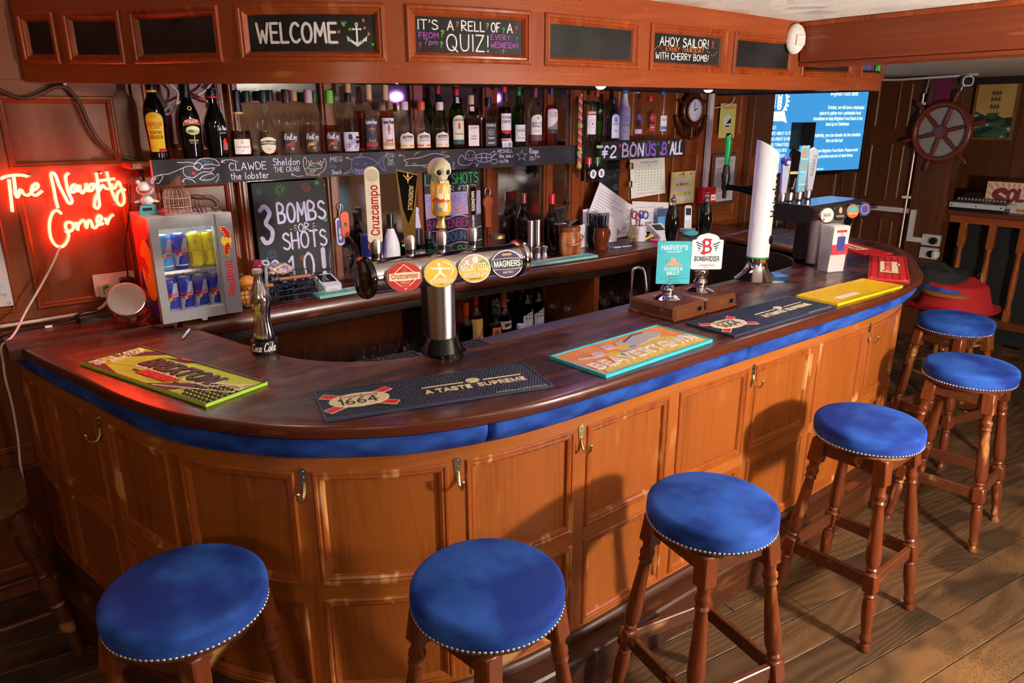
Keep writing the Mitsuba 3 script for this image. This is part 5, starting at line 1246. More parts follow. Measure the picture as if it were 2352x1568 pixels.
oval_badge(tap, 1.192, 1.822, 1.393, .054, .045, TU, col(240, 196, 60), [
 ('archer', (250, 244, 226), unary_union([Point(-.004, .026).buffer(.005), LineString([(-.03, .016), (.03, .012)]).buffer(.0028), Polygon([(-.008, .020), (.006, .018), (.002, .0), (-.006, -.004)]), LineString([(-.004, 0), (-.022, -.014)]).buffer(.003), LineString([(0, 0), (.014, -.012)]).buffer(.003), LineString([(.012, .034), (.034, .022), (.040, .004), (.030, -.010)]).buffer(.0018)])), ('lettering', (250, 244, 226), printed_fit('STRONGBOW', -.036, .036, -.030, .013)), ('lettering', (210, 130, 30), printed_fit('CIDER', -.008, .008, -.037, .004))], .2)
oval_badge(tap, 1.320, 1.822, 1.390, .054, .045, TU, col(232, 196, 80), [
 ('scene', (206, 170, 170), Polygon([(-.050, .006), (-.03, .034), (0, .042), (.03, .034), (.05, .01), (.02, .016), (-.02, .010)])), ('hill', (150, 160, 80), Polygon([(.01, .014), (.03, .030), (.05, .008), (.03, .006)])), ('emblem', (240, 232, 214), unary_union([Point(-.024, .022).buffer(.007), ell(.01, .012, .004, .028)])), ('lettering', (252, 246, 236), unary_union([printed_fit('NECK', -.047, -.004, -.006, .022), printed_fit('OIL', .010, .045, -.006, .022)])), ('lettering', (252, 246, 236), printed_fit('SESSION IPA', -.040, .040, -.024, .012)), ('lettering', (120, 90, 40), printed_fit('BEAVERTOWN', -.02, .02, -.035, .005))], .2)
oval_badge(tap, 1.452, 1.822, 1.388, .054, .045, TU, col(58, 30, 96), [
 ('band', (210, 180, 110), Polygon([(-.052, -.016), (-.052, .017), (0, .020), (.052, .017), (.052, -.016), (0, -.019)])), ('band', (16, 16, 18), Polygon([(-.052, -.014), (-.052, .015), (0, .018), (.052, .015), (.052, -.014), (0, -.017)])), ('lettering', (246, 244, 244), printed_fit('MAGNERS', -.046, .046, -.008, .019)), ('emblem', (206, 150, 80), rrect(.034, .007, .003, 0, .031)), ('lettering', (226, 206, 190), printed_fit('DARK FRUIT', -.018, .018, -.030, .006))], .2)
def ferrule(parent, x, y, z0, z1):
 part(parent, 'ferrule', mv(lathe([(.013, 0), (.014, .012), (.014, .02), (.018, .025), (.0185, .055), (.014, .066)], 20), x, y, z0), 'm_steel', 40)
 part(parent, 'collar', cyl(.0155, .014, x, y, z0 + .008), 'm_black', 40)
for x in (1.02, 1.138, 1.255, 1.375): ferrule(tap, x, 1.905, 1.44, 1.5)
M = frame((1.02, 1.905, 1.497), (math.cos(.42), -math.sin(.42), 0), (0, 0, 1))
h1 = part(tap, 'handle', xf(join(prism(unary_union([rrect(.042, .20, .006, 0, .10), ell(.021, .021, 0, .196)]), .026, -.013)), M), col(236, 228, 208, .35), label='cream paddle handle with red lettering')
part(h1, 'face', xf(decal(ell(.018, .018, 0, .192), .0006, .0131), M), col(206, 196, 170, .4))
part(h1, 'lettering', xf(decal(affinity.rotate(printed_fit('Cruzcampo', 0, .145, -.011, .024), 90, origin=(0, 0)), .0006, .0132), M @ place(.002, .02, 0)), col(186, 36, 40, .4))
M = frame((1.138, 1.905, 1.497), (math.cos(.42), -math.sin(.42), 0), (0, 0, 1))
blade = Polygon([(-.016, 0), (.016, 0), (.020, .08), (.030, .19), (-.034, .205), (-.024, .08)])
h2 = part(tap, 'handle', xf(prism(blade, .024, -.012), M), 'm_gold', label='gold and black blade handle')
part(h2, 'panel', xf(prism(Polygon([(-.004, .045), (.014, .09), (.0285, .186), (-.031, .200), (-.018, .09)]), .004, .0115), M), 'm_black_gloss')
part(h2, 'lettering', xf(decal(affinity.rotate(printed_fit('STRONGBOW', 0, .072, -.006, .013), 84, origin=(0, 0)), .0006, .0156), M @ place(.003, .085, 0)), col(206, 180, 110))
part(h2, 'emblem', xf(decal(unary_union([LineString([(-.012, .188), (0, .172), (.014, .185)]).buffer(.0014), LineString([(.001, .193), (.0, .165)]).buffer(.0012), Polygon([(-.004, .182), (.0, .196), (.005, .181)])]), .0006, .0156), M), col(214, 180, 90))
cx, cy = 1.255, 1.905
h3 = part(tap, 'handle', mv(lathe([(.010, 0), (.010, .01), (.018, .02), (.014, .03), (.012, .045), (.016, .055), (.012, .062)], 20), cx, cy, 1.497), 'm_brass', 40, label='brass stem holding a beer can and skull')
part(h3, 'can', mv(lathe([(.024, 0), (.029, .008), (.031, .014), (.031, .092), (.027, .10)], 28), cx, cy, 1.556), col(232, 176, 40, .35), 40, label='yellow printed beer can')
def can_deco(items, M=None):
 for nm, c, g in items:
  m = bend(decal(g, .0005), .0313); part(h3, nm, mv(rot(m, -.45), cx, cy, 1.556), col(*c, .4))
can_deco([('stripes', (236, 228, 214), unary_union([Polygon([(-.03 + .017 * i, .092), (-.024 + .017 * i, .092), (-.026 + .015 * i, .06), (-.031 + .015 * i, .06)]) for i in range(5)])), ('mountain', (150, 140, 130), Polygon([(-.034, .012), (-.022, .05), (-.008, .034), (.004, .012)])), ('scene', (206, 70, 50), Polygon([(-.036, .048), (-.02, .056), (.01, .05), (.03, .046), (.03, .042), (-.03, .042)])), ('figure', (244, 236, 224), unary_union([Point(-.004, .06).buffer(.009), ell(.006, .010, .022, .058)])), ('lettering', (250, 244, 236), unary_union([printed_fit('NECK', -.012, .02, .026, .010), printed_fit('OIL', .0, .022, .014, .010)]))])
sk = trimesh.creation.icosphere(3, .036)
v = sk.vertices.copy()
v[:, 2] *= 1.08; jaw = v[:, 2] < -.012
v[jaw, 0] *= .72; v[jaw, 1] = v[jaw, 1] * .9 - .004; v[:, 1] *= 1.08
fr = (v[:, 1] < -.01)
for sx in (-.014, .014):
 d = np.hypot(v[:, 0] - sx, v[:, 2] + .004); v[:, 1] += np.where(fr, .013 * np.exp(-(d / .009) ** 2), 0)
d = np.hypot(v[:, 0], v[:, 2] + .018); v[:, 1] += np.where(fr, .006 * np.exp(-(d / .005) ** 2), 0)
sk.vertices = v
skull = part(h3, 'skull', mv(rot(sk, -.1), cx - .002, cy, 1.692), col(206, 196, 170, .5), 60, label='ivory skull on top of the can')
for sx in (-.014, .014):
 e = trimesh.creation.icosphere(2, .0085); e.apply_scale([1, .5, 1.1])
 part(h3, 'eye_socket', mv(rot(mv(e, sx, -.0265, -.004), -.1), cx - .002, cy, 1.692), 'm_black_gloss', 40)
for i in range(5):
 part(h3, 'tooth', mv(rot(bx(.0055, .004, .008, -.0125 + .00625 * i, -.030, -.037, .001), -.1), cx - .002, cy, 1.692), col(226, 216, 190, .5))
M = frame((1.375, 1.905, 1.497), (math.cos(.42), -math.sin(.42), 0), (0, 0, 1))
h4 = part(tap, 'handle', xf(prism(Polygon([(-.009, 0), (.009, 0), (.014, .145), (-.014, .145)]), .022, -.011), M), 'm_chrome', label='slim chrome handle with a black strip')
part(h4, 'panel', xf(prism(Polygon([(-.006, .05), (.007, .05), (.0105, .138), (-.0095, .138)]), .002, .0105), M), 'm_black_gloss')
part(h4, 'panel', xf(prism(Polygon([(-.004, .006), (.005, .006), (.007, .05), (-.006, .05)]), .002, .0105), M), col(40, 26, 80, .3))
part(h4, 'lettering', xf(decal(affinity.rotate(printed_fit('MAGNERS', 0, .062, -.0045, .010), -90, origin=(0, 0)), .0006, .0127), M @ place(.0, .125, 0)), 'm_white')
part(h4, 'lettering', xf(decal(affinity.rotate(printed_fit('DARK FRUIT', 0, .04, -.003, .007), -90, origin=(0, 0)), .0006, .0127), M @ place(.0, .05, 0)), 'm_white')
for x in (1.02, 1.138, 1.255, 1.375):
 part(tap, 'spout', tube([(x, 1.945, 1.405), (x, 1.985, 1.40), (x, 1.995, 1.37), (x, 1.995, 1.33)], .010, 10, smooth=4), 'm_chrome', 40)
ck = thing('soda_font', 'chrome soda tap shaped like a fluted glass bottle on a round black foot', 'soda tap')
X, Y_ = .80, 2.305
pr = [(.030, .0), (.034, .01), (.031, .03), (.026, .06), (.0255, .085), (.029, .105), (.0335, .12), (.0345, .135), (.0325, .15), (.026, .168), (.017, .19), (.0135, .205), (.0125, .222), (.0125, .226)]
m = lathe(pr, 48); v = m.vertices.copy(); a = np.arctan2(v[:, 1], v[:, 0])
zz = v[:, 2]; fl = np.where((zz > .008) & (zz < .10), 1, np.where((zz > .155) & (zz < .2), .8, 0))
v[:, :2] *= (1 + .05 * fl * np.cos(a * 12))[:, None]
m.vertices = v
put(ck, mv(m, X, Y_, 1.143), 'm_chrome', True)
part(ck, 'foot', mv(lathe([(.044, 0), (.045, .003), (.045, .040), (.043, .044), (.034, .045)], 36), X, Y_, 1.1002), 'm_black', 40, label='round black foot')
cap_ = lathe([(.0155, 0), (.017, .002), (.0165, .010), (.014, .014)], 24)
part(ck, 'cap', mv(cap_, X, Y_, 1.366), col(214, 206, 200, .3), 40, label='pale crown cap')
part(ck, 'lettering', mv(rot(bend(decal(hand_fit('Coca', -.060, -.022, .012, .026, .12, slant=.25), .0005), .0452), -.1), X, Y_, 1.1002), 'm_white')
part(ck, 'lettering', mv(rot(bend(decal(hand_fit('Cola', -.016, .026, .012, .028, .12, slant=.25), .0005), .0452), -.1), X, Y_, 1.1002), 'm_white')
textured('pump_wood', wood_fn((62, 30, 18), (96, 52, 30), (126, 72, 42), 'x', 1.0, (156, 110, 70), 0.5), 0.3)
def hand_pump(x, y, label, clip):
 k = thing('hand_pump', label, 'hand pump', 'hand pumps on the worktop')
 put(k, box2(x - .096, x + .096, y - .115, y + .115, 1.1003, 1.158, .010), 'm_pump_wood')
 part(k, 'plinth', box2(x - .100, x + .100, y - .119, y + .119, 1.1003, 1.112, .003), 'm_pump_wood')
 p = part(k, 'label_holder', box2(x + .035, x + .063, y - .1215, y - .1145, 1.122, 1.142, .001), 'm_steel')
 part(p, 'window', box2(x + .038, x + .060, y - .1222, y - .1214, 1.126, 1.138), 'm_black_gloss')
 part(k, 'escutcheon', mv(lathe([(.056, 0), (.058, .003), (.050, .008), (.034, .016), (.026, .020)], 36), x, y, 1.158), 'm_chrome', 40)
 part(k, 'column', mv(lathe([(.022, .018), (.026, .028), (.030, .038), (.024, .05), (.019, .056), (.028, .068), (.030, .082), (.026, .094), (.018, .104), (.015, .14), (.015, .22)], 30), x, y, 1.158), 'm_chrome', 40)
 part(k, 'handle', mv(lathe([(.014, 0), (.017, .006), (.016, .012), (.022, .03), (.0285, .075), (.027, .105), (.020, .135), (.013, .152)], 28), x, y, 1.37), 'm_black_gloss', 40, label='turned black handle')
 part(k, 'finial', mv(lathe([(.012, 0), (.015, .006), (.009, .012), (.009, .018), (.012, .024), (.007, .030), (.0075, .036), (.0, .044)], 18), x, y, 1.521), 'm_chrome', 40)
 M = frame((x - .022, y - .036, 1.31), (math.cos(.70), -math.sin(.70), 0), (0, .0, 1))
 clip(k, M)
 return k
def clip_blue(k, M):
 c = part(k, 'pump_clip', xf(prism(rrect(.130, .166, .003), .006, 0), M), col(78, 190, 206, .35), label='turquoise pump clip')
 W = col(226, 240, 240, .5)
 part(c, 'lettering', xf(decal(printed_fit("HARVEY'S", -.050, .050, .050, .018, False).buffer(.0006), .0006, .0061), M), W)
 part(c, 'lettering', xf(decal(printed_fit('BREWERY', -.030, .030, .040, .005), .0006, .0061), M), W)
 part(c, 'picture', xf(decal(unary_union([Polygon([(-.032, -.012), (-.02, .004), (-.010, .002), (-.006, .018), (.004, .020), (.010, .004), (.026, .0), (.034, -.012)]), sbox(-.012, 0, -.008, .026)]), .0006, .0061), M), col(206, 160, 130, .5))
 part(c, 'lettering', xf(decal(unary_union([printed_fit('SUSSEX', -.036, .036, -.030, .013), printed_fit('BEST', -.024, .024, -.047, .013)]), .0006, .0061), M), col(214, 232, 226, .5))
 part(c, 'lettering', xf(decal(unary_union([printed_fit('BITTER', -.018, .018, -.056, .005), printed_fit('A BLEND OF FINE SUSSEX HOPS', -.05, .05, -.063, .0028, False), printed_fit('ABV 4.0%', -.014, .014, -.069, .004), printed_fit('LEWES SUSSEX', -.028, .028, -.078, .004)]), .0006, .0061), M), col(40, 110, 140, .5))
def clip_white(k, M):
 M = M @ place(0, .008, 0)
 c = part(k, 'pump_clip', xf(prism(unary_union([rrect(.124, .120, .006), ell(.045, .022, 0, .062), ell(.02, .012, 0, .074)]), .006, 0), M), col(236, 236, 238, .35), label='white pump clip')
 B = hand('B', .050, .17, -.014, .008)
 part(c, 'emblem', xf(decal(unary_union([B, LineString([(-.022, .050), (-.012, .062), (.012, .060)]).buffer(.0035), LineString([(-.018, .014), (-.024, .006), (-.012, .002)]).buffer(.003)]), .0006, .0061), M), col(176, 36, 50, .4))
 wing = [LineString([(s * (.022 + .004 * i), .040 - .008 * i), (s * (.046 - .004 * i), .050 - .011 * i)]).buffer(.0022) for s in (-1, 1) for i in range(4)]
 part(c, 'wings', xf(decal(unary_union(wing), .0006, .0061), M), col(40, 50, 80, .4))
 part(c, 'lettering', xf(decal(printed_fit('BOMBARDIER', -.050, .050, -.026, .019), .0006, .0061), M), col(50, 50, 60, .4))
 part(c, 'lettering', xf(decal(unary_union([printed_fit('AMBER BEER', -.028, .034, -.046, .005), printed_fit('4.1%', -.008, .008, -.054, .004)]), .0006, .0061), M), col(206, 80, 80, .4))
hand_pump(2.232, 1.778, 'black-handled beer hand pump with a turquoise clip on a wooden box', clip_blue)
hand_pump(2.436, 1.775, 'black-handled beer hand pump with a white clip on a wooden box', clip_white)
sw = thing('drip_rail', 'bent chrome rail standing behind the hand pumps', 'rail')
put(sw, tube([(2.24, 1.975, 1.06), (2.24, 1.975, 1.22), (2.255, 1.975, 1.245), (2.275, 1.965, 1.245), (2.29, 1.95, 1.22), (2.30, 1.93, 1.06)], .006, 10, smooth=5), 'm_chrome', 40)
hk = thing('beer_tap', 'white frosted column beer tap with a green star top and flared chrome foot', 'beer tap', 'beer taps on the worktop')
X, Y_ = 3.045, 1.905
body = lathe([(.050, 0), (.051, .01), (.053, .50), (.052, .51)], 40)
v = body.vertices.copy(); top = v[:, 2] > .45; dirx = (v[:, 0] * .55 + v[:, 1] * .3)
v[:, 2] = np.where(top, v[:, 2] - .60 * (v[:, 0] * .78 - v[:, 1] * .62), v[:, 2])
body.vertices = v
put(hk, mv(body, X, Y_, 1.205), col(228, 230, 234, .3), 50)
nrm = np.array([.60 * .78, -.60 * .62, 1.0]); nrm /= np.linalg.norm(nrm)
ex = np.array([.62, .78, 0.0]); ey = np.cross(nrm, ex)
Mt = frame((X, Y_, 1.205 + .5103), ex, ey)
d_ = part(hk, 'disc', xf(decal(ell(.044, .052), .002, .001), Mt), col(24, 150, 60, .3), label='green disc with a red star')
part(d_, 'star', xf(decal(star(.030, .0125), .001, .0032), Mt), col(196, 30, 32, .3))
part(hk, 'foot', mv(lathe([(.098, 0), (.100, .004), (.090, .012), (.066, .035), (.052, .06), (.047, .085), (.050, .11)], 40), X, Y_, 1.1003), 'm_chrome', 50, label='flared chrome foot')
part(hk, 'neck_ring', mv(lathe([(.051, 0), (.0525, .002), (.0525, .006), (.051, .008)], 40, False), X, Y_, 1.205), col(40, 130, 70, .3))
part(hk, 'lettering', mv(rot(bend(affinity_m(decal(affinity.rotate(hand_fit('Heineken', 0, .20, -.014, .040, .15), 90, origin=(0, 0)), .003)) if False else mv(decal(affinity.rotate(hand_fit('Heineken', 0, .20, -.014, .040, .15), 90, origin=(0, 0)), .003), .022, .20, 0), .0525), -.12), X, Y_, 1.205), col(30, 30, 32, .4))
part(hk, 'button', mv(rot(xf(lathe([(.022, 0), (.02, .006), (.012, .010), (0, .012)], 24), frame((0, -.0515, .09), (1, 0, 0), (0, 0, 1))), .35), X, Y_, 1.205), 'm_black_gloss', 40)
tr = part(hk, 'drip_tray', prism(rrect(.22, .13, .05), .008, 0).apply_transform(place(X + .02, Y_ - .04, 1.1003, -.6)), 'm_chrome', 40)
part(tr, 'beer_mat', box2(-.05, .05, -.045, .045, 0, .002).apply_transform(place(X + .12, Y_ - .02, 1.1085, -.5)), col(60, 120, 170, .6))
part(hk, 'arm', tube([(X, Y_ + .045, 1.515), (X, Y_ + .09, 1.515), (X, Y_ + .14, 1.518), (X, Y_ + .205, 1.52)], np.array([.026, .018, .012, .014]), 14), 'm_black_gloss', 40)
part(hk, 'faucet', mv(lathe([(.008, -.055), (.010, -.05), (.010, -.02), (.016, -.012), (.017, .02), (.020, .025), (.021, .06), (.017, .066), (.015, .10), (.012, .105)], 18), X, Y_ + .215, 1.52), 'm_black', 40)
hh = part(hk, 'handle', mv(lathe([(.009, 0), (.012, .012), (.0145, .06), (.018, .11), (.0185, .125), (.014, .138), (.008, .142)], 18), X, Y_ + .215, 1.625), plain('green_glow', (30, 170, 90), .15), 40, label='translucent green handle')
part(hh, 'tip', mv(lathe([(.016, 0), (.015, .008), (.009, .014)], 18), X, Y_ + .215, 1.757), 'm_chrome', 40)
part(hh, 'star', mv(xf(decal(star(.010, .004), .001), frame((-.004, -.0175, .115), (1, 0, 0), (0, 0, 1))), X, Y_ + .215, 1.625), col(196, 36, 40))
ft = thing('beer_tap', 'far chrome beer tap with a broad flat bar, four tall handles and small badges', 'beer tap', 'beer taps on the worktop')
put(ft, mv(lathe([(.05, 0), (.05, .235)], 32, False), 3.62, 1.93, 1.11), 'm_steel', 60)
part(ft, 'base', mv(prism(rrect(.15, .17, .06), .012), 3.62, 1.94, 1.1003), 'm_black_gloss', 40)
part(ft, 'back_cover', box2(3.565, 3.675, 1.95, 2.03, 1.112, 1.35, .01), 'm_black')
prof = rrect(.25, .082, .038, 0, 0, 8)
bd = trimesh.creation.extrude_polygon(prof, .54)
part(ft, 'bar', xf(bd, frame((3.46, 1.995, 1.375), (0, 1, 0), (0, 0, 1))), 'm_chrome', 40, label='broad chrome bar')
part(ft, 'end_cap', xf(trimesh.creation.extrude_polygon(rrect(.256, .088, .040, 0, 0, 8), .02), frame((3.443, 1.995, 1.375), (0, 1, 0), (0, 0, 1))), 'm_black', 40)
for x, c, its in ((3.52, (236, 226, 222), [('lettering', (60, 50, 50), hand_fit('1664', -.022, .022, -.008, .018, .12)), ('ribbon', (196, 40, 44), Polygon([(-.03, -.03), (-.012, -.022), (-.02, -.014)]))]), (3.65, (40, 30, 26), [('lettering', (206, 180, 140), printed_fit('GUINNESS', -.024, .024, -.02, .01)), ('mark', (206, 190, 150), ell(.010, .016, 0, .014))]), (3.78, (226, 110, 60), [('scene', (90, 190, 196), Polygon([(-.034, .0), (-.02, .026), (.02, .026), (.034, 0)])), ('lettering', (240, 226, 180), printed_fit('BRIXTON', -.026, .026, -.018, .013))]), (3.91, (56, 74, 170), [('ring', (206, 160, 60), ell(.026, .026).difference(ell(.021, .021))), ('lettering', (196, 50, 70), hand_fit('F', -.008, .008, -.012, .024, .2))])):
 oval_badge(ft, x, 1.835, 1.372, .040, .038, 24, col(*c, .4), its, .1)
def tall_handle(x, mk, lettering=None):
 ferrule(ft, x, 2.08, 1.40, 1.46)
 part(ft, 'spout', tube([(x, 2.11, 1.38), (x, 2.14, 1.37), (x, 2.145, 1.33), (x, 2.145, 1.28)], .010, 10, smooth=3), 'm_black', 40)
 return mk(frame((x, 2.08, 1.46), (math.cos(.5), -math.sin(.5), 0), (0, 0, 1)))
def mkA(M):
 h = part(ft, 'handle', xf(prism(Polygon([(-.010, 0), (.010, 0), (.018, .15), (-.018, .15)]).buffer(.003), .02, -.01), M), col(190, 196, 220, .2), label='silver handle with a round crystal top')
 b = trimesh.creation.icosphere(2, .026); part(h, 'knob', xf(mv(b, 0, .165, 0), M), col(60, 60, 130, .1), True)
 part(h, 'roundel', xf(decal(ell(.012, .010, 0, .160), .001, .0265), M), col(226, 200, 206, .4))
def mkB(M):
 h = part(ft, 'handle', xf(prism(Polygon([(-.012, 0), (.012, 0), (.020, .10), (.024, .205), (-.010, .225), (-.022, .20), (-.018, .10)]).buffer(.002), .026, -.013), M), 'm_black_gloss', label='black handle with a gold band')
 part(h, 'band', xf(prism(rrect(.044, .014, .002, 0, .105), .028, -.014), M), 'm_gold')
 part(h, 'lettering', xf(decal(affinity.rotate(hand_fit('Guinness', 0, .06, -.004, .012, .12), 80, origin=(0, 0)), .0006, .0132), M @ place(.002, .02, 0)), col(206, 190, 150))
def mkC(M):
 h = part(ft, 'handle', xf(prism(Polygon([(-.020, 0), (.020, 0), (.024, .24), (.012, .232), (0, .24), (-.012, .232), (-.024, .24)]), .022, -.011), M), col(110, 186, 220, .4), label='pale blue handle with orange spots')
 part(h, 'lettering', xf(decal(hand_fit('B', -.012, .012, .185, .036, .22), .0006, .0112), M), col(226, 130, 60))
 for x, y, r in ((.006, .13, .011), (-.012, .15, .007), (.008, .015, .007)):
  part(h, 'spot', xf(decal(Point(x, y).buffer(r), .0006, .0112), M), col(232, 150, 50))
 part(h, 'waves', xf(decal(unary_union([LineString([(-.022 + .004 * i, y + .004 * ((i % 3) - 1)) for i in range(12)]).buffer(.0012) for y in (.172, .105, .04)] + [LineString([(-.02, .05 + .01 * i), (.02, .066 + .01 * i)]).buffer(.0008) for i in range(4)]), .0006, .0112), M), col(226, 236, 240))
def mkD(M):
 h = part(ft, 'handle', xf(prism(Polygon([(-.012, 0), (.012, 0), (.022, .12), (.024, .21), (0, .225), (-.024, .21), (-.022, .12)]).buffer(.002), .022, -.011), M), col(196, 200, 212, .2), label='silver and blue lettered handle')
 part(h, 'side', xf(prism(Polygon([(.012, 0), (.016, 0), (.027, .12), (.028, .2), (.022, .12)]), .020, -.010), M), col(40, 50, 140, .3))
 part(h, 'lettering', xf(decal(affinity.rotate(printed_fit("FOSTER'S", 0, .11, -.007, .015, False), 86, origin=(0, 0)), .0006, .0112), M @ place(.002, .08, 0)), col(60, 66, 110))
for x, mk in ((3.50, mkA), (3.575, mkB), (3.665, mkC), (3.755, mkD)): tall_handle(x, mk)
lf = thing('leaflet_holder', 'clear holder packed with folded leaflets near the right end of the bar', 'leaflet holder')
M = place(3.505, 1.775, 1.1003, -.35)
put(lf, xf(join(box2(-.056, .056, -.045, -.0435, 0, .10), box2(-.056, .056, .0435, .045, 0, .14), box2(-.056, -.0545, -.0435, .0435, 0, .12), box2(.0545, .056, -.0435, .0435, 0, .12), box2(-.056, .056, -.045, .045, 0, .002)), M), 'm_acrylic')
for i in range(12):
 t_ = (i - 5.5)
 m = bx(.098, .0022, .225, 0, 0, 0)
 v = m.vertices; v[:, 1] += t_ * (.0060 + .0022 * (v[:, 2] / .225) ** 2) ; m.vertices = v
 key = part(lf, 'leaflet', xf(mv(m, 0, 0, .003 + .002 * (i % 3)), M), 'm_paper')
 if i == 0:
  my = -.0332 - .0022
  part(key, 'print', xf(box2(-.049, .049, -.0465, -.0455, .09, .14), M), col(206, 60, 70))
  for nm, c, b_ in (('figure', (60, 70, 150), box2(-.02, .025, -.0468, -.0458, .11, .18)), ('lettering', (206, 60, 70), box2(-.03, .03, -.0468, -.0458, .20, .212)), ('figure', (214, 170, 150), box2(-.006, .012, -.0468, -.0458, .18, .196))):
   part(key, nm, xf(b_, M), col(*c))
for x, y, a in ((.455 + .20, 2.60, 0),):
 pn = thing('pen', 'clear ballpoint pen with a blue end lying behind the lime mat', 'pen')
 A, B = np.array((.62, 2.615, 1.1055)), np.array((.672, 2.718, 1.1055))
 put(pn, rod(A + (B - A) * .14, B, .0042, 8), col(200, 196, 206, .2))
 part(pn, 'tip', rod(A, A + (B - A) * .14, .001, 8, .0038), col(206, 176, 140, .3))
 part(pn, 'end_cap', rod(B, B + (B - A) * .1, .0046, 8), col(60, 60, 200, .3))
# ------------------------------------------------------------------ neon sign, chalk drawings: stroke lines in millimetres (x, z) on their plane
NEON = [[(227,1644),(245,1652),(269,1655),(292,1654),(310,1649)],[(252,1642),(249,1605),(246,1568),(243,1529)],[(268,1651),(266,1621),(263,1591),(266,1579),(272,1587),(277,1602),(284,1601),(287,1589),(298,1583),(308,1589)],[(312,1598),(328,1605),(336,1615),(331,1623),(319,1615),(312,1598),(315,1584),(327,1583),(346,1597)],[(384,1531),(382,1565),(382,1607),(381,1649),(388,1658),(396,1647),(402,1610),(412,1574),(420,1548),(429,1546),(433,1558),(427,1583),(425,1615),(427,1643),(439,1656)],[(454,1614),(441,1607),(435,1589),(445,1586),(457,1610),(457,1584)],[(467,1611),(466,1586),(473,1581),(484,1596),(488,1614),(488,1592),(492,1584)],[(513,1612),(498,1606),(493,1588),(505,1589),(518,1610),(523,1588),(522,1559),(521,1534),(512,1520),(503,1528),(509,1553),(521,1576),(536,1596),(543,1605),(550,1593),(561,1589)],[(528,1652),(527,1617),(526,1584)],[(564,1654),(566,1611),(573,1567),(579,1544)],[(531,1621),(561,1624),(588,1627)],[(574,1609),(574,1595),(582,1592),(598,1615),(604,1596),(609,1561),(605,1535),(592,1525),(583,1539),(585,1562),(596,1579),(618,1584)],[(392,1509),(381,1522),(366,1517),(353,1493),(345,1462),(344,1426),(352,1400),(366,1389),(382,1394),(396,1413),(402,1434),(393,1446)],[(409,1479),(398,1469),(399,1451),(409,1443),(421,1454),(421,1471),(409,1479)],[(432,1475),(433,1461),(434,1446),(439,1464),(453,1478),(462,1481)],[(462,1480),(463,1465),(464,1450),(470,1468),(479,1478),(484,1467),(485,1452),(493,1448),(503,1458),(514,1472),(520,1486),(513,1493),(504,1482),(504,1465),(513,1459),(524,1464)],[(531,1483),(534,1470),(536,1459),(542,1473),(553,1487),(563,1493)]]
NEON_BACK = [(212,1651),(230,1658),(269,1668),(312,1664),(346,1656),(385,1669),(409,1667),(437,1669),(469,1653),(492,1652),(522,1662),(565,1667),(592,1642),(617,1608),(622,1552),(604,1520),(583,1491),(541,1444),(487,1437),(441,1434),(411,1407),(393,1380),(368,1377),(341,1404),(329,1448),(328,1477),(314,1503),(290,1517),(257,1518),(236,1517),(228,1535),(230,1579),(220,1600),(205,1614)]
LOBSTER = [[(670,1612),(670,1627),(682,1639),(704,1646),(731,1648),(756,1656),(785,1667),(800,1672),(817,1673),(831,1667),(840,1659)],[(787,1667),(786,1651),(792,1638),(805,1632),(823,1631),(838,1641),(861,1650),(889,1644),(895,1636)],[(833,1685),(856,1698),(889,1699),(913,1689),(921,1670),(893,1677),(871,1676),(856,1668),(869,1661),(902,1663),(886,1649)],[(841,1623),(851,1633),(870,1639),(889,1642)],[(841,1623),(853,1619),(879,1619),(898,1627),(913,1640),(913,1627),(900,1608)],[(769,1689),(788,1687),(809,1688),(829,1682),(847,1684),(856,1673),(848,1659),(835,1658),(825,1670),(836,1684)],[(672,1615),(678,1628),(687,1635)],[(686,1615),(696,1617),(712,1637),(708,1643)],[(776,1616),(791,1629),(814,1623),(824,1611)],[(780,1626),(783,1612)],[(992,1682),(969,1691),(946,1691),(929,1683)],[(936,1693),(929,1683),(942,1681)]]
MOUTH = [[(815,1654),(830,1650),(827,1638),(817,1641),(815,1654)]]
CRAB = [[(1274,1691),(1264,1680),(1263,1656),(1273,1628),(1295,1615),(1326,1618),(1354,1636),(1365,1660),(1359,1682)],[(1274,1691),(1279,1675),(1274,1658)],[(1359,1682),(1350,1665),(1338,1651)],[(1281,1642),(1286,1653),(1304,1662),(1330,1661),(1346,1645),(1315,1640),(1281,1642)],[(1286,1675),(1290,1655),(1299,1676),(1304,1662)],[(1326,1671),(1330,1659),(1340,1673),(1343,1661)],[(1288,1633),(1301,1631),(1310,1632),(1300,1621),(1290,1627)],[(1270,1622),(1276,1614)],[(1326,1615),(1332,1609)],[(1257,1615),(1231,1613),(1209,1625)],[(1213,1628),(1208,1626),(1211,1615)],[(1484,1672),(1471,1678),(1459,1681)],[(1466,1684),(1459,1681),(1463,1676)]]
SHARK = [[(1482,1653),(1489,1673),(1512,1681),(1555,1679),(1588,1668),(1616,1653),(1632,1674),(1651,1686),(1638,1653),(1648,1618),(1624,1633),(1615,1651),(1586,1638),(1568,1622),(1536,1609),(1498,1613),(1482,1633),(1482,1653)],[(1517,1677),(1532,1699),(1534,1679)],[(1481,1633),(1440,1612),(1485,1621)],[(1561,1618),(1585,1629),(1603,1607),(1562,1616)],[(1497,1633),(1527,1626),(1552,1634),(1541,1617),(1517,1614),(1499,1623),(1497,1633)],[(1502,1630),(1506,1622),(1513,1627),(1518,1618),(1526,1625),(1532,1619),(1539,1627),(1544,1623),(1549,1632)],[(1501,1655),(1512,1649)],[(1541,1648),(1556,1654)]]
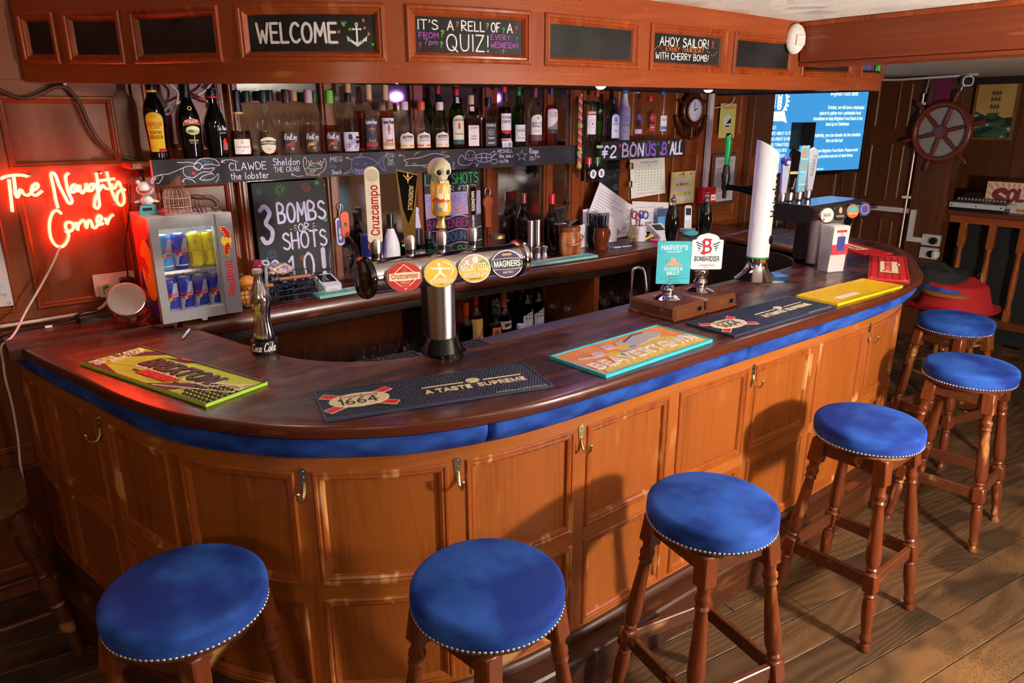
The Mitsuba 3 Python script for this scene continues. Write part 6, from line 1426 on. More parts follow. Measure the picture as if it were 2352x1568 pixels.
EEL = [[(1744,1661),(1778,1666),(1830,1668),(1876,1679),(1915,1684),(1962,1676),(1998,1668),(1954,1663),(1906,1655),(1882,1637),(1829,1633),(1776,1635),(1750,1636),(1763,1647),(1744,1661)],[(1720,1682),(1738,1683),(1750,1672)],[(1727,1687),(1720,1682),(1728,1676)],[(2013,1642),(2025,1635),(2015,1625),(2022,1612),(2012,1607)]]
TURTLE = [[(2152,1666),(2149,1657),(2142,1650),(2132,1645),(2120,1644),(2108,1646),(2098,1651),(2092,1659),(2090,1668),(2092,1677),(2099,1685),(2109,1690),(2121,1691),(2133,1689),(2143,1683),(2149,1675),(2152,1666)],[(2251,1653),(2247,1645),(2236,1638),(2220,1634),(2200,1633),(2181,1636),(2165,1641),(2155,1648),(2151,1656),(2155,1664),(2166,1671),(2182,1675),(2201,1676),(2220,1674),(2237,1669),(2247,1661),(2251,1653)],[(2184,1673),(2192,1655),(2179,1637)],[(2218,1672),(2214,1654),(2222,1636)],[(2153,1656),(2192,1655),(2214,1654),(2249,1653)],[(2091,1649),(2067,1672),(2048,1653),(2053,1630),(2098,1622),(2132,1635)],[(2236,1669),(2267,1686),(2271,1672),(2250,1660)],[(2240,1640),(2266,1645),(2290,1636),(2266,1622),(2242,1633)],[(2149,1634),(2157,1613),(2170,1632)],[(2257,1659),(2281,1672)],[(2108,1658),(2124,1651),(2137,1659)],[(2104,1674),(2110,1670)],[(2133,1673),(2139,1669)]]
STARF = [[(2445,1686),(2454,1666),(2480,1664),(2460,1652),(2467,1632),(2445,1644),(2423,1634),(2429,1653),(2409,1667),(2435,1667),(2445,1686)]]
ZIGS = [[(1801,1679),(1815,1693),(1816,1687),(1832,1696)],[(1947,1683),(1961,1693),(1964,1687),(1979,1693)],[(1914,1650),(1926,1652),(1923,1645),(1941,1643)],[(1791,1642),(1803,1644),(1806,1634),(1817,1635)],[(1840,1628),(1855,1629),(1859,1622),(1876,1625)]]
def mm_lines(L, x0=0.0, z0=0.0):
 return [[(a / 1000 - x0, b / 1000 - z0) for a, b in l] for l in L]
neon = thing('neon_sign', 'glowing red neon sign reading The Naughty Corner on clear acrylic', 'neon sign')
MW = frame((0, 3.150, 0), (1, 0, 0), (0, 0, 1))
put(neon, xf(prism(Polygon(mm_lines([NEON_BACK])[0]).buffer(0), .004, -.002), MW), 'm_acrylic')
_names = ['T', 'T', 'h', 'e', 'N', 'a', 'u', 'g', 'h', 't', 't', 'y', 'C', 'o', 'r', 'n', 'r']
for l in mm_lines(NEON):
 p = smooth_path(l, 6)
 d = mikit.ply(tube(np.c_[p[:, 0], np.full(len(p), 3.135), p[:, 1]], .0052, 8), 'm_white', True)
 d['emitter'] = {'type': 'area', 'radiance': {'type': 'rgb', 'value': [NEON_POWER * 6.5, NEON_POWER * .27, NEON_POWER * .09]}, 'sampling_weight': .2}
 part(neon, 'tube', d)
for x, z in ((.315, 1.652), (.545, 1.650)):
 part(neon, 'standoff', xf(lathe([(.006, 0), (.006, .022), (.003, .025)], 12), frame((x, 3.165, z), (1, 0, 0), (0, 0, 1))), 'm_steel')
part(neon, 'power_cable', tube([(.366, 3.13, 1.39), (.33, 3.12, 1.33), (.285, 3.11, 1.265), (.219, 3.10, 1.175), (.18, 3.06, 1.125), (.15, 3.0, 1.107), (.118, 2.97, 1.09), (.112, 2.955, 1.03), (.108, 2.95, .984), (.11, 2.94, .88), (.105, 2.94, .76), (.095, 2.94, .66), (.09, 2.94, .57), (.07, 2.94, .46)], .0042, 8, smooth=5), 'm_cable_white', True, label='white cable running down over the bar end')
FA = frame((0, 2.943, 0), (1, 0, 0), (0, 0, 1))
def chalk(L, w, mat, name='drawing', label=None):
 return part(fascia, name, xf(decal(strokes_area([smooth_path(l, 3).tolist() if len(l) > 4 else l for l in mm_lines(L)], w), .0005), FA), mat, label=label)
CH = plain('chalk_white', (206, 196, 220), .9, spec=.1)
chalk(LOBSTER, .0026, CH, label='chalk lobster')
part(fascia, 'drawing', xf(decal(Polygon(mm_lines(MOUTH)[0]), .0004), FA), col(150, 60, 70, .9))
for l in ([(560, 0)],):
 pass
_r2 = random.Random(2)
part(fascia, 'drawing', xf(decal(unary_union([Point(x, z).buffer(.0013) for x, z in [(.84 + .06 * _r2.random() + .0, 1.668 + .024 * _r2.random()) for _ in range(40)] + [(.85 + .07 * _r2.random(), 1.612 + .02 * _r2.random()) for _ in range(40)] + [(.74 + .07 * _r2.random(), 1.628 + .02 * _r2.random()) for _ in range(24)]]), .0004), FA), col(70, 120, 160, .9), label='blue chalk dots')
chalk(CRAB, .0023, col(206, 170, 176, .9), label='chalk crab')
chalk([[(1285, 1628), (1300, 1640), (1320, 1632)], [(1270, 1642), (1292, 1655), (1318, 1650)]], .004, col(90, 140, 96, .9))
chalk(SHARK, .0022, col(140, 130, 176, .9), label='chalk shark')
part(fascia, 'drawing', xf(decal(Polygon(mm_lines(SHARK)[0]).buffer(-.002), .0002), FA), col(58, 62, 78, .9))
chalk(EEL, .0024, col(206, 160, 180, .9), label='chalk eel')
chalk(ZIGS, .0022, col(140, 190, 80, .9))
chalk(TURTLE, .0023, col(186, 170, 206, .9), label='chalk turtle')
chalk(STARF, .0024, col(150, 150, 186, .9), label='chalk starfish')
chalk([[(a + 40, b) for a, b in ((2340, 1650), (2352, 1662))]], .002, CH)
for t, x0, x1, z, h in (('CLAWDE', .958, 1.111, 1.650, .028), ('the lobster', .960, 1.117, 1.615, .026), ('Sheldon', 1.135, 1.252, 1.662, .027), ('THE CRAB', 1.136, 1.247, 1.635, .019), ('MEG', 1.384, 1.444, 1.668, .018), ('Shark', 1.386, 1.435, 1.614, .018), ('Elli', 1.656, 1.701, 1.676, .017), ('THE', 1.661, 1.693, 1.656, .011), ('EEL', 1.662, 1.702, 1.642, .011), ('summer', 1.956, 2.004, 1.631, .012), ('the sea', 1.948, 2.0, 1.617, .012), ('horse', 1.955, 1.99, 1.607, .010), ('MESHELL', 2.288, 2.389, 1.675, .016), ('the sea', 2.297, 2.378, 1.651, .019), ('cutie', 2.301, 2.36, 1.627, .019), ('Ringo', 2.499, 2.561, 1.665, .025), ('THE STAR', 2.499, 2.569, 1.642, .010), ('FISH', 2.499, 2.538, 1.63, .010)):
 part(fascia, 'lettering', xf(decal(hand_fit(t, x0, x1, z, h, .11), .0005), FA), CH)
part(fascia, 'lettering', xf(decal(hand_fit('the', 1.379, 1.413, 1.641, .016, .11), .0005), FA), col(100, 92, 140, .9))
part(fascia, 'end_edge', box2(.676, .6805, 2.944, 2.958, 1.604, 1.70), col(190, 70, 50))
ps = thing('poster', 'white poster with pale blue lettering at the left edge, right of the dark chair', 'poster')
put(ps, box2(-.06, .190, 3.166, 3.168, 1.188, 1.44), col(206, 196, 196, .6))
MP = frame((0, 3.1655, 0), (1, 0, 0), (0, 0, 1))
part(ps, 'lettering', xf(decal(unary_union([printed_fit('THE', .150, .176, 1.226, .010), printed_fit('CORNER', .06, .14, 1.226, .010)]), .0005), MP), col(120, 160, 186))
part(ps, 'picture', xf(decal(unary_union([ell(.03, .025, .13, 1.36), ell(.02, .04, .09, 1.33), ell(.025, .012, .15, 1.265)]), .0005), MP), col(166, 196, 214))
part(ps, 'mark', xf(decal(ell(.005, .004, .176, 1.198).difference(ell(.0035, .0025, .176, 1.198)), .0005), MP), col(60, 60, 60))
hs = thing('hose', 'brown flexible hose looping along the upper wall to the shelf end', 'hose')
put(hs, tube([(x, 3.148, z) for x, z in [(.2, 1.965), (.268, 1.945), (.314, 1.922), (.351, 1.914), (.399, 1.931), (.443, 1.953), (.477, 1.954), (.494, 1.937), (.515, 1.895), (.533, 1.826), (.559, 1.764), (.604, 1.72), (.653, 1.697), (.70, 1.694)]], .0075, 10, smooth=5), col(70, 44, 32, .5), True)
part(hs, 'clip', bx(.012, .012, .014, .478, 3.150, 1.955, .002), col(190, 190, 190, .3))
wl_ = thing('wire', 'white and red electric wires looping down behind the long-necked black bottle', 'wire')
put(wl_, tube([(x, 3.13, z) for x, z in [(.82, 1.99), (.832, 1.97), (.854, 1.945), (.848, 1.91), (.823, 1.871), (.802, 1.86), (.794, 1.869), (.813, 1.887), (.853, 1.904), (.902, 1.927), (.954, 1.947), (.992, 1.985)]], .0045, 8, smooth=5), 'm_cable_white', True)
part(wl_, 'connector', rod((.885, 3.12, 1.946), (.955, 3.12, 1.912), .005), col(206, 70, 60))
part(wl_, 'wire', tube([(.95, 3.12, 1.914), (.985, 3.12, 1.90), (1.006, 3.12, 1.915), (1.004, 3.12, 1.945), (.985, 3.12, 1.958)], .004, 8, smooth=5), 'm_cable_white', True)
def socket(label, M, w=.146, h=.086, plugs=()):
 k = thing('wall_socket', label, 'socket')
 put(k, xf(prism(rrect(w, h, .005), .012, 0), M), col(226, 214, 206, .35))
 for sx in (-.022, .022) if w > .1 else (0,):
  part(k, 'switch', xf(prism(rrect(.011, .018, .002, sx, .022), .003, .012), M), 'm_white')
 for sx in (-.038, .038) if w > .1 else ():
  part(k, 'pin_hole', xf(decal(unary_union([sbox(sx - .002, .004, sx + .002, .012), sbox(sx - .014, -.008, sx - .007, -.005), sbox(sx + .007, -.008, sx + .014, -.005)]), .0004, .012), M), 'm_black')
 return k
MS = frame((.530, 3.164, 1.222), (1, 0, 0), (0, 0, 1))
sk_ = socket('white double wall socket left of the little fridge', MS)
pl = thing('plug', 'white plug with green stickers in the double wall socket', 'plug')
put(pl, xf(prism(unary_union([rrect(.052, .052, .016), sbox(-.026, -.026, .026, 0)]), .032, .0122), MS @ place(-.034, -.014, 0)), col(214, 206, 196, .4))
part(pl, 'sticker', xf(decal(turned(sbox(-.012, .006, .010, .018), 20), .0005, .0443), MS @ place(-.034, -.014, 0)), col(50, 140, 80))
part(pl, 'sticker', xf(decal(sbox(-.016, -.016, -.012, .004), .0005, .0443), MS @ place(-.034, -.014, 0)), col(60, 150, 90))
part(pl, 'cable', tube([(.496, 3.13, 1.184), (.488, 3.12, 1.165), (.465, 3.125, 1.142), (.43, 3.14, 1.128), (.38, 3.146, 1.124), (.25, 3.146, 1.122), (.05, 3.146, 1.121), (-.1, 3.146, 1.12)], .0062, 10, smooth=5), 'm_cable_white', True)
ad = thing('adapter', 'small black plug adapter in the double wall socket', 'adapter')
put(ad, xf(bx(.05, .062, .04, 0, 0, 0.0123, .006), MS @ place(.04, -.006, 0)), 'm_black')
part(ad, 'cable', tube([(.575, 3.13, 1.246), (.576, 3.12, 1.29), (.580, 3.13, 1.36), (.60, 3.14, 1.43), (.625, 3.146, 1.52), (.64, 3.15, 1.60)], .0028, 8, smooth=5), 'm_cable_black', True)
br = thing('power_brick', 'black power adapter lying on the bar against the wall', 'power adapter')
put(br, xf(bx(.125, .05, .03, 0, 0, 0, .006), place(.432, 3.095, 1.1004, .12)), 'm_black')
part(br, 'cable', tube([(.372, 3.088, 1.112), (.34, 3.085, 1.112), (.28, 3.07, 1.106), (.2, 3.05, 1.106), (.14, 3.03, 1.106), (.10, 3.0, 1.09)], .0045, 8, smooth=5), 'm_cable_black', True)
part(br, 'cable', tube([(.493, 3.10, 1.115), (.53, 3.11, 1.112), (.58, 3.13, 1.11)], .004, 8, smooth=5), 'm_cable_black', True)
part(br, 'tag', bx(.024, .008, .008, .275, 3.068, 1.108, .001), 'm_paper')
cb = thing('cable', 'tangle of black cables along the wall at the left end of the bar', 'cable')
put(cb, tube([(.46, 3.13, 1.135), (.40, 3.12, 1.137), (.34, 3.10, 1.118), (.27, 3.09, 1.108), (.20, 3.10, 1.107), (.14, 3.06, 1.108), (.10, 3.05, 1.112), (.03, 3.10, 1.12)], .0042, 8, smooth=5), 'm_cable_black', True)
jr = thing('glass_jar', 'round tilted glass jar with a brushed steel lid beside the little fridge', 'jar')
c_ = np.array((.535, 2.945, 1.1748))
n_ = np.array((-.30, -.78, .55)); n_ /= np.linalg.norm(n_)
jb = trimesh.creation.icosphere(3, 1.0); v = jb.vertices * np.array((.078, .072, .0745))
v[:, 2] = np.maximum(v[:, 2], -.0738);
d_ = v @ n_; over = d_ > .052; v[over] -= np.outer(d_[over] - .052, n_)
jb.vertices = v
put(jr, mv(jb, *c_), 'm_glass', 60)
Mj = frame(c_ + n_ * .052, np.cross([0, 0, 1], n_), np.cross(n_, np.cross([0, 0, 1], n_)))
part(jr, 'lid', xf(lathe([(.060, 0), (.0645, .002), (.0655, .006), (.0655, .016), (.062, .019), (.05, .0185), (0, .0182)], 40), Mj), 'm_steel_soft', 30, label='brushed steel lid')
pcs = []
for i in range(60):
 a, r = random.uniform(0, 2 * PI), .062 * math.sqrt(random.random())
 b = trimesh.creation.icosphere(0, random.uniform(.009, .014)); b.apply_scale([1.3, .9, .7])
 pcs.append(rot(mv(b, r * math.cos(a), r * math.sin(a), 0), 0) if False else mv(b, c_[0] + r * .86 * math.cos(a), c_[1] + r * .86 * math.sin(a), c_[2] - .055 + .022 * random.random() + .02 * (r / .062) ** 2))
part(jr, 'treats', join(*pcs[:38]), col(96, 60, 40, .6), label='brown treats at the bottom of the jar', kind='stuff')
part(jr, 'treats', join(*pcs[38:]), col(176, 60, 44, .6), label='reddish treats in the jar', kind='stuff')
FX0, FX1, FY0, FY1, FZ0, FZ1 = .612, .892, 2.83, 3.10, 1.122, 1.503
fr_ = thing('drinks_fridge', 'little grey display fridge of energy drinks with an orange sun on its side', 'fridge')
FW = col(232, 234, 238, .3); FG = col(150, 150, 152, .35)
put(fr_, join(box2(FX0, FX0 + .018, FY0, FY1, FZ0, FZ1), box2(FX1 - .018, FX1, FY0, FY1, FZ0, FZ1), box2(FX0 + .018, FX1 - .018, FY0, FY1, FZ1 - .02, FZ1), box2(FX0 + .018, FX1 - .018, FY0, FY1, FZ0, FZ0 + .02), box2(FX0 + .018, FX1 - .018, FY1 - .03, FY1, FZ0 + .02, FZ1 - .02)), FG)
part(fr_, 'lining', box2(FX0 + .0181, FX1 - .0181, FY1 - .034, FY1 - .0301, FZ0 + .021, FZ1 - .021), FW)
part(fr_, 'lining', box2(FX0 + .0181, FX0 + .0211, FY0, FY1 - .034, FZ0 + .021, FZ1 - .021), FW)
part(fr_, 'lining', box2(FX1 - .0211, FX1 - .0181, FY0, FY1 - .034, FZ0 + .021, FZ1 - .021), FW)
part(fr_, 'wire_shelf', join(*[rod((.63 + .0, y, 1.302), (.875, y, 1.302), .0018, 6) for y in np.linspace(2.835, 3.05, 16)] + [box2(.632, .874, 2.832, 2.838, 1.295, 1.306)]), 'm_steel')
dk = part(fr_, 'door', xf(prism(sbox(.605, 1.122, .895, 1.508).difference(sbox(.634, 1.160, .828, 1.468)), .036, 0), frame((0, 2.826, 0), (1, 0, 0), (0, 0, 1))), FG, label='grey door frame')
part(dk, 'pane', box2(.634, .828, 2.8035, 2.8065, 1.160, 1.468), 'm_glass')
part(dk, 'gasket', xf(prism(sbox(.607, 1.126, .893, 1.504).difference(sbox(.63, 1.156, .832, 1.472)), .004, 0), frame((0, 2.8302, 0), (1, 0, 0), (0, 0, 1))), col(206, 206, 206, .4))
lg = part(dk, 'side_strip', box2(.832, .894, 2.782, 2.790, 1.123, 1.507, .002), col(140, 140, 142, .3), label='grey strip with a red and yellow emblem')
ML = frame((.863, 2.7818, 0), (1, 0, 0), (0, 0, 1))
part(dk, 'emblem_sun', xf(decal(Point(0, 1.405).buffer(.020), .0006), ML), col(250, 220, 70, .5))
def bull(cx, cz, s, flip=1):
 return Polygon([(cx + flip * a * s, cz + b * s) for a, b in [(-1, -.1), (-.8, .25), (-.4, .4), (.1, .45), (.5, .6), (.7, .35), (1.0, .3), (1.15, .05), (.9, -.05), (.7, -.1), (.75, -.5), (.55, -.5), (.45, -.15), (0, -.2), (-.3, -.1), (-.45, -.55), (-.65, -.55), (-.6, -.15), (-.85, -.2), (-1.1, -.5)]]).buffer(s * .04)
for z, a in ((1.437, -70), (1.373, 70)):
 part(dk, 'emblem_bull', xf(decal(turned(bull(0, z, .021), a, (0, z)).union(turned(bull(0, z, .021), a, (0, z)).buffer(.0025)), .0005, .0004), ML), col(246, 190, 50, .5))
 part(dk, 'emblem_bull', xf(decal(turned(bull(0, z, .021), a, (0, z)), .0006, .0008), ML), col(206, 30, 44, .5))
part(dk, 'lettering', xf(decal(affinity.translate(affinity.rotate(printed_fit('RedBull', 0, .135, -.010, .027), 90, origin=(0, 0)), .002, 1.195), .0006), ML), col(226, 44, 54, .5))
part(fr_, 'foot', box2(.745, .765, 2.80, 2.83, 1.1086, 1.1218, .002), col(206, 206, 206, .3))
part(fr_, 'foot', join(*[box2(x, x + .02, y, y + .02, 1.1075, 1.1215) for x in (.62, .86) for y in (2.85, 3.07)]), 'm_black')
MSd = frame((FX0 - .0002, 0, 0), (0, -1, 0), (0, 0, 1))          # side panel: x = -y
part(fr_, 'side_panel', xf(prism(sbox(-FY1 + .002, FZ0 + .002, -FY0 - .002, FZ1 - .002), .0006, 0), MSd), col(206, 66, 66, .4), label='red side panel printed with a bull and an orange sun')
part(fr_, 'side_print', xf(decal(Polygon([(-FY1 + .01, FZ0 + .002), (-FY0 - .003, FZ0 + .002), (-FY0 - .003, 1.44), (-2.95, 1.40), (-FY1 + .06, 1.33), (-FY1 + .03, 1.2)]), .0005, .0007), MSd), col(56, 34, 110, .4))
part(fr_, 'side_print', xf(decal(ell(.105, .115, -2.925, 1.30), .0005, .0012), MSd), col(240, 166, 40, .4), label='orange sun')
part(fr_, 'side_print', xf(decal(turned(bull(-3.0, 1.31, .07), -14, (-3.0, 1.31)), .0005, .0017), MSd), col(206, 34, 40, .4), label='red bull')
part(fr_, 'vent', join(*[box2(.64 + .022 * i, .655 + .022 * i, 3.06, 3.068, FZ1, FZ1 + .0006) for i in range(7)]), 'm_black')
part(fr_, 'light', emit(box2(.65, .81, 2.842, 2.850, 1.472, 1.478), (0.92, 1.0, 0.96), FRIDGE_POWER * 5))
CANP = [(.020, 0), (.0225, .002), (.0262, .010), (.0262, .118), (.0235, .127), (.0225, .130)]
_canc = {}
def can_thing(x, y, z, kind, label):
 k = thing('drink_can', label, 'can', 'energy drink cans in the little fridge')
 base = {'yellow': (240, 226, 30), 'blue': (30, 50, 160), 'pale': (60, 140, 200), 'silver': (176, 182, 196)}[kind]
 put(k, mv(lathe(CANP, 28, cap=False), x, y, z), col(*base, .25), 40)
 part(k, 'top', mv(lathe([(.0225, .130), (.0215, .1305), (.0205, .127), (0, .127)], 24, cap=False), x, y, z), 'm_steel', 30)
 def dec(nm, c, g, lay=0):
  part(k, nm, mv(rot(bend(decal(g, .0003), .0265 + .0003 * lay, .012), -.35), x, y, z), col(*c, .3))
 if kind != 'yellow':
  w = .041
  dec('checker', (178, 184, 198), Polygon([(-w, .012), (-.010, .012), (.002, .060), (-w, .060)]))
  dec('checker', (178, 184, 198), Polygon([(.004, .062), (w, .062), (w, .114), (.018, .114)]))
  dec('band', (206, 208, 216), sbox(-w, .014, w, .018), 1)
  dec('lettering', (206, 36, 60), printed_fit('RedBull', -.026, .030, .066, .013), 1)
  dec('emblem', (240, 190, 60), unary_union([ell(.007, .007, .002, .056)]), 1)
  dec('emblem', (206, 40, 60), unary_union([bull(-.009, .055, .008), bull(.013, .055, .008, -1)]), 2)
 else:
  dec('lettering', (150, 150, 40), affinity.rotate(printed_fit('RedBull', -.05, -.004, -.006, .012), 90, origin=(0, 0)).buffer(0), 1) if False else dec('lettering', (150, 146, 40), affinity.translate(affinity.rotate(printed_fit('RedBull', 0, .045, -.006, .012), 90, origin=(0, 0)), -.016, .015), 1)
  dec('print', (200, 190, 40), unary_union([ell(.006, .008, .006, .098), printed_fit('TROPICAL', -.006, .026, .062, .007)]), 1)
for i, x in enumerate((.662, .716, .770, .824)):
 can_thing(x, 2.868, 1.3062, ('pale', 'blue', 'yellow', 'yellow')[i], ('pale blue can at the left of the top row', 'blue and silver can, second on the top row', 'yellow can, third on the top row', 'yellow can at the right of the top row half behind the strip')[i])
 can_thing(x, 2.868, 1.1422, 'blue', ('dark blue can at the left of the bottom row', 'dark blue can, second on the bottom row', 'dark blue can, third on the bottom row', 'dark blue can at the right of the bottom row')[i])
for i, x in enumerate((.690, .744, .798)):
 can_thing(x, 2.925, 1.1422, 'blue', ('blue can behind the first two of the bottom row', 'blue can behind the middle of the bottom row', 'blue can behind the last two of the bottom row')[i])
FT = FZ1 + .0062
sf = thing('solar_toy', 'white bobbing shark toy with a red grin on a turquoise base', 'toy')
X, Y_ = .655, 2.985
M = place(X, Y_, FT - .0055, -.35)
put(sf, xf(mv(lathe([(.016, .034), (.021, .042), (.022, .052), (.016, .062), (.010, .066)], 20), 0, 0, 0), M), 'm_white_gloss', 40)
part(sf, 'base', xf(trimesh.convex.convex_hull(np.array([(s * a, t * b, z) for s in (-1, 1) for t in (-1, 1) for a, b, z in ((.029, .026, 0), (.023, .02, .032))])), M), col(70, 186, 200, .3))
part(sf, 'panel', xf(box2(-.016, .016, -.0252, -.022, .014, .024), M), col(40, 60, 66, .2))
hd = trimesh.creation.icosphere(3, 1); v = hd.vertices * np.array((.032, .030, .027)); v[:, 0] *= 1 - .25 * np.clip(v[:, 2] / .027, 0, 1); hd.vertices = v
part(sf, 'head', xf(mv(hd, 0, 0, .092), M), 'm_white_gloss', True)
mo = bend(decal(unary_union([Polygon([(-.026, .006), (-.018, -.004), (0, -.008), (.018, -.004), (.026, .006), (.016, .002), (0, 0), (-.016, .002)])]).buffer(.002), .001), .0308)
mk_ = part(sf, 'mouth', xf(mv(mo, 0, 0, .088), M), col(190, 40, 44, .4))
part(sf, 'teeth', xf(mv(bend(decal(unary_union([Polygon([(x - .0028, .0035), (x + .0028, .0035), (x, -.0035)]) for x in np.arange(-.018, .0185, .0055)]), .0006), .0320), 0, 0, .088), M), 'm_white')
for s in (-1, 1):
 part(sf, 'fin', xf(prism(Polygon([(s * .018, .055), (s * .044, .046), (s * .040, .040), (s * .018, .044)]), .004), M @ frame((0, 0, 0), (1, 0, 0), (0, 0, 1))), 'm_white_gloss')
 part(sf, 'ear', xf(mv(trimesh.creation.icosphere(1, .008), s * .022, 0, .116), M), 'm_white_gloss', True)
bc_ = thing('birdcage', 'small domed wire birdcage on top of the little fridge', 'birdcage')
X, Y_, R = .735, 2.885, .046
ws = []
for a in np.arange(18) * 2 * PI / 18:
 p = [(X + R * math.cos(a), Y_ + R * math.sin(a), FT - .0055), (X + R * math.cos(a), Y_ + R * math.sin(a), FT + .062)] + [(X + R * math.cos(t) * math.cos(a), Y_ + R * math.cos(t) * math.sin(a), FT + .062 + .040 * math.sin(t)) for t in np.linspace(.2, 1.5, 6)]
 ws.append(tube(p, .0011, 5))
put(bc_, join(*ws), col(190, 160, 140, .3), True)
for z in (.002, .030, .062):
 t = np.arange(36) * 2 * PI / 36
 part(bc_, 'hoop', tube(np.c_[X + R * np.cos(t), Y_ + R * np.sin(t), np.full(36, FT - .005 + z)], .0018, 6, closed=True), col(190, 160, 140, .3), True)
ht = thing('felt_hat', 'crumpled brown felt hat sitting on the birdcage dome', 'hat')
h_ = lathe([(.040, 0), (.036, .004), (.020, .005), (.017, .016), (.011, .026), (.003, .032), (0, .033)], 24)
v = h_.vertices.copy(); v += .005 * (np.c_[meshkit.noise(v * 60), meshkit.noise(v * 60 + 9), meshkit.noise(v * 60 + 20)] - .5); v[:, 0] += np.clip(v[:, 2] - .012, 0, 1) * .6; h_.vertices = v
put(ht, mv(h_, X + .002, Y_, FT + .0985), col(96, 52, 26, .8), True)
oc = thing('metal_insect', 'brown metal insect ornament with thin legs and a curled tail on the fridge', 'ornament')
X, Y_ = .822, 2.90
b = trimesh.creation.icosphere(3, 1); b.apply_scale([.032, .018, .010])
BR_ = col(74, 46, 32, .45)
put(oc, mv(rot(b, .15, (0, 1, 0)), X - .008, Y_, FT + .052), BR_, True)
for i in range(6):
 s = -1 if i % 2 else 1; x = X - .024 + .014 * (i // 2)
 part(oc, 'leg', tube([(x, Y_ + s * .012, FT + .05), (x - .004, Y_ + s * .028, FT + .032), (x + .004, Y_ + s * .034, FT - .0045)], .0018, 6, smooth=3), BR_, True)
part(oc, 'tail', tube([(X + .016, Y_, FT + .05), (X + .04, Y_, FT + .046), (X + .058, Y_, FT + .030), (X + .060, Y_, FT + .012), (X + .050, Y_, FT + .003), (X + .040, Y_, FT + .008)], np.array([.010, .010, .010, .009, .008, .006]).repeat(1), 10), BR_, True)
rg = thing('red_ring', 'tiny glossy red ring beside the birdcage', 'ring')
t = np.arange(20) * 2 * PI / 20
put(rg, tube(np.c_[.688 + .009 * np.cos(t), np.full(20, 2.905), FT + .0065 + .0115 * np.sin(t)], .0026, 7, closed=True), col(206, 40, 40, .15), True)
ch = thing('wooden_chair', 'old dark turned-leg wooden chair with a worn seat at the left edge', 'chair')
textured('worn_seat', wood_fn((60, 36, 18), (96, 64, 34), (130, 92, 52), 'y', .9, (160, 120, 70), .6), .5)
SX, SY = -.10, 2.80
put(ch, mv(prism(rrect(.36, .36, .10).buffer(.01), .03), SX, SY, .62), 'm_worn_seat', 40)
part(ch, 'seat_edge', mv(prism(rrect(.35, .35, .10), .03), SX, SY, .595), 'm_stool_rail')
LG = [(.016, 0), (.02, .02), (.018, .06), (.022, .18), (.026, .30), (.020, .36), (.026, .375), (.020, .39), (.024, .42), (.030, .50), (.020, .57), (.027, .585), (.020, .60), (.022, .66), (.032, .80), (.034, .92), (.026, 1.0)]
ft_ = []
for sx, sy in ((-1, -1), (1, -1), (1, 1), (-1, 1)):
 f, t = np.array((SX + sx * .235, SY + sy * .15, 0.0)), np.array((SX + sx * .14, SY + sy * .12, .60)); ft_.append((f, t))
 part(ch, 'leg', xf(lathe([(r, z * np.linalg.norm(t - f)) for r, z in LG], 14), align(f, t)), 'm_stool_rail', 40)
for i, j, z in ((0, 1, .2), (1, 2, .26), (2, 3, .2), (3, 0, .26)):
 a, b = [ft_[q][0] + (ft_[q][1] - ft_[q][0]) * (z / .60) for q in (i, j)]
 L = np.linalg.norm(b - a)
 part(ch, 'stretcher', xf(lathe([(.009, .01), (.011, .2 * L), (.016, .5 * L), (.011, .8 * L), (.009, L - .01)], 12), align(a, b)), 'm_stool_rail', 40)
for i in range(5):
 x = SX - .13 + .065 * i
 part(ch, 'back_spindle', xf(lathe([(.009, 0), (.013, .12), (.009, .24), (.008, .36)], 10), align((x, SY + .15, .65), (x * 1.05, SY + .21, 1.0))), 'm_stool_rail', 40)
part(ch, 'back_rail', tube([(SX - .18, SY + .20, 1.0), (SX - .08, SY + .225, 1.01), (SX, SY + .23, 1.012), (SX + .08, SY + .225, 1.01), (SX + .145, SY + .20, 1.0)], .02, 10, smooth=4), 'm_stool_rail', True, label='curved top rail')
# ------------------------------------------------------------------ things on the back counter
CZ = 1.1068
b1 = thing('chalkboard', 'tall chalkboard offering bombs or shots, behind the wire baskets', 'chalkboard')
_W, _H = .335, .475
MB1 = frame((1.095, 3.105, CZ), (1, 0, 0), (0, .035, 1))
put(b1, xf(prism(sbox(0, 0, _W, _H), .012, 0), MB1), 'm_chalkboard')
def ch1(g, c, nm='lettering', label=None):
 return part(b1, nm, xf(decal(g, .0005, .0121), MB1), c, label=label)
WLC = plain('chalk_lilac', (214, 210, 236), .9, spec=.1)
f1 = lambda t, x0, x1, y, h, w=.13: hand_fit(t, x0 * _W, x1 * _W, y * _H, h * _H, w)
ch1(f1('3', .06, .26, .46, .33, .12), WLC); ch1(unary_union([f1('BOM', .30, .72, .63, .17, .13), f1('BS', .72, .99, .635, .165, .13)]), WLC)
ch1(f1('OR', .56, .73, .535, .07, .15), WLC); ch1(f1('SHOTS', .33, .97, .38, .15, .12), WLC)
ch1(f1('£', .07, .31, .05, .24, .09), WLC); ch1(f1('1', .38, .5, .07, .24, .08), WLC); ch1(f1('0', .59, .77, .085, .24, .09), WLC); ch1(f1('!', .86, .92, .10, .24, .19), WLC)
ch1(unary_union([LineString([(x * _W, y * _H), (x2 * _W, y2 * _H)]).buffer(.0013) for x, y, x2, y2 in ((.50, .57, .53, .57), (.51, .545, .535, .553), (.51, .60, .535, .588), (.76, .57, .80, .572), (.76, .552, .79, .545), (.76, .59, .79, .6))]), WLC, 'dash')
r = random.Random(11)
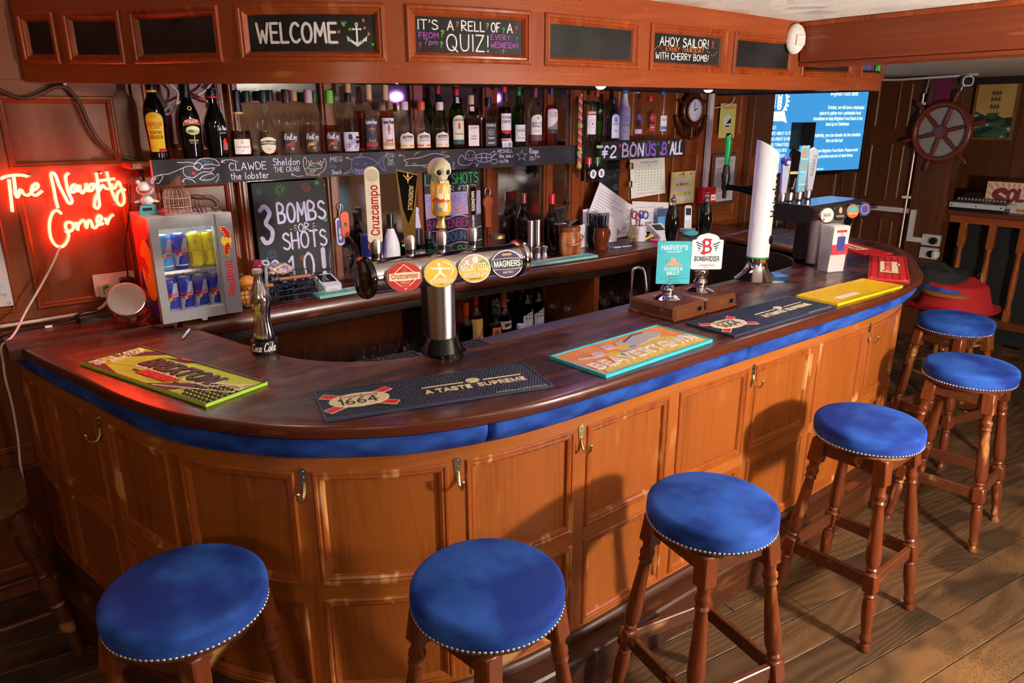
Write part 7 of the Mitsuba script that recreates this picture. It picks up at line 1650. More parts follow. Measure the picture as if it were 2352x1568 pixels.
for c, cx, cy in (((90, 170, 110), .36, .93), ((70, 110, 170), .17, .35), ((90, 170, 110), .62, .05)):
 ch1(unary_union([LineString([(cx * _W + .009 * math.cos(a), cy * _H + .009 * math.sin(a)), (cx * _W + .024 * math.cos(a), cy * _H + .024 * math.sin(a))]).buffer(.0013) for a in np.arange(10) * 2 * PI / 10]), col(*c, .9), 'firework')
for c, cx, cy, rr in (((190, 90, 70), .72, .93, .022), ((60, 110, 160), .09, .92, .012), ((190, 84, 64), .58, .28, .014), ((90, 180, 120), .88, .97, .01), ((90, 180, 120), .95, .62, .01), ((90, 180, 120), .38, .13, .01)):
 ch1(squiggle(cx * _W, cy * _H, rr, 2.5, .0013), col(*c, .9), 'squiggle')
ch1(unary_union([Point(r.random() * _W, (.03 + .95 * r.random()) * _H).buffer(.0032) for _ in range(9)]), col(130, 200, 80, .9), 'dots')
ch1(unary_union([Point(r.random() * _W, (.03 + .95 * r.random()) * _H).buffer(.003) for _ in range(7)]), col(110, 70, 150, .9), 'dots')
b2 = thing('chalkboard', 'chalkboard listing flavoured shots in coloured bands behind the tap handles', 'chalkboard')
MB2 = frame((1.955, 3.11, CZ), (1, 0, 0), (0, .03, 1)); _W, _H = .345, .478
put(b2, xf(prism(sbox(0, 0, _W, _H), .010, 0), MB2), 'm_chalkboard')
def ch2(g, c, nm='lettering', lay=0): return part(b2, nm, xf(decal(g, .0005, .0101 + .0005 * lay), MB2), c)
ch2(sbox(0, .255, _W, .372), col(170, 160, 196, .9), 'band')
for t, x0, x1, y, h, c in (('LADD SHOTS', .02, .99, .415, .050, (70, 190, 130)), ('FOR £10', .28, .80, .378, .026, (190, 196, 236)), ('PB GUINNESS', .02, .86, .318, .042, (150, 120, 190)), ('GREEN SPICE', .02, .86, .265, .042, (206, 120, 130)), ('BATTENBERG', .02, .9, .195, .042, (170, 50, 130)), ('BLU BOUNTY', .02, .9, .125, .042, (70, 110, 170)), ('LITTLE SHOT', .02, .9, .055, .042, (90, 150, 90))):
 ch2(hand_fit(t, x0 * _W, x1 * _W, y, h, .11), col(*c, .9), lay=1)
for y in (.248, .178, .108):
 ch2(LineString([(x, y + .006 * math.sin(x * 40)) for x in np.linspace(.0, _W, 40)]).buffer(.0016), WLC, 'wave')
b3 = thing('chalkboard', 'small dark board with coloured doodles behind the measuring dials', 'chalkboard')
put(b3, box2(3.20, 3.375, 3.12, 3.13, 1.30, 1.60), 'm_chalkboard')
MB3 = frame((3.20, 3.1199, 1.30), (1, 0, 0), (0, 0, 1))
for i in range(12):
 x, y = .02 + .14 * r.random(), .03 + .24 * r.random()
 part(b3, 'doodle', xf(decal(squiggle(x, y, .014, 1.2, .0015, a0=i) if i % 2 else LineString([(x - .012, y), (x - .004, y + .006), (x + .004, y - .004), (x + .012, y + .004)]).buffer(.0014), .0005), MB3), col(*((70, 130, 180), (206, 110, 80), (80, 170, 110), (150, 90, 160))[i % 4], .9))
part(b3, 'lettering', xf(decal(hand_fit('TAVERN', .03, .16, .055, .028, .12), .0005), MB3), WLC)
def basket(x, y, w, d, h, a, label):
 k = thing('wire_basket', label, 'basket', 'black wire baskets on the back counter')
 M = place(x, y, CZ, a)
 W = []
 loop = lambda z, gx=0: tube([(-w / 2 - gx, -d / 2 - gx, z), (w / 2 + gx, -d / 2 - gx, z), (w / 2 + gx, d / 2 + gx, z), (-w / 2 - gx, d / 2 + gx, z)], .0016, 6, closed=True)
 for z in np.linspace(.004, h, 5): W.append(loop(z, .012 * z / h))
 for i in range(10):
  t = -w / 2 + w * i / 9
  g = .012
  W += [tube([(t * (1 + 2 * g / w), s * (d / 2 + g), h), (t, s * d / 2, .003), (t, 0, .003)], .0011, 5) for s in (-1, 1)]
 for i in range(7):
  t = -d / 2 + d * i / 6
  W += [tube([(s * (w / 2 + .012), t, h), (s * w / 2, t, .003)], .0011, 5) for s in (-1, 1)]
 put(k, xf(join(*W), M), col(52, 52, 58, .4), True)
 part(k, 'rim', xf(tube([(-w / 2 - .012, -d / 2 - .012, h), (w / 2 + .012, -d / 2 - .012, h), (w / 2 + .012, d / 2 + .012, h), (-w / 2 - .012, d / 2 + .012, h)], .0026, 6, closed=True), M), col(52, 52, 58, .4), True)
 part(k, 'handle', xf(rod((-w * .36, -d / 2 - .016, h + .004), (w * .36, -d / 2 - .016, h + .004), .0075, 12), M), col(168, 100, 62, .5), True, label='wooden grip')
 return M
M1 = basket(1.155, 2.955, .185, .15, .10, -.05, 'black wire basket full of wrapped biscuits in front of the chalkboard')
pk_ = random.Random(8)
pack = []
for i in range(26):
 x, y, z = pk_.uniform(-.08, .08), pk_.uniform(-.06, .06), pk_.uniform(.012, .085)
 m = rot(rot(bx(.046, .030, .010, 0, 0, -.005, .003), pk_.uniform(0, 3)), pk_.uniform(-.9, .9), (1, 0, 0))
 k = thing('biscuit_pack', 'small dark wrapped biscuit pack in the wire basket', 'biscuit pack', 'wrapped biscuits in the wire basket')
 put(k, xf(mv(m, x, y, z), M1), (col(28, 28, 44, .25), col(40, 44, 80, .25), col(22, 22, 26, .25))[i % 3])
 part(k, 'print', xf(mv(rot(rot(bx(.018, .012, .0106, .005, 0, -.0053), pk_.uniform(0, 3)), 0), x, y, z), M1), (col(190, 150, 110, .4), col(80, 130, 180, .4))[i % 2])
def bag(label, M, cols_, r, seed):
 k = thing('sweet_bag', label, 'bag', None)
 b = trimesh.creation.icosphere(4, 1); v = b.vertices
 n = meshkit.fbm(v * 2.6 + seed, 3) - .5; n2 = meshkit.noise(v * 7 + seed) - .5
 b.vertices = v * (1 + .45 * n + .12 * n2)[:, None] * np.array(r)
 put(k, xf(b, M), cols_, 40)
 return k
def _crisp(p, n, uv):
 q = noise(p.x * 60, p.y * 60, p.z * 60); w = noise(p.x * 90 + 5, p.y * 90, p.z * 90)
 return mix(mix(lin(150, 120, 176), lin(214, 196, 170), smoothstep(.4, .6, q)), lin(120, 40, 70), smoothstep(.66, .7, w))
textured('wrapper', _crisp, .2)
bag('shiny crumpled bag of sweets on top of the biscuit basket', place(1.13, 2.985, CZ + .118), 'm_wrapper', (.06, .045, .030), 3)
bag('dark red crumpled wrapper behind the sweets bag', place(1.065, 3.03, CZ + .13), col(130, 24, 56, .25), (.035, .02, .035), 7)
M2 = basket(.985, 2.935, .15, .15, .085, .1, 'black wire basket of oranges behind the chrome soda tap')
for i, (x, y, z, t) in enumerate(((-.035, -.03, .036, 'orange at the front left of the wire basket'), (.03, .02, .036, 'orange at the back right of the wire basket'), (-.03, .04, .038, 'orange at the back left of the wire basket'), (-.01, -.0, .090, 'orange on top of the others in the wire basket'))):
 o = thing('orange', t, 'fruit', 'oranges in the wire basket')
 put(o, xf(mv(trimesh.creation.icosphere(3, .034), x, y, z), M2), plain('orange_peel', (206, 130, 40), .5), True)
pe = thing('peeler', 'pale green handled tool leaning in the orange basket', 'tool')
put(pe, rod((1.04, 2.90, CZ + .05), (1.055, 2.93, CZ + .16), .007), col(130, 160, 156, .4), True)
part(pe, 'ring', xf(lathe([(.010, 0), (.017, .002), (.017, .008), (.010, .010), (.009, .005)], 20, False), align((1.056, 2.932, CZ + .162), (1.056, 2.90, CZ + .20))), col(170, 196, 190, .4), True)
cd = thing('card_reader', 'white payment terminal lying on its charger beside the biscuit basket', 'payment terminal')
M = place(1.345, 2.985, CZ, -.12) @ trimesh.transformations.rotation_matrix(.16, [1, 0, 0])
put(cd, xf(prism(rrect(.082, .155, .014), .026, .022), M), 'm_white', 30)
part(cd, 'screen', xf(prism(rrect(.066, .092, .003, 0, .018), .0008, .0478), M), 'm_black_gloss')
part(cd, 'logo', xf(decal(unary_union([Point(0, .034).buffer(.007), rrect(.010, .034, .004, 0, .004)]), .0004, .0487), M), col(120, 118, 126, .4))
part(cd, 'dock', xf(prism(rrect(.088, .125, .02, 0, -.012), .02, .001), M), col(206, 204, 208, .4), 30)
part(cd, 'light', xf(bx(.003, .03, .006, -.0425, -.03, .030), M), col(60, 220, 150, .4))
part(cd, 'speaker', xf(join(*[bx(.004, .0012, .003, -.02 + .006 * i, -.0782, .030) for i in range(7)]), M), col(150, 150, 150, .4))
vs_ = thing('glass_bottle', 'large clear glass demijohn hidden behind the card reader', 'bottle')
put(vs_, mv(lathe([(.05, 0), (.072, .006), (.074, .05), (.073, .12), (.066, .165), (.045, .20), (.028, .225), (.024, .25), (.024, .27)], 32, False), 1.475, 3.065, CZ), 'm_glass', 60)
def tin_band(k, x, y, c, z0, z1, r): part(k, 'band', mv(lathe([(r, z0), (r, z1)], 28, False), x, y, CZ), c)
tn = thing('collection_tin', 'dark blue collecting tin with white and red bands, behind the cream tap handle', 'tin')
put(tn, mv(lathe([(.047, 0), (.05, .004), (.05, .215), (.045, .225), (.01, .23)], 32), 1.585, 3.0, CZ), col(30, 44, 120, .3), 40)
tin_band(tn, 1.585, 3.0, col(214, 210, 220, .4), .02, .062, .0504); tin_band(tn, 1.585, 3.0, col(190, 36, 40, .4), .062, .098, .0505); tin_band(tn, 1.585, 3.0, col(220, 216, 226, .4), .098, .126, .0504)
part(tn, 'emblem', mv(bend(decal(ell(.040, .030, 0, .175).difference(ell(.037, .027, 0, .175)), .0004), .0504), 1.585, 3.0, CZ), col(206, 170, 90))
part(tn, 'lettering', mv(bend(decal(unary_union([printed_fit('Lifeboats', -.028, .028, .178, .012), printed_fit('Saving lives', -.02, .02, .164, .007)]), .0004), .0504), 1.585, 3.0, CZ), 'm_white')
part(tn, 'lettering', mv(bend(decal(printed_fit('RNLI', -.03, .03, .100, .022), .0004), .0508), 1.585, 3.0, CZ), col(190, 36, 40))
kf = thing('bottle_opener', 'orange bottle opener hanging on the post beside the chalkboard', 'bottle opener')
MK = frame((1.50, 3.118, 1.40), (1, 0, 0), (-.1, 0, 1))
put(kf, xf(prism(rrect(.040, .12, .018).difference(Point(0, .0).buffer(.009)), .005, .006), MK @ place(.012, -.03, 0)), col(226, 84, 26, .4))
part(kf, 'ring', xf(tube([(-.004 + .012 * math.cos(t), .05 + .016 * math.sin(t), .006) for t in np.arange(16) * 2 * PI / 16], .002, 6, closed=True), MK), 'm_steel', True)
k2 = thing('key_fob', 'blue and white key fob hanging under the orange bottle opener', 'key fob')
put(k2, xf(prism(rrect(.042, .13, .018), .004, 0), MK @ place(-.012, -.06, 0)), col(214, 206, 220, .4))
part(k2, 'picture', xf(decal(rrect(.030, .11, .012), .0005, .0041), MK @ place(-.012, -.06, 0)), col(50, 80, 160, .4))
part(k2, 'picture', xf(decal(unary_union([ell(.010, .018, .002, .0), ell(.008, .01, -.002, -.03)]), .0005, .0046), MK @ place(-.012, -.06, 0)), col(220, 210, 220, .4))
part(k2, 'chain', xf(tube([(-.012, .0, .003), (-.010, .03, .005), (-.004, .05, .006), (0, .07, .004)], .004, 6, smooth=4), MK), 'm_steel', True)
GB = 'bottles standing on the back counter'
bottle('white bottle with arched dark lettering, between the cream and black tap handles', 1.69, 3.0, CZ, 'cream', .31, 'white', cap=(20, 20, 20), cap_h=.22, group=GB, turn=20, decals=[('lettering', (90, 84, 96), affinity.translate(words('MALIBU', .064, .070, .016), 0, 0)), ('picture', (110, 90, 120), unary_union([ell(.018, .006, 0, .045), LineString([(0, .045), (.004, .062)]).buffer(.0014)]))])
bottle('dark liqueur bottle with a gold lettered band behind the gold tap handle', 1.86, 3.04, CZ, 'squat', .22, 'black', cap=(40, 40, 44), cap_h=.3, group=GB, turn=20, decals=[('label', (36, 34, 40), sbox(-.04, .09, .04, .12)), ('lettering', (206, 200, 170), words('SOLYIRUS', .06, .10, .010))])
bottle('green liqueur bottle low behind the tap bar', 1.935, 3.06, CZ, 'dome', .20, 'green', 'dark', .5, (60, 60, 60), .2, group=GB)
bottle('purple liqueur bottle with a round red seal', 2.005, 3.03, CZ, 'dome', .20, 'clear', 'dark', .5, (90, 60, 130), .22, group=GB, turn=20, decals=[('label', (150, 90, 160), ell(.02, .02, 0, .07)), ('seal', (206, 60, 70), ell(.012, .012, 0, .07))])
bottle('dark bottle at the left of the white rum bottle', 1.64, 3.07, CZ, 'tall', .30, 'black', cap=(60, 50, 40), cap_h=.14, group=GB)
fg = thing('figurine', 'little white figurine hanging on the post left of the can handle', 'figurine')
put(fg, xf(join(prism(unary_union([Point(0, .03).buffer(.016), Polygon([(-.024, -.06), (.024, -.06), (.012, .02), (-.012, .02)])]), .01)), frame((1.905, 3.125, 1.375), (1, 0, 0), (0, 0, 1))), col(206, 200, 220, .5))
part(fg, 'cord', rod((1.905, 3.128, 1.42), (1.905, 3.13, 1.47), .003), 'm_steel')
bo = thing('wooden_paddle', 'long-handled wooden opener hanging on the post by the shots board', 'bottle opener')
MK = frame((2.35, 3.120, 1.28), (1, 0, 0), (.12, 0, 1))
put(bo, xf(prism(unary_union([Polygon([(-.018, 0), (.018, 0), (.022, .12), (-.022, .12)]), Point(0, .13).buffer(.032)]), .014), MK), col(190, 96, 50, .45))
part(bo, 'opener', xf(tube([(.018 * math.cos(t), .185 + .022 * math.sin(t), .007) for t in np.arange(18) * 2 * PI / 18], .004, 7, closed=True), MK), 'm_steel', True)
def jar_(x, y, r, h, label, lidc, contents):
 k = thing('storage_jar', label, 'jar', 'lidded jars on the back counter')
 put(k, mv(lathe([(r * .9, 0), (r, .006), (r, h * .74), (r * .86, h * .84), (r * .86, h * .9)], 28, False), x, y, CZ), 'm_glass', 50)
 part(k, 'contents', mv(lathe([(r * .86, .004), (r * .93, .01), (r * .93, h * .5), (0, h * .52)], 24), x, y, CZ), col(*contents, .6), 50)
 part(k, 'lid', mv(lathe([(r * .9, h * .86), (r * .95, h * .87), (r * .95, h), (0, h + .002)], 28), x, y, CZ), lidc, 40)
jar_(2.375, 3.06, .045, .135, 'glass jar with a gold lid below the wooden opener', 'm_brass', (70, 36, 24))
jar_(2.445, 2.955, .038, .095, 'small jar with a pink lid at the end of the long tap', col(190, 120, 130, .5), (60, 70, 50))
wb = thing('napkin_box', 'pale box behind the end of the long tap', 'box')
put(wb, box2(2.40, 2.50, 3.03, 3.11, CZ, CZ + .06), col(206, 190, 206, .6))
def jigger(x, y, n, label):
 k = thing('spirit_measure', label, 'measure', 'steel spirit measures stacked by the dark bottle')
 one = [(.019, 0), (.0125, .028), (.0125, .030), (.0175, .062)]
 put(k, mv(lathe(one, 22, False), x, y, CZ), 'm_steel', 40)
 for i in range(1, n):
  part(k, 'cup', mv(lathe([(.0165, 0), (.018, .004), (.018, .05), (.0165, .053)], 22, True), x, y, CZ + .045 * i + .016), 'm_steel', 40)
jigger(2.545, 2.985, 4, 'tall stack of steel spirit measures, left of the pair'); jigger(2.595, 2.985, 4, 'tall stack of steel spirit measures, right of the pair')
jigger(2.565, 2.945, 1, 'single steel spirit measure in front of the left stack'); jigger(2.61, 2.94, 1, 'single steel spirit measure in front of the right stack')
bottle('tall dark bottle with a red cap beside the steel measures', 2.70, 2.99, CZ, 'whisky', .335, 'smoke', 'dark', .6, (190, 30, 36), .16, group=GB, rs=1.15)
bottle('dark bottle with a dull red cap in front of the mirror strip', 2.58, 3.09, CZ, 'whisky', .34, 'smoke', 'dark', .4, (110, 40, 40), .16, group=GB, rs=1.15)
cn = thing('decanter', 'conical clear bottle with a steel pourer behind the little barrel', 'decanter')
put(cn, mv(lathe([(.058, 0), (.06, .008), (.055, .06), (.032, .14), (.017, .20), (.015, .26)], 30, False), 2.885, 3.07, CZ), 'm_glass', 50)
part(cn, 'liquid', mv(lathe([(.054, .006), (.0565, .01), (.050, .07), (0, .07)], 26), 2.885, 3.07, CZ), 'm_liquor_dark', 50)
part(cn, 'stopper', mv(lathe([(.017, .255), (.018, .27), (.012, .275), (.006, .29), (.005, .35), (.003, .355)], 16), 2.885, 3.07, CZ), 'm_black')
ib = thing('ice_bucket', 'little striped wooden barrel with a brass handle and a metal scoop lying on it', 'ice bucket')
BX_, BY_ = 2.765, 2.905
put(ib, mv(lathe([(.050, 0), (.058, .03), (.063, .07), (.061, .10), (.053, .135)], 24), BX_, BY_, CZ), col(176, 100, 50, .35), 30)
for i in range(12):
 a0, a1 = i * PI / 6, (i + 1) * PI / 6 - .03
 if i % 2: continue
 pts = []
 for rr, z in ((.050, .002), (.058, .03), (.063, .07), (.061, .10), (.053, .133)):
  for t in np.linspace(a0, a1, 4):
   pts.append(((rr + .0008) * math.cos(t), (rr + .0008) * math.sin(t), z))
 f = [(j * 4 + q, j * 4 + q + 1, (j + 1) * 4 + q + 1) for j in range(4) for q in range(3)] + [(j * 4 + q, (j + 1) * 4 + q + 1, (j + 1) * 4 + q) for j in range(4) for q in range(3)]
 part(ib, 'stave', mv(trimesh.Trimesh(np.array(pts), np.array(f), process=False), BX_, BY_, CZ), col(*((126, 56, 32), (206, 150, 90))[(i // 2) % 2], .35))
part(ib, 'lid', mv(lathe([(.055, .135), (.057, .140), (.057, .158), (.05, .162), (0, .163)], 28), BX_, BY_, CZ), col(140, 70, 40, .35), 40)
part(ib, 'handle', tube([(BX_ - .055, BY_ - .02, CZ + .075), (BX_ - .045, BY_ - .058, CZ + .065), (BX_, BY_ - .075, CZ + .080), (BX_ + .045, BY_ - .056, CZ + .105), (BX_ + .054, BY_ - .02, CZ + .115)], .0036, 8, smooth=5), 'm_brass', True)
sc = thing('ice_scoop', 'shiny metal scoop lying on top of the little barrel', 'scoop')
put(sc, xf(trimesh.convex.convex_hull(np.array([(a, b, c) for a, b, c in ((-.05, -.026, .0), (-.05, .026, .0), (.05, .012, .012), (.05, -.012, .012), (-.04, -.022, .03), (-.04, .022, .03), (.02, .018, .034), (.02, -.018, .034), (.075, 0, .014))])), place(BX_ + .01, BY_ - .01, CZ + .164, -.1)), 'm_chrome')
part(sc, 'handle', rod((BX_ - .04, BY_ - .005, CZ + .180), (BX_ - .115, BY_ + .005, CZ + .183), .007), 'm_chrome', True)
mg = thing('toby_mug', 'brown glazed jug full of black straws', 'jug')
MX, MY = 3.03, 2.925
put(mg, mv(lathe([(.036, 0), (.040, .008), (.037, .02), (.046, .05), (.048, .08), (.042, .105), (.044, .13), (.041, .13), (.038, .10), (0, .02)], 30, False), MX, MY, CZ), plain('glaze', (96, 40, 18), .08), 50)
part(mg, 'handle', tube([(MX + .038, MY, CZ + .115), (MX + .066, MY, CZ + .105), (MX + .070, MY, CZ + .07), (MX + .044, MY, CZ + .035)], .007, 10, smooth=5), 'm_glaze', True)
for i in range(22):
 a, q = i * 2.4, .033 * math.sqrt((i + .5) / 22)
 s = thing('straw', 'black drinking straw in the brown jug', 'straw', 'black straws in the brown jug')
 put(s, rod((MX + q * .6 * math.cos(a), MY + q * .6 * math.sin(a), CZ + .03), (MX + q * 1.35 * math.cos(a), MY + q * 1.35 * math.sin(a), CZ + .195 + .006 * math.sin(i * 5)), .0034, 8), 'm_black')
mn = thing('menu_holder', 'black framed menu stand behind the brown jug', 'menu')
MM = frame((3.03, 3.0, CZ), (.92, -.38, 0), (0, .08, 1))
put(mn, xf(prism(sbox(-.03, 0, .11, .20), .006), MM), 'm_black')
part(mn, 'picture', xf(decal(sbox(.055, .105, .105, .19), .0005, .0061), MM), col(70, 110, 160, .4)); part(mn, 'picture', xf(decal(sbox(.055, .105, .105, .135), .0006, .0063), MM), col(150, 60, 40, .4))
part(mn, 'lettering', xf(decal(unary_union([sbox(.06, .02 + .011 * i, .06 + .04 * (.6 + .4 * ((i * 7) % 3) / 2), .024 + .011 * i) for i in range(6)]), .0005, .0061), MM), col(150, 150, 150, .5))
def sheet(label, pts, y, lines=0, group='papers behind the brown jug', z_=None, color='m_paper'):
 k = thing('paper_sheet', label, 'paper', group)
 M = frame((0, y, 0), (1, 0, 0), (0, 0, 1))
 P_ = Polygon(pts)
 put(k, xf(prism(P_, .0008, 0), M), color)
 a = np.array(pts)
 if lines:
  o, u, v = a[3], a[2] - a[3], a[0] - a[3]
  g = []
  for i in range(lines):
   t = .12 + .76 * i / lines; w = .3 + .45 * ((i * 37 + lines) % 5) / 4
   p, q = o + v * t + u * .1, o + v * t + u * (.1 + w)
   g.append(LineString([p, q]).buffer(.0016))
  part(k, 'print', xf(decal(unary_union(g), .0003, .0009), M), col(150, 150, 176, .8))
 return k
sheet('stack of white papers leaning at the back of the counter, lowest', [(3.04, 1.32), (3.24, 1.33), (3.25, CZ + .002), (3.04, CZ + .002)], 3.09)
sheet('white printed sheet tilted over the papers behind the jug', [(3.16, 1.475), (3.46, 1.31), (3.36, 1.165), (3.07, 1.30)], 3.075, 9)
sheet('white upright sheet right of the brown jug', [(3.16, 1.27), (3.30, 1.26), (3.30, CZ + .002), (3.17, CZ + .002)], 3.05, 3)
sheet('pale sheet leaning between the papers and scissors cup', [(3.34, 1.33), (3.60, 1.31), (3.58, 1.12), (3.36, CZ + .002)], 3.125, 6)
sheet('pale printed sheet under the calendar, right of the scissors', [(3.50, 1.335), (3.86, 1.30), (3.85, 1.12), (3.50, 1.13)], 3.115, 8)
sheet('white envelope leaning at the left of the brown jug', [(2.95, 1.24), (3.03, 1.25), (3.03, CZ + .002), (2.95, CZ + .002)], 3.03, 0)
cal = sheet('calendar sheet with green numbers pinned under the bonus ball sign', [(3.495, 1.59), (3.83, 1.592), (3.86, 1.36), (3.525, 1.345)], 3.148, 0, group=None)
MC = frame((3.52, 3.1472, 1.35), (1, 0, 0), (0, 0, 1))
part(cal, 'lettering', xf(decal(printed_fit('MARINE TAVERN', .08, .24, .212, .010), .0004, .0), MC), col(110, 110, 180))
part(cal, 'emblem', xf(decal(anchor(.155, .19, .018), .0004, .0), MC), col(110, 120, 190))
part(cal, 'numbers', xf(decal(unary_union([rrect(.014, .007, .002, .04 + .030 * i, .045 + .018 * j) for i in range(9) for j in range(8) if not (i == 0 and j < 3)]), .0004, .0), MC), col(150, 190, 110), kind='stuff', label='grid of small green numbers')
part(cal, 'numbers', xf(decal(rrect(.018, .014, .002, .295, .045), .0004, .0), MC), col(230, 196, 70))
part(cal, 'lettering', xf(decal(unary_union([sbox(.05, .024, .27, .026), sbox(.06, .018, .26, .020)]), .0004, .0), MC), col(206, 140, 170))
bl = thing('clip', 'gold bulldog clip holding the calendar', 'clip', 'gold clips on the post left of the calendar')
put(bl, box2(3.475, 3.50, 3.118, 3.14, 1.53, 1.57, .003), 'm_brass')
bl = thing('clip', 'lower gold clip left of the calendar', 'clip', 'gold clips on the post left of the calendar')
put(bl, box2(3.475, 3.50, 3.118, 3.14, 1.42, 1.46, .003), 'm_brass')
for a, b, c, t in (((3.09, 2.905, CZ), (3.155, 2.88, CZ), (40, 60, 200), 'blue capped pen lying on the back counter'), ((3.17, 2.885, CZ), (3.235, 2.87, CZ), (180, 180, 200), 'clear pen lying right of the blue capped pen')):
 p = thing('pen', t, 'pen', 'pens on the back counter')
 a, b = np.array(a) + (0, 0, .005), np.array(b) + (0, 0, .005)
 put(p, rod(a, b, .004, 8), col(200, 200, 214, .3), True); part(p, 'cap', rod(a, a + (b - a) * .35, .0048, 8), col(*c, .3), True)
cu = thing('pen_pot', 'white pot holding scissors and pens', 'pot')
CX, CY = 3.43, 2.985
put(cu, mv(lathe([(.040, 0), (.042, .004), (.042, .095), (.039, .095), (.039, .01), (0, .01)], 28, False), CX, CY, CZ), col(214, 208, 222, .4), 40)
for i, (c, dx, dy) in enumerate((((206, 110, 50), -.02, .0), ((170, 50, 40), -.01, .012), ((60, 60, 60), .012, .01), ((220, 200, 60), .024, -.004))):
 p = thing('pen', ('orange pen standing in the white pot', 'red pen standing in the white pot', 'black pen standing in the white pot', 'yellow pen standing in the white pot')[i], 'pen', 'pens in the white pot')
 put(p, rod((CX + dx * .5, CY + dy * .5, CZ + .012), (CX + dx * 1.6, CY + dy * 1.6, CZ + .15 + .01 * i), .0045, 8), col(*c, .4), True)
def scissors(c, M, label):
 k = thing('scissors', label, 'scissors', 'scissors in the white pot')
 loops = [tube([(sx * .022 + .017 * math.cos(t), .03 + .022 * math.sin(t), .002 * sx) for t in np.arange(20) * 2 * PI / 20], .005, 8, closed=True) for sx in (-1, 1)]
 put(k, xf(join(*loops), M), col(*c, .4), True)
 part(k, 'blade', xf(join(prism(Polygon([(-.012, .012), (.0, .014), (.008, -.10), (.004, -.10)]), .002), prism(Polygon([(.012, .012), (.0, .014), (-.008, -.10), (-.004, -.10)]), .002, .002)), M), 'm_steel')
scissors((50, 80, 190), frame((CX + .02, CY - .008, CZ + .125), (.75, -.5, .25), (-.2, 0, 1)), 'blue-handled scissors in the white pot')
scissors((176, 40, 44), frame((CX - .005, CY + .012, CZ + .13), (.9, -.3, 0), (.05, 0, 1)), 'red-handled scissors in the white pot')
hl = [('pink highlighter lying at the foot of the pen pot', (226, 60, 140), (3.475, 2.93)), ('yellow highlighter lying by the pen pot', (226, 206, 60), (3.465, 2.96))]
for t, c, (x, y) in hl:
 p = thing('highlighter', t, 'pen', 'highlighters by the pen pot')
 put(p, rod((x, y, CZ + .008), (x + .03, y - .035, CZ + .008 + (.03 if c[1] > 100 else 0)), .0075, 10), col(*c, .4), True)
pg = thing('paper_bag', 'crumpled brown paper bag beside the pen pot', 'bag')
b = trimesh.creation.icosphere(3, 1); v = b.vertices; b.vertices = v * (1 + .5 * (meshkit.noise(v * 3) - .5))[:, None] * np.array((.035, .03, .05));
put(pg, mv(b, 3.345, 2.96, CZ + .05), col(176, 156, 110, .8))
tl = thing('till_terminal', 'white card terminal with a dark screen right of the pen pot', 'payment terminal')
M = place(3.60, 2.97, CZ, -.35) @ trimesh.transformations.rotation_matrix(.35, [1, 0, 0])
put(tl, xf(prism(rrect(.09, .17, .014), .035, .024), M), 'm_white', 30)
part(tl, 'screen', xf(prism(rrect(.066, .075, .003, 0, .034), .0008, .0588), M), col(60, 60, 70, .1))
part(tl, 'base', box2(3.56, 3.64, 2.93, 3.02, CZ, CZ + .03, .006), 'm_white')
bx1 = thing('card_box', 'blue carton with white lettering left of the phone', 'box')
put(bx1, xf(bx(.085, .02, .17, 0, 0, 0), place(3.735, 3.045, CZ, -.5)), col(60, 140, 200, .5))
part(bx1, 'top_panel', xf(bx(.0855, .0205, .05, 0, 0, .1198), place(3.735, 3.045, CZ, -.5)), col(30, 46, 90, .5))
part(bx1, 'lettering', xf(decal(printed_fit('Bluey', -.036, .036, .055, .022), .0005), place(3.735, 3.045, CZ, -.5) @ frame((0, -.0102, 0), (1, 0, 0), (0, 0, 1))), 'm_white')
ph = thing('cordless_phone', 'silver cordless phone standing in its charger', 'phone')
M = frame((3.93, 3.0, CZ + .012), (.8, -.6, 0), (0, .18, 1))
put(ph, xf(prism(rrect(.046, .165, .016, 0, .085), .022, -.011), M), col(190, 190, 196, .3), 30)
part(ph, 'screen', xf(decal(rrect(.034, .045, .003, 0, .125), .0006, .0112), M), col(30, 34, 44, .1))
part(ph, 'keypad', xf(decal(unary_union([rrect(.009, .006, .002, -.012 + .012 * i, .02 + .011 * j) for i in range(3) for j in range(5)]), .0008, .0112), M), col(120, 130, 150, .4))
part(ph, 'cradle', box2(3.89, 3.97, 2.96, 3.04, CZ, CZ + .03, .006), 'm_grey_plastic')
rd = thing('radio_handset', 'black walkie-talkie with a stubby aerial', 'radio')
M = frame((4.02, 2.955, CZ + .004), (.8, -.6, 0), (0, .1, 1))
put(rd, xf(prism(rrect(.06, .15, .010, 0, .075), .034, -.017), M), 'm_black', 30)
part(rd, 'aerial', xf(tube([(.020, .15, 0), (.022, .20, 0), (.026, .255, 0)], .006, 8), M), 'm_black', True)
part(rd, 'label', xf(decal(rrect(.036, .03, .003, -.002, .09), .0006, .0172), M), col(176, 176, 186, .5))
cl = thing('cleaning_cloth', 'turquoise cloth crumpled on the back counter', 'cloth')
b = trimesh.creation.icosphere(4, 1); v = b.vertices; n = meshkit.fbm(v * 3 + 5, 3) - .5
b.vertices = v * (1 + .7 * n)[:, None] * np.array((.055, .04, .018)); b.vertices[:, 2] = np.maximum(b.vertices[:, 2], -.012)
put(cl, mv(b, 3.85, 2.91, CZ + .014), col(70, 170, 180, .9), 60)
bcard = thing('bonus_ball_card', 'pale yellow numbered board on the wall right of the calendar', 'board')
MC = frame((3.905, 3.146, 1.278), (1, 0, 0), (0, 0, 1))
put(bcard, xf(prism(rrect(.25, .215, .004, .125, .107), .008), MC), col(226, 206, 140, .5))
for j in range(3):
 for i in range(6):
  part(bcard, 'slot', xf(prism(rrect(.020, .032, .002, .05 + .029 * i, .035 + .062 * j), .002, .008), MC), 'm_paper')
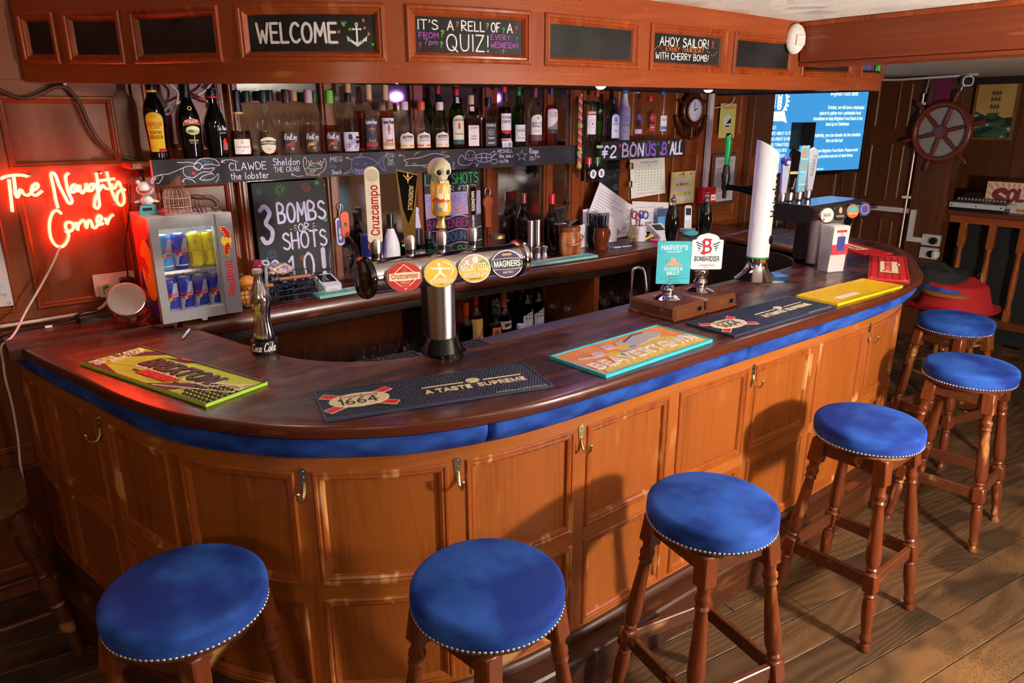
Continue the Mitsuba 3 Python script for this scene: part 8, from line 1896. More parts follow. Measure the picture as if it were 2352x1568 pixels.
for x, y, c in ((.085, .195, (90, 196, 110)), (.12, .197, (214, 60, 100)), (.20, .196, (226, 90, 120)), (.13, .130, (214, 70, 110)), (.10, .132, (190, 70, 80)), (.16, .132, (110, 200, 110)), (.15, .068, (100, 200, 110)), (.20, .068, (110, 206, 120)), (.06, .132, (110, 200, 120))):
 part(bcard, 'sticker', xf(decal(rrect(.022, .012, .001, x, y), .0006, .0081), MC), col(*c, .5))
fa = thing('fire_alarm', 'red fire alarm call point on the wall', 'fire alarm')
put(fa, box2(4.20, 4.345, 3.09, 3.153, 1.262, 1.375, .006), col(190, 26, 30, .35))
part(fa, 'label', box2(4.285, 4.335, 3.0885, 3.0898, 1.285, 1.325), 'm_paper')
part(fa, 'lettering', xf(decal(printed_fit('FIRE', .0, .03, 0, .009), .0005), frame((4.295, 3.0882, 1.30), (1, 0, 0), (0, 0, 1))), 'm_black')
trk = thing('cable_trunking', 'white vertical cable trunking lit violet, right of the ship wheel clock', 'trunking')
put(trk, box2(4.262, 4.300, 3.135, 3.156, 1.375, 2.02), col(206, 196, 206, .45))
part(trk, 'cable', tube([(4.30, 3.15, 1.90), (4.36, 3.15, 1.905), (4.44, 3.15, 1.915), (4.53, 3.15, 1.94), (4.55, 3.15, 1.975)], .004, 7, smooth=4), 'm_cable_white', True)
yp = thing('poster', 'tall pale yellow poster with a black ship picture', 'poster')
MC = frame((4.41, 3.160, 1.70), (1, 0, 0), (0, 0, 1))
put(yp, xf(prism(sbox(0, 0, .185, .232), .002), MC), col(196, 190, 110, .7))
part(yp, 'picture', xf(decal(ell(.045, .045, .092, .115), .0005, .0021), MC), col(206, 206, 200))
part(yp, 'picture', xf(decal(unary_union([Polygon([(.055, .095), (.135, .10), (.125, .135), (.06, .085)]), Polygon([(.07, .085), (.12, .085), (.11, .075), (.075, .075)])]), .0005, .0027), MC), col(24, 24, 26))
part(yp, 'band', xf(decal(sbox(.02, .195, .165, .215), .0005, .0021), MC), col(206, 150, 90))
nf = thing('framed_notice', 'silver framed notice with grey and red print', 'notice')
MC = frame((4.352, 3.152, 1.24), (1, 0, 0), (0, 0, 1))
put(nf, xf(prism(sbox(0, 0, .28, .355).difference(sbox(.022, .022, .258, .333)), .014), MC), 'm_steel_soft')
part(nf, 'sheet', xf(prism(sbox(.02, .02, .26, .335), .004), MC), col(176, 166, 176, .6))
part(nf, 'print', xf(decal(unary_union([sbox(.14 - w, y, .14 + w, y + .004) for w, y in ((.09, .30), (.07, .285), (.04, .265), (.08, .25), (.06, .165), (.07, .15), (.08, .135), (.04, .12), (.05, .09))]), .0005, .0041), MC), col(110, 100, 120))
part(nf, 'print', xf(decal(unary_union([sbox(.14 - w, y, .14 + w, y + .005) for w, y in ((.06, .225), (.08, .21), (.07, .195), (.08, .06), (.05, .045))]), .0005, .0041), MC), col(206, 90, 100))
fs = thing('fire_sign', 'small red and white fire sign low on the back bar end', 'sign')
put(fs, box2(4.20, 4.30, 2.768, 2.771, .88, 1.0), col(214, 200, 196, .5))
part(fs, 'symbol', box2(4.21, 4.29, 2.7668, 2.7679, .915, .99), col(190, 34, 36, .5))
part(fs, 'symbol', join(box2(4.225, 4.240, 2.7656, 2.7667, .93, .975), box2(4.255, 4.27, 2.7656, 2.7667, .93, .96)), 'm_white')
part(back, 'end_panel', box2(3.4, 4.37, 2.772, 2.79, .2, 1.03), 'm_shadow_wood')
ck_ = thing('ship_wheel_clock', 'dark wooden ship wheel clock with a white face', 'clock')
MC = frame((4.075, 3.135, 1.885), (1, 0, 0), (0, 0, 1))
t = np.arange(40) * 2 * PI / 40
put(ck_, xf(tube(np.c_[.095 * np.cos(t), .095 * np.sin(t), np.full(40, .0)], .017, 10, closed=True), MC), plain('clock_wood', (72, 30, 14), .25), True)
for a in np.arange(8) * PI / 4 + .39:
 part(ck_, 'spoke', xf(lathe([(.006, .10), (.009, .115), (.006, .13), (.010, .145), (.004, .165)], 10), MC @ align((0, 0, 0), (math.cos(a), math.sin(a), 0))), 'm_clock_wood', 40)
part(ck_, 'anchor_arc', xf(tube(np.c_[.155 * np.cos(np.linspace(-PI * .98, -PI * .02, 24)), .155 * np.sin(np.linspace(-PI * .98, -PI * .02, 24)) - .02, np.full(24, -.008)], .013, 9), MC), 'm_clock_wood', True)
part(ck_, 'stock', xf(lathe([(.012, -.175), (.012, -.10)], 10), MC @ align((0, 0, 0), (0, 1, 0))), 'm_clock_wood', 40)
part(ck_, 'bezel', xf(lathe([(.068, .008), (.078, .012), (.080, .022), (.070, .024)], 36, False), MC), 'm_copper', 40)
fc = part(ck_, 'face', xf(lathe([(.070, .010), (.070, .016), (0, .016)], 36), MC), col(206, 200, 232, .5))
part(fc, 'hand', xf(decal(unary_union([turned(sbox(-.002, -.008, .002, .05), 4, (0, 0)), turned(sbox(-.003, -.006, .003, .036), -68, (0, 0))]), .001, .0165), MC), 'm_black')
part(fc, 'marks', xf(decal(unary_union([Point(.058 * math.cos(a), .058 * math.sin(a)).buffer(.003) for a in np.arange(12) * PI / 6]), .0005, .0162), MC), 'm_black')
# ------------------------------------------------------------------ under the back counter: bottles and glasses
LZ = .6905
GU = 'bottles on the shelf under the back counter'
bottle('dark rum bottle with an orange cap, leftmost on the low shelf', 2.06, 2.93, LZ, 'dome', .25, 'clear', 'dark', .55, (206, 80, 40), .26, group=GU, rs=.95)
bottle('yellow advocaat bottle with a red cap and slanted red band', 2.145, 2.96, LZ, 'whisky', .285, 'clear', 'pale', .62, (190, 30, 30), .22, group=GU, decals=[('label', (224, 190, 90), sbox(-.037, .01, .037, .15)), ('band', (190, 40, 40), Polygon([(-.036, .03), (.03, .10), (.034, .075), (-.02, .02)])), ('lettering', (240, 220, 170), turned(words('WARNINKS', .06, .055, .012), 44, (0, .06)))])
bottle('squat dark bottle with an orange label', 2.245, 2.93, LZ, 'dome', .20, 'smoke', 'dark', .5, (40, 40, 36), .2, group=GU, decals=[('label', (206, 110, 40), rect(.05, .02, .095)), ('picture', (120, 60, 20), ell(.014, .02, 0, .06))])
bottle('dark bottle with a cork red neck and white label', 2.325, 2.95, LZ, 'dome', .27, 'clear', 'dark', .32, (130, 60, 44), .32, group=GU, decals=[('label', (206, 200, 196), sbox(-.04, .066, .04, .11)), ('picture', (60, 46, 36), Polygon([(-.01, .075), (.028, .085), (.03, .10), (-.012, .098)]))])
bottle('black bottle with a cream capped neck and dark lettered label', 2.345, 3.06, LZ, 'tall', .32, 'black', cap=(206, 196, 130), cap_h=.15, group=GU, decals=[('label', (70, 76, 76), sbox(-.03, .12, .03, .20)), ('lettering', (206, 206, 200), words('CAMINO', .05, .16, .016))])
for x, y, t in ((2.47, 2.93, 'green bottle with a slanted white label, left of the pair'), (2.55, 2.93, 'green bottle with a slanted white label, right of the pair')):
 bottle(t, x, y, LZ, 'tall', .30, 'green', 'dark', .6, (30, 60, 40), .12, group=GU, decals=[('label', (206, 206, 210), Polygon([(-.034, .03), (.034, .03), (.034, .155), (-.034, .115)])), ('print', (40, 50, 60), unary_union([ell(.004, .006, -.015 + .016 * i, .105 + .018 * j) for i in range(3) for j in range(3) if .105 + .018 * j < .13 + .01 * i])), ('lettering', (120, 130, 140), words('JACK RUDY', .05, .05, .014))])
for i, x in enumerate((2.42, 2.50, 2.585, 2.65)):
 bottle(('green bottle in shadow behind the slanted labels, leftmost', 'green bottle in shadow behind the slanted labels, second', 'green bottle in shadow behind the slanted labels, third', 'green bottle in shadow behind the slanted labels, rightmost')[i], x, 3.04, LZ, 'tall', .30, 'green', None, 0, (30, 60, 40), .12, group=GU)
wp = thing('tub', 'small white tub with a red foot between the low bottles', 'tub')
put(wp, mv(lathe([(.022, 0), (.025, .003), (.025, .075), (.022, .08)], 20), 2.405, 2.90, LZ), col(206, 200, 206, .5), 40)
GLS = [(.028, 0), (.030, .004), (.0335, .06), (.039, .145), (.0375, .145), (.0325, .06), (.029, .01), (0, .008)]
TUM = [(.032, 0), (.034, .003), (.038, .09), (.0365, .09), (.0325, .012), (0, .010)]
WIN = [(.034, 0), (.032, .003), (.004, .010), (.0035, .07), (.010, .08), (.030, .10), (.037, .13), (.033, .17), (.031, .17), (.035, .13), (.028, .102), (0, .086)]
def glass(x, y, z, prof, label, group, spots=None, print_=None):
 k = thing('drinking_glass', label, 'glass', group)
 put(k, mv(lathe(prof, 22, False), x, y, z), 'm_glass', 50)
 if spots:
  rr = random.Random(int(x * 1000))
  for i in range(9):
   a, h = rr.uniform(-1, 1), rr.uniform(.03, .12)
   c = ((206, 60, 90), (206, 190, 60), (80, 180, 80), (70, 150, 210))[i % 4]
   part(k, 'spot', mv(rot(bend(decal(Point(0, h).buffer(.0045).difference(Point(0, h).buffer(.0018)), .0004), .0385, 0), a), x, y, z), col(*c, .4))
 if print_:
  part(k, 'print', mv(rot(bend(decal(print_, .0004), .0385), .2), x, y, z), col(206, 196, 170, .5))
moo = unary_union([affinity.rotate(printed_fit('MOORISH', -.024, .024, .085, .012), 180, origin=(0, .09)), Polygon([(-.03, .02), (0, .035), (.03, .05), (.03, .032), (0, .018), (-.03, .004)])])
strg = unary_union([affinity.rotate(printed_fit('STRONG', -.024, .024, .085, .012), 180, origin=(0, .09)), Polygon([(-.02, .02), (.0, .03), (.026, .056), (.02, .02)])])
for i, (x, y) in enumerate(((1.10, 2.86), (1.20, 2.88), (1.29, 2.855), (1.38, 2.87), (1.15, 2.97), (1.25, 2.98), (1.35, 2.98), (1.20, 3.07), (1.31, 3.07))):
 glass(x, y, LZ, GLS, ['pint glass at the left end of the low shelf', 'pint glass, second along the front of the low shelf', 'pint glass with an upside-down printed word and a pale swoosh', 'pint glass with an upside-down printed word by the spotted glasses', 'pint glass in the second row at the left', 'pint glass in the middle of the second row', 'pint glass in the second row behind the printed glasses', 'pint glass in the back row at the left', 'pint glass in the back row'][i], 'glasses on the shelf under the back counter', None, moo if i == 2 else strg if i == 3 else None)
for i, (x, y) in enumerate(((1.47, 2.90), (1.555, 2.885), (1.64, 2.88), (1.47, 2.99), (1.56, 2.985), (1.65, 2.98))):
 glass(x, y, LZ, GLS, ['spotted glass with bright coloured dots, left of the front three', 'spotted glass with bright coloured dots, middle of the front three', 'spotted glass with bright coloured dots, right of the front three', 'spotted glass behind, left', 'spotted glass behind, middle', 'spotted glass behind, right'][i], 'spotted glasses on the shelf under the back counter', True)
for i, (x, y) in enumerate(((1.55, 3.08), (1.66, 3.08), (1.76, 3.0), (1.77, 2.91))):
 glass(x, y, LZ, TUM, ['tumbler at the back of the low shelf, left', 'tumbler at the back of the low shelf, middle', 'tumbler behind the tap column', 'tumbler beside the tap column'][i], 'tumblers on the shelf under the back counter')
for i, (x, y) in enumerate(((2.92, 2.87), (3.02, 2.86), (2.97, 2.96), (3.08, 2.95), (3.14, 2.87), (3.20, 2.97), (3.24, 2.86), (2.75, 2.88), (2.72, 2.98))):
 glass(x, y, LZ, WIN, f'stemmed wine glass on the low shelf, {"first second third fourth fifth sixth seventh eighth ninth".split()[i]} from the upright', 'wine glasses on the shelf under the back counter')
for i, (x, y, a, t) in enumerate(((1.10, 2.17, -.25, 'dark slotted drip mat left of the tap column'), (1.24, 2.155, -.05, 'dark slotted drip mat just behind the tap column'), (1.52, 2.12, .0, 'dark slotted drip mat right of the tap column'), (2.98, 2.10, .1, 'dark slotted drip mat behind the white column tap'))):
 k = thing('drip_mat', t, 'drip mat', 'slotted drip mats behind the bar')
 M = place(x, y, 1.0, a)
 put(k, xf(bx(.16, .15, .012, 0, 0, 0, .003), M), 'm_black_matt')
 g = [Point(0, 0).buffer(q + .0022).difference(Point(0, 0).buffer(q - .0022)) for q in (.028, .052)] + [turned(sbox(.012, -.002, .066, .002), d, (0, 0)) for d in range(0, 360, 30)]
 g.append(sbox(-.076, -.071, .076, .071).difference(sbox(-.070, -.065, .070, .065)))
 part(k, 'grille', xf(prism(unary_union(g), .004, .012), M), col(64, 58, 58, .5))
ss = thing('sink_unit', 'steel sink unit under the serving side of the bar', 'sink')
put(ss, box2(.95, 3.4, 2.03, 2.24, .90, .999, .008), 'm_steel_soft')
part(ss, 'leg', join(*[box2(x, x + .03, 2.2, 2.23, 0, .9) for x in (1.0, 2.1, 3.3)]), 'm_steel_soft')
# ------------------------------------------------------------------ right end of the room
RX = 6.6
wr_ = struct('wall_right', 'dark wood panelled wall at right with a copper pipe')
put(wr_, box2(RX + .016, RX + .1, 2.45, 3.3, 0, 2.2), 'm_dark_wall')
MR = frame((RX, 0, 0), (0, -1, 0), (0, 0, 1))                     # x = -y, out = -x
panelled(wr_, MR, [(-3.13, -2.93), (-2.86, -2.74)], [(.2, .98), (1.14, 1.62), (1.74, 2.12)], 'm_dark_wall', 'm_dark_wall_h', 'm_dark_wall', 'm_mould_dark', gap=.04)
cw = struct('column', 'dark wooden column carrying the ship wheel')
put(cw, box2(RX - .06, RX + .1, 2.42, 2.69, 0, 2.2, .004), 'm_dark_wall')
for y in (2.45, 2.655):
 part(cw, 'bead', box2(RX - .068, RX - .06, y - .006, y + .006, .1, 2.1), 'm_mould_dark')
pp = thing('copper_pipe', 'copper pipe running up the dark wall with white clips', 'pipe')
put(pp, rod((RX - .03, 2.735, .75), (RX - .03, 2.735, 2.02), .013, 14), 'm_copper', True)
part(pp, 'upper_pipe', rod((RX - .03, 2.72, 2.02), (RX - .03, 2.70, 2.2), .014, 12), col(110, 100, 90, .4), True)
for z in (1.93, 1.17):
 part(pp, 'clip', bx(.06, .075, .022, RX - .03, 2.735, z, .004), 'm_white')
part(pp, 'tag', bx(.03, .034, .06, RX - .032, 2.735, 1.68, .003), col(206, 190, 40, .5))
td = thing('cable_trunking', 'white angled cable trunking on the dark right-hand wall', 'trunking')
put(td, box2(RX - .025, RX - .002, 2.68, 3.06, 1.045, 1.085), col(206, 200, 196, .5))
part(td, 'drop', box2(RX - .09, RX - .065, 2.625, 2.665, .82, 1.085), col(206, 200, 196, .5))
part(td, 'foot', box2(RX - .09, RX - .065, 2.50, 2.625, .82, .86), col(206, 200, 196, .5))
ws_ = thing('wall_socket', 'white stacked double sockets low on the wooden column', 'socket')
MS2 = frame((RX - .0602, 2.47, .80), (0, -1, 0), (0, 0, 1))
put(ws_, xf(join(prism(rrect(.14, .09, .005, 0, .05), .03), prism(rrect(.14, .09, .005, 0, -.06), .03)), MS2), col(196, 190, 184, .45))
for z in (.05, -.06):
 part(ws_, 'plug', xf(prism(Point(.03, z).buffer(.028), .035, .03), MS2), 'm_black', 30)
part(ws_, 'plug', xf(prism(rrect(.05, .05, .012, .065, -.06), .035, .03), MS2), 'm_white', 30)
lg_ = thing('wall_ledge', 'dark wooden ledge under the screen', 'ledge')
put(lg_, box2(5.0, 6.58, 2.98, WALL_Y - .002, 1.065, 1.095, .004), 'm_dark_wall_h')
bk_ = thing('paper_stack', 'stack of cream papers lying on the wall ledge', 'papers')
put(bk_, box2(6.12, 6.40, 3.0, 3.15, 1.0955, 1.13), col(176, 160, 140, .7)); part(bk_, 'sheet', box2(6.10, 6.50, 3.02, 3.16, 1.0952, 1.102), col(190, 176, 156, .7))
s3 = thing('wall_socket', 'white wall socket with a black plug below the far tap', 'socket')
MS3 = frame((6.30, WALL_Y - .012, .955), (1, 0, 0), (0, 0, 1))
put(s3, xf(prism(rrect(.36, .11, .006), .02), MS3), col(206, 200, 196, .45)); part(s3, 'plug', xf(prism(Point(.06, 0).buffer(.035), .04, .02), MS3), 'm_black', 30)
tv = thing('television', 'large wall television with a blue food bank notice', 'television')
TD = np.array((.977, -.215, 0.0))
BR_P, BL_P = np.array((6.12, 2.955)), None
import itertools
TW, TH = 1.20, .70
o = np.array((BR_P[0], BR_P[1], 1.395)) - TD * TW
MT = frame(o, TD, (0, 0, 1))
put(tv, xf(bx(TW, TH, .04, TW / 2, TH / 2, -.045, .004), MT), 'm_black')
scr = mikit.ply(xf(prism(sbox(.022, .03, TW - .022, TH - .022), .002, -.004), MT), 'm_black_gloss')
def _scr(p, n, uv):
 return mi.Color3f(0.03, 0.20, 0.42) * (0.9 + 0.2 * noise(p.x * 2, p.z * 2))
scr['emitter'] = {'type': 'area', 'radiance': {'type': 'rgb', 'value': [.035 * SCREEN_POWER * 1.6, .22 * SCREEN_POWER * 1.6, .48 * SCREEN_POWER * 1.6]}}
part(tv, 'screen', scr, label='blue lit screen')
part(tv, 'bezel', xf(prism(sbox(0, 0, TW, TH).difference(sbox(.022, .03, TW - .022, TH - .022)), .004, -.005), MT), 'm_black_gloss')
glow = []
def tvt(t, x0, x1, y, h, bold=True): glow.append(printed_fit(t, x0 * TW, x1 * TW, y * TH, h * TH, bold))
for t, x0, x1, y, h in (('Brighton Food Bank', .62, .88, .865, .048), ('October, we will have a dedicated', .61, .955, .72, .036), ('space to gather non-perishable food', .54, .93, .66, .036), ('donations to help Brighton Food Bank in the', .49, .955, .60, .036), ('lead up to Christmas', .61, .83, .54, .036), ('NEEDS LIST:', .04, .17, .51, .034), ('- TINNED MEAT & FISH', .06, .33, .45, .032), ('- TINNED FRUIT & VEGETABLES', .06, .41, .39, .032), ('- TINNED TOMATOES & PASSATA', .06, .42, .33, .032), ('- TINNED PULSES', .06, .28, .27, .032), ('- PASTA SAUCE', .06, .27, .21, .032), ('Alternatively, you can donate via the donation', .47, .955, .42, .036), ('tins on the bar', .63, .79, .36, .036), ('Request from Brighton Food Bank: Please avoid', .46, .95, .25, .034), ('donating alcohol and out of date items.', .50, .91, .19, .034), ('CHARITY NUMBER 1176123 COMPANY NUMBER 52617', .30, .64, .055, .018)):
 tvt(t, x0, x1, y, h)
gx, gy, gr = .15 * TW, .80 * TH, .115
teeth = unary_union([turned(sbox(gx - .008, gy + gr - .004, gx + .008, gy + gr + .018), a, (gx, gy)) for a in range(0, 360, 15)])
glow.append(unary_union([Point(gx, gy).buffer(gr).difference(Point(gx, gy).buffer(gr - .02)), teeth]).intersection(sbox(0, 0, TW, TH - .024)))
for s in (-1, 1):
 glow += [turned(ell(.008, .020, gx + s * .032 + q * .014, gy - .04 + .026 * j), -q * 28, (gx + s * .032, gy - .04 + .026 * j)) for j in range(4) for q in (-1, 1)]
glow.append(Polygon([(gx - .13, gy - .16), (gx - .09, gy - .075), (gx + .09, gy - .075), (gx + .13, gy - .16), (gx + .08, gy - .145), (gx - .08, gy - .145)]).difference(printed_fit('BRIGHTON', gx - .06, gx + .06, gy - .125, .030)))
gm = mikit.ply(xf(decal(unary_union([g.intersection(sbox(.024, .032, TW - .024, TH - .024)) for g in glow]), .0008, -.0019), MT), 'm_white')
gm['emitter'] = {'type': 'area', 'radiance': {'type': 'rgb', 'value': [.62 * SCREEN_POWER * 1.3, .80 * SCREEN_POWER * 1.3, .82 * SCREEN_POWER * 1.3]}}
part(tv, 'notice_text', gm, label='white notice lettering and gear emblem', kind='stuff')
part(tv, 'wall_mount', box2(5.3, 5.5, 3.05, WALL_Y - .002, 1.6, 1.8), 'm_black')
part(tv, 'cable', tube([(5.62, 3.06, 1.40), (5.64, 3.10, 1.33), (5.70, 3.13, 1.2), (5.80, 3.14, 1.11)], .008, 8, smooth=4), 'm_cable_black', True)
sn = thing('movement_sensor', 'white oval movement sensor on the canopy beside the beam', 'sensor')
dm = trimesh.creation.icosphere(3, 1); v = dm.vertices * np.array((.050, .036, .064)); v[:, 1] = np.minimum(v[:, 1], .004); dm.vertices = v
put(sn, mv(rot(dm, -.25), 3.185, 1.914, 2.178), col(232, 230, 226, .35), True)
part(sn, 'lens', mv(rot(bx(.052, .012, .046, 0, -.034, -.030, .004), -.25), 3.185, 1.914, 2.178), col(222, 220, 216, .5))
cm = thing('security_camera', 'small white security camera hanging under the far ceiling', 'camera')
CP_ = np.array((RX - .11, 2.40, 2.10))
put(cm, xf(prism(rrect(.075, .075, .028), .07), frame(CP_, (.5, -.86, 0), (0, 0, 1))), col(206, 204, 200, .4), 30)
part(cm, 'lens', xf(prism(rrect(.058, .058, .020), .004, .0701), frame(CP_, (.5, -.86, 0), (0, 0, 1))), 'm_black_gloss')
part(cm, 'bracket', rod(CP_ + (0.02, .02, .03), CP_ + (.04, .02, .058), .012), 'm_white')
part(cm, 'cable', tube([CP_ + (.03, .03, -.03), CP_ + (.03, .05, -.09), CP_ + (.05, .08, -.16), CP_ + (.045, .09, -.22)], .006, 7, smooth=4), 'm_cable_white', True)
wc = thing('wire', 'white cable run along the top of the dark right-hand wall', 'wire')
put(wc, tube([(RX - .04, 3.1, 2.14), (RX - .04, 2.95, 2.135), (RX - .07, 2.7, 2.14), (RX - .08, 2.5, 2.145), (RX - .08, 2.42, 2.150), (RX - .07, 2.34, 2.152)], .010, 8, smooth=4), 'm_cable_white', True)
sw_ = thing('ship_wheel', 'red-brown wooden ship wheel on the column', 'ship wheel')
MWh = frame((RX - .125, 2.515, 1.72), (-.12, -.99, 0), (0, 0, 1))
t = np.arange(48) * 2 * PI / 48
put(sw_, xf(tube(np.c_[.215 * np.cos(t), .215 * np.sin(t), np.zeros(48)], .026, 10, closed=True), MWh), plain('wheel_wood', (110, 44, 20), .3), True)
part(sw_, 'hub', xf(lathe([(.05, -.02), (.055, 0), (.045, .025), (0, .03)], 24), MWh), 'm_wheel_wood', 40)
part(sw_, 'backing', xf(lathe([(.20, -.024), (.20, -.018), (0, -.018)], 32), MWh), col(150, 140, 130, .6))
for a in np.arange(6) * PI / 3 + .26:
 part(sw_, 'spoke', xf(lathe([(.012, .03), (.018, .10), (.012, .19), (.014, .24), (.020, .285), (.016, .31), (.010, .33)], 12), MWh @ align((0, 0, 0), (math.cos(a), math.sin(a), 0))), 'm_wheel_wood', 40)
pn_ = thing('pennant', 'magenta cloth pennant behind the ship wheel', 'pennant')
put(pn_, xf(prism(Polygon([(-.06, .0), (.07, .02), (.06, .36), (-.05, .36)]), .004), frame((RX - .066, 2.58, 1.80), (0, -1, 0), (0, 0, 1))), col(110, 20, 60, .8))
W2X = 7.3
w2 = struct('wall_side', 'dark wall of the raised area beyond the column')
put(w2, box2(W2X, W2X + .1, -4.2, 3.3, 0, 2.2), 'm_dark_wall')
for y in (2.2, 1.75, 1.3, .85):
 part(w2, 'batten', box2(W2X - .012, W2X, y - .03, y + .03, 0, 2.2), 'm_mould_dark')
part(w2, 'cornice', box2(W2X - .08, W2X, -1, 3.2, 2.10, 2.2), 'm_shadow_wood')
pt = thing('framed_painting', 'gilt framed painting of a sailing ship on green waves', 'painting')
MPt = frame((W2X - .03, 2.575, 1.665), (0, -1, 0), (0, 0, 1)); pw, ph_ = .295, .56
put(pt, xf(prism(sbox(-.02, -.02, pw + .02, ph_ + .02).difference(sbox(0, 0, pw, ph_)), .026, -.01), MPt), col(120, 84, 40, .35))
def _sky(p, n, uv):
 q = fbm(p.y * 5, p.z * 5, 3.0); w = fbm(p.y * 14, p.z * 9, 8.0)
 k = mix(lin(176, 134, 72), lin(206, 170, 100), q)
 k = mix(k, lin(70, 76, 66), smoothstep(.35, .7, q + (2.33 - p.y) * 1.6 - .35))
 return k
def _sea(p, n, uv):
 w = fbm(p.y * 16 + fbm(p.y * 9, p.z * 20, 1.0) * 2, p.z * 26, 5.0)
 return mix(mix(lin(26, 44, 36), lin(64, 92, 74), smoothstep(.3, .6, w)), lin(190, 176, 150), smoothstep(.66, .78, w))
textured('painted_sky', _sky, .5); textured('painted_sea', _sea, .5)
part(pt, 'canvas', xf(prism(sbox(0, .16, pw, ph_), .004, 0), MPt), 'm_painted_sky')
part(pt, 'sea', xf(prism(Polygon([(0, 0), (pw, 0), (pw, .17), (.22, .16), (.15, .20), (.08, .18), (0, .22)]), .003, .0042), MPt), 'm_painted_sea')
part(pt, 'ship', xf(decal(unary_union([Polygon([(.09, .20), (.19, .205), (.18, .185), (.10, .185)])] + [sbox(x, .2, x + .003, .40) for x in (.115, .14, .165)] + [Polygon([(x - .012, y), (x + .014, y), (x + .010, y + .03), (x - .008, y + .03)]) for x in (.116, .141, .166) for y in (.24, .30, .35)]), .001, .0045), MPt), col(96, 74, 44, .7))
pc = thing('picture_card', 'small cream card pinned below the ship wheel', 'card')
put(pc, box2(W2X - .02, W2X - .014, 2.63, 2.72, 1.43, 1.55), col(160, 140, 104, .7)); part(pc, 'picture', box2(W2X - .0215, W2X - .0202, 2.65, 2.69, 1.49, 1.53), col(70, 50, 40))
ba = struct('balustrade', 'dark wooden balustrade with a broad rail at the right')
put(ba, box2(6.62, 7.0, .3, 2.42, 1.06, 1.10, .006), 'm_dark_wall_h')
part(ba, 'under_rail', box2(6.66, 6.72, .3, 2.41, 1.0, 1.06), 'm_canopy_v')
SPN = [(.020, 0), (.022, .03), (.016, .06), (.023, .10), (.026, .22), (.020, .38), (.016, .44), (.023, .47), (.016, .50)]
for i in range(9):
 y = 2.30 - .215 * i
 part(ba, 'spindle', join(mv(lathe(SPN, 12), 6.69, y, .33), bx(.05, .05, .20, 6.69, y, .805, .004), bx(.05, .05, .10, 6.69, y, .24, .004)), 'm_stile_v' if False else 'm_mould', 40)
part(ba, 'lower_rail', box2(6.65, 6.73, .3, 2.41, .18, .245), 'm_dark_wall_h')
part(ba, 'backing', box2(6.86, 6.88, .3, 2.41, 0, 1.0), 'm_black_matt')
mx = thing('audio_mixer', 'white-fronted audio mixer on the broad rail', 'mixer')
put(mx, box2(6.62, 6.95, 2.02, 2.40, 1.1004, 1.13, .004), 'm_black')
part(mx, 'front', box2(6.60, 6.63, 2.01, 2.41, 1.128, 1.168, .004), col(190, 190, 190, .4))
part(mx, 'panel', xf(box2(0, .33, 2.02, 2.40, 0, .02), trimesh.transformations.translation_matrix((6.625, 0, 1.150)) @ trimesh.transformations.rotation_matrix(-.18, [0, 1, 0])), col(50, 52, 56, .4))
for i in range(14):
 y = 2.38 - .026 * i
 part(mx, 'fader', bx(.014, .014, .018, 6.70, y, 1.182, .002), col(130, 140, 140, .4))
part(mx, 'light', bx(.05, .03, .004, 6.68, 2.10, 1.186), col(230, 110, 30, .4))
for i in range(3):
 part(mx, 'screw', xf(lathe([(.006, 0), (.005, .002), (0, .002)], 10), frame((6.5995, 2.39 - .18 * i, 1.148), (0, -1, 0), (0, 0, 1))), 'm_black')
sb = thing('beer_box', 'white and orange cardboard beer box on the broad rail', 'box')
MB = frame((6.78, 2.215, 1.1005), (0, -1, 0), (0, 0, 1)); bw, bh = .33, .235
put(sb, xf(box2(0, bw, 0, bh, -.20, 0), MB), col(206, 196, 190, .6))
L_ = None
g = [Polygon([(.20, .03), (.20 + .5 * math.cos(a - .045), .03 + .5 * math.sin(a - .045)), (.20 + .5 * math.cos(a + .045), .03 + .5 * math.sin(a + .045))]).difference(Point(.20, .03).buffer(.085)).intersection(sbox(.006, .006, bw - .006, bh - .006)) for a in np.arange(.1, 3.1, .19)]
part(sb, 'rays', xf(decal(unary_union(g), .0005), MB), col(226, 150, 60, .6))
L_ = affinity.affine_transform(unary_union([affinity.scale(hand('S', .15, .26, .05, .02), 1.15, 1.0, origin=(.05, .02)), hand('OL', .085, .30, .15, .085)]), [1, .08, 0.05, 1, 0, 0]).buffer(0)
part(sb, 'lettering_edge', xf(decal(L_.buffer(.005), .0005, .0006), MB), col(206, 190, 180, .6))
part(sb, 'lettering', xf(decal(L_, .0005, .0012), MB), col(120, 34, 36, .6), label='dark red lettering')
part(sb, 'lettering', xf(decal(printed_fit('CERVEZA', .155, .235, .058, .015), .0005, .0012), MB), col(120, 60, 40))
part(sb, 'medals', xf(decal(unary_union([ell(.018, .014, .25, .022), ell(.018, .014, .285, .022)]), .0005, .0008), MB), col(170, 120, 50))
part(sb, 'top', xf(box2(.0, bw, bh, bh + .001, -.20, 0), MB), col(186, 104, 50, .6))
bs = thing('bentwood_stool', 'tall bentwood stool under the coat and red cloth', 'stool')
SXX, SYY = 4.93, 1.70
BWD = plain('bentwood', (126, 76, 34), .3)
put(bs, mv(lathe([(.17, .775), (.185, .785), (.185, .80), (.17, .812)], 36), SXX, SYY, 0), 'm_bentwood', 40)
part(bs, 'seat', mv(cushion(.172, .03, 36), SXX, SYY, .805), 'm_velvet', 60, label='blue velvet pad')
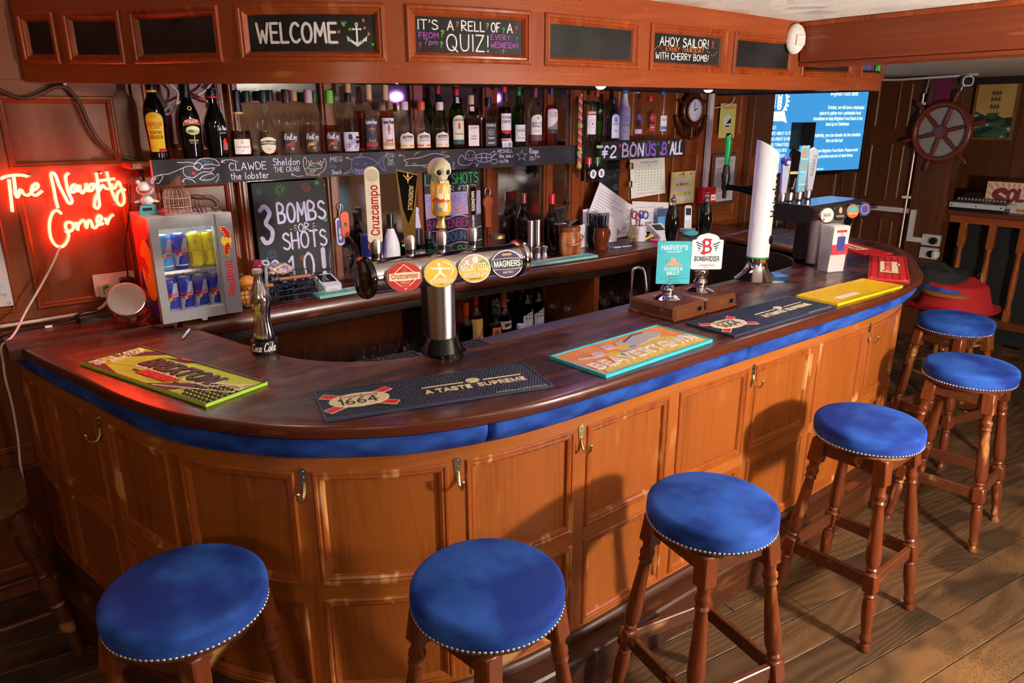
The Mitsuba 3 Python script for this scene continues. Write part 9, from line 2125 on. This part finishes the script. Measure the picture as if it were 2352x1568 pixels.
for i in range(4):
 a = i * PI / 2 + .5
 part(bs, 'leg', tube([(SXX + .13 * math.cos(a), SYY + .13 * math.sin(a), .78), (SXX + .155 * math.cos(a), SYY + .155 * math.sin(a), .5), (SXX + .21 * math.cos(a), SYY + .21 * math.sin(a), 0)], .017, 10, smooth=5), 'm_bentwood', True)
 b = a + PI / 4
 part(bs, 'brace', tube([(SXX + .155 * math.cos(a), SYY + .155 * math.sin(a), .52), (SXX + .13 * math.cos(a + .3), SYY + .13 * math.sin(a + .3), .68), (SXX + .10 * math.cos(b), SYY + .10 * math.sin(b), .755), (SXX + .13 * math.cos(a + 1.27), SYY + .13 * math.sin(a + 1.27), .68), (SXX + .155 * math.cos(a + PI / 2), SYY + .155 * math.sin(a + PI / 2), .52)], .010, 8, smooth=5), 'm_bentwood', True)
t = np.arange(40) * 2 * PI / 40
part(bs, 'foot_ring', tube(np.c_[SXX + .185 * np.cos(t), SYY + .185 * np.sin(t), np.full(40, .28)], .011, 8, closed=True), 'm_bentwood', True)
def draped(label, nm, cat, cx, cy, rx, ry, z_top, z_low, mat, seed, bump=.04, droop=.18, n=44):
 """cloth lying over a round seat and hanging down past its rim"""
 k = thing(nm, label, cat)
 u, w = np.meshgrid(np.linspace(-1, 1, n), np.linspace(-1, 1, n), indexing='ij')
 x, y = u * rx, w * ry
 p = np.stack([u * 2.2 + seed, w * 2.2, u * 0], -1)
 f = meshkit.fbm(p, 4, seed) - .5
 d = np.maximum(np.hypot(x, y) - .17, 0)
 z = z_top + bump * 2 * f * 1.2 - np.minimum(d * 2.6, z_top - z_low) * (1 + .5 * f)
 z = np.where(d > 0, z, np.maximum(z, z_top - .004))
 sh = 1 - .55 * np.clip(d / .2, 0, 1)
 x, y = x * (1 - .35 * np.clip(d / .25, 0, 1)) , y * (1 - .35 * np.clip(d / .25, 0, 1))
 X_, Y2 = cx + x + .01 * f, cy + y
 top = np.stack([X_, Y2, z], -1).reshape(-1, 3)
 i, j = np.meshgrid(np.arange(n - 1), np.arange(n - 1), indexing='ij'); q = (i * n + j).ravel()
 F = np.vstack([np.stack([q, q + n, q + n + 1], 1), np.stack([q, q + n + 1, q + 1], 1)])
 m = trimesh.Trimesh(top, F, process=False)
 low = m.copy(); low.vertices[:, 2] -= .006; low.faces = low.faces[:, ::-1]
 put(k, join(m, low), mat, True)
 return k
draped('red cloth draped over the bentwood stool', 'red_cloth', 'cloth', SXX + .02, SYY - .02, .34, .30, .850, .70, plain('red_cloth', (150, 14, 22), .9), 3, .03)
k = draped('black coat thrown over the bentwood stool on the red cloth', 'coat', 'coat', SXX + .08, SYY + .12, .32, .30, .905, .80, plain('black_cloth', (18, 18, 20), .9), 9, .07)
part(k, 'zip', tube([(SXX + .0, SYY - .13, .905), (SXX + .05, SYY - .12, .91), (SXX + .09, SYY - .11, .91)], .005, 6), 'm_steel', True)
we = struct('wall_far', 'wall closing the far right of the room')
put(we, box2(6.7, 7.4, 3.18, 3.28, 0, 2.2), 'm_dark_wall')
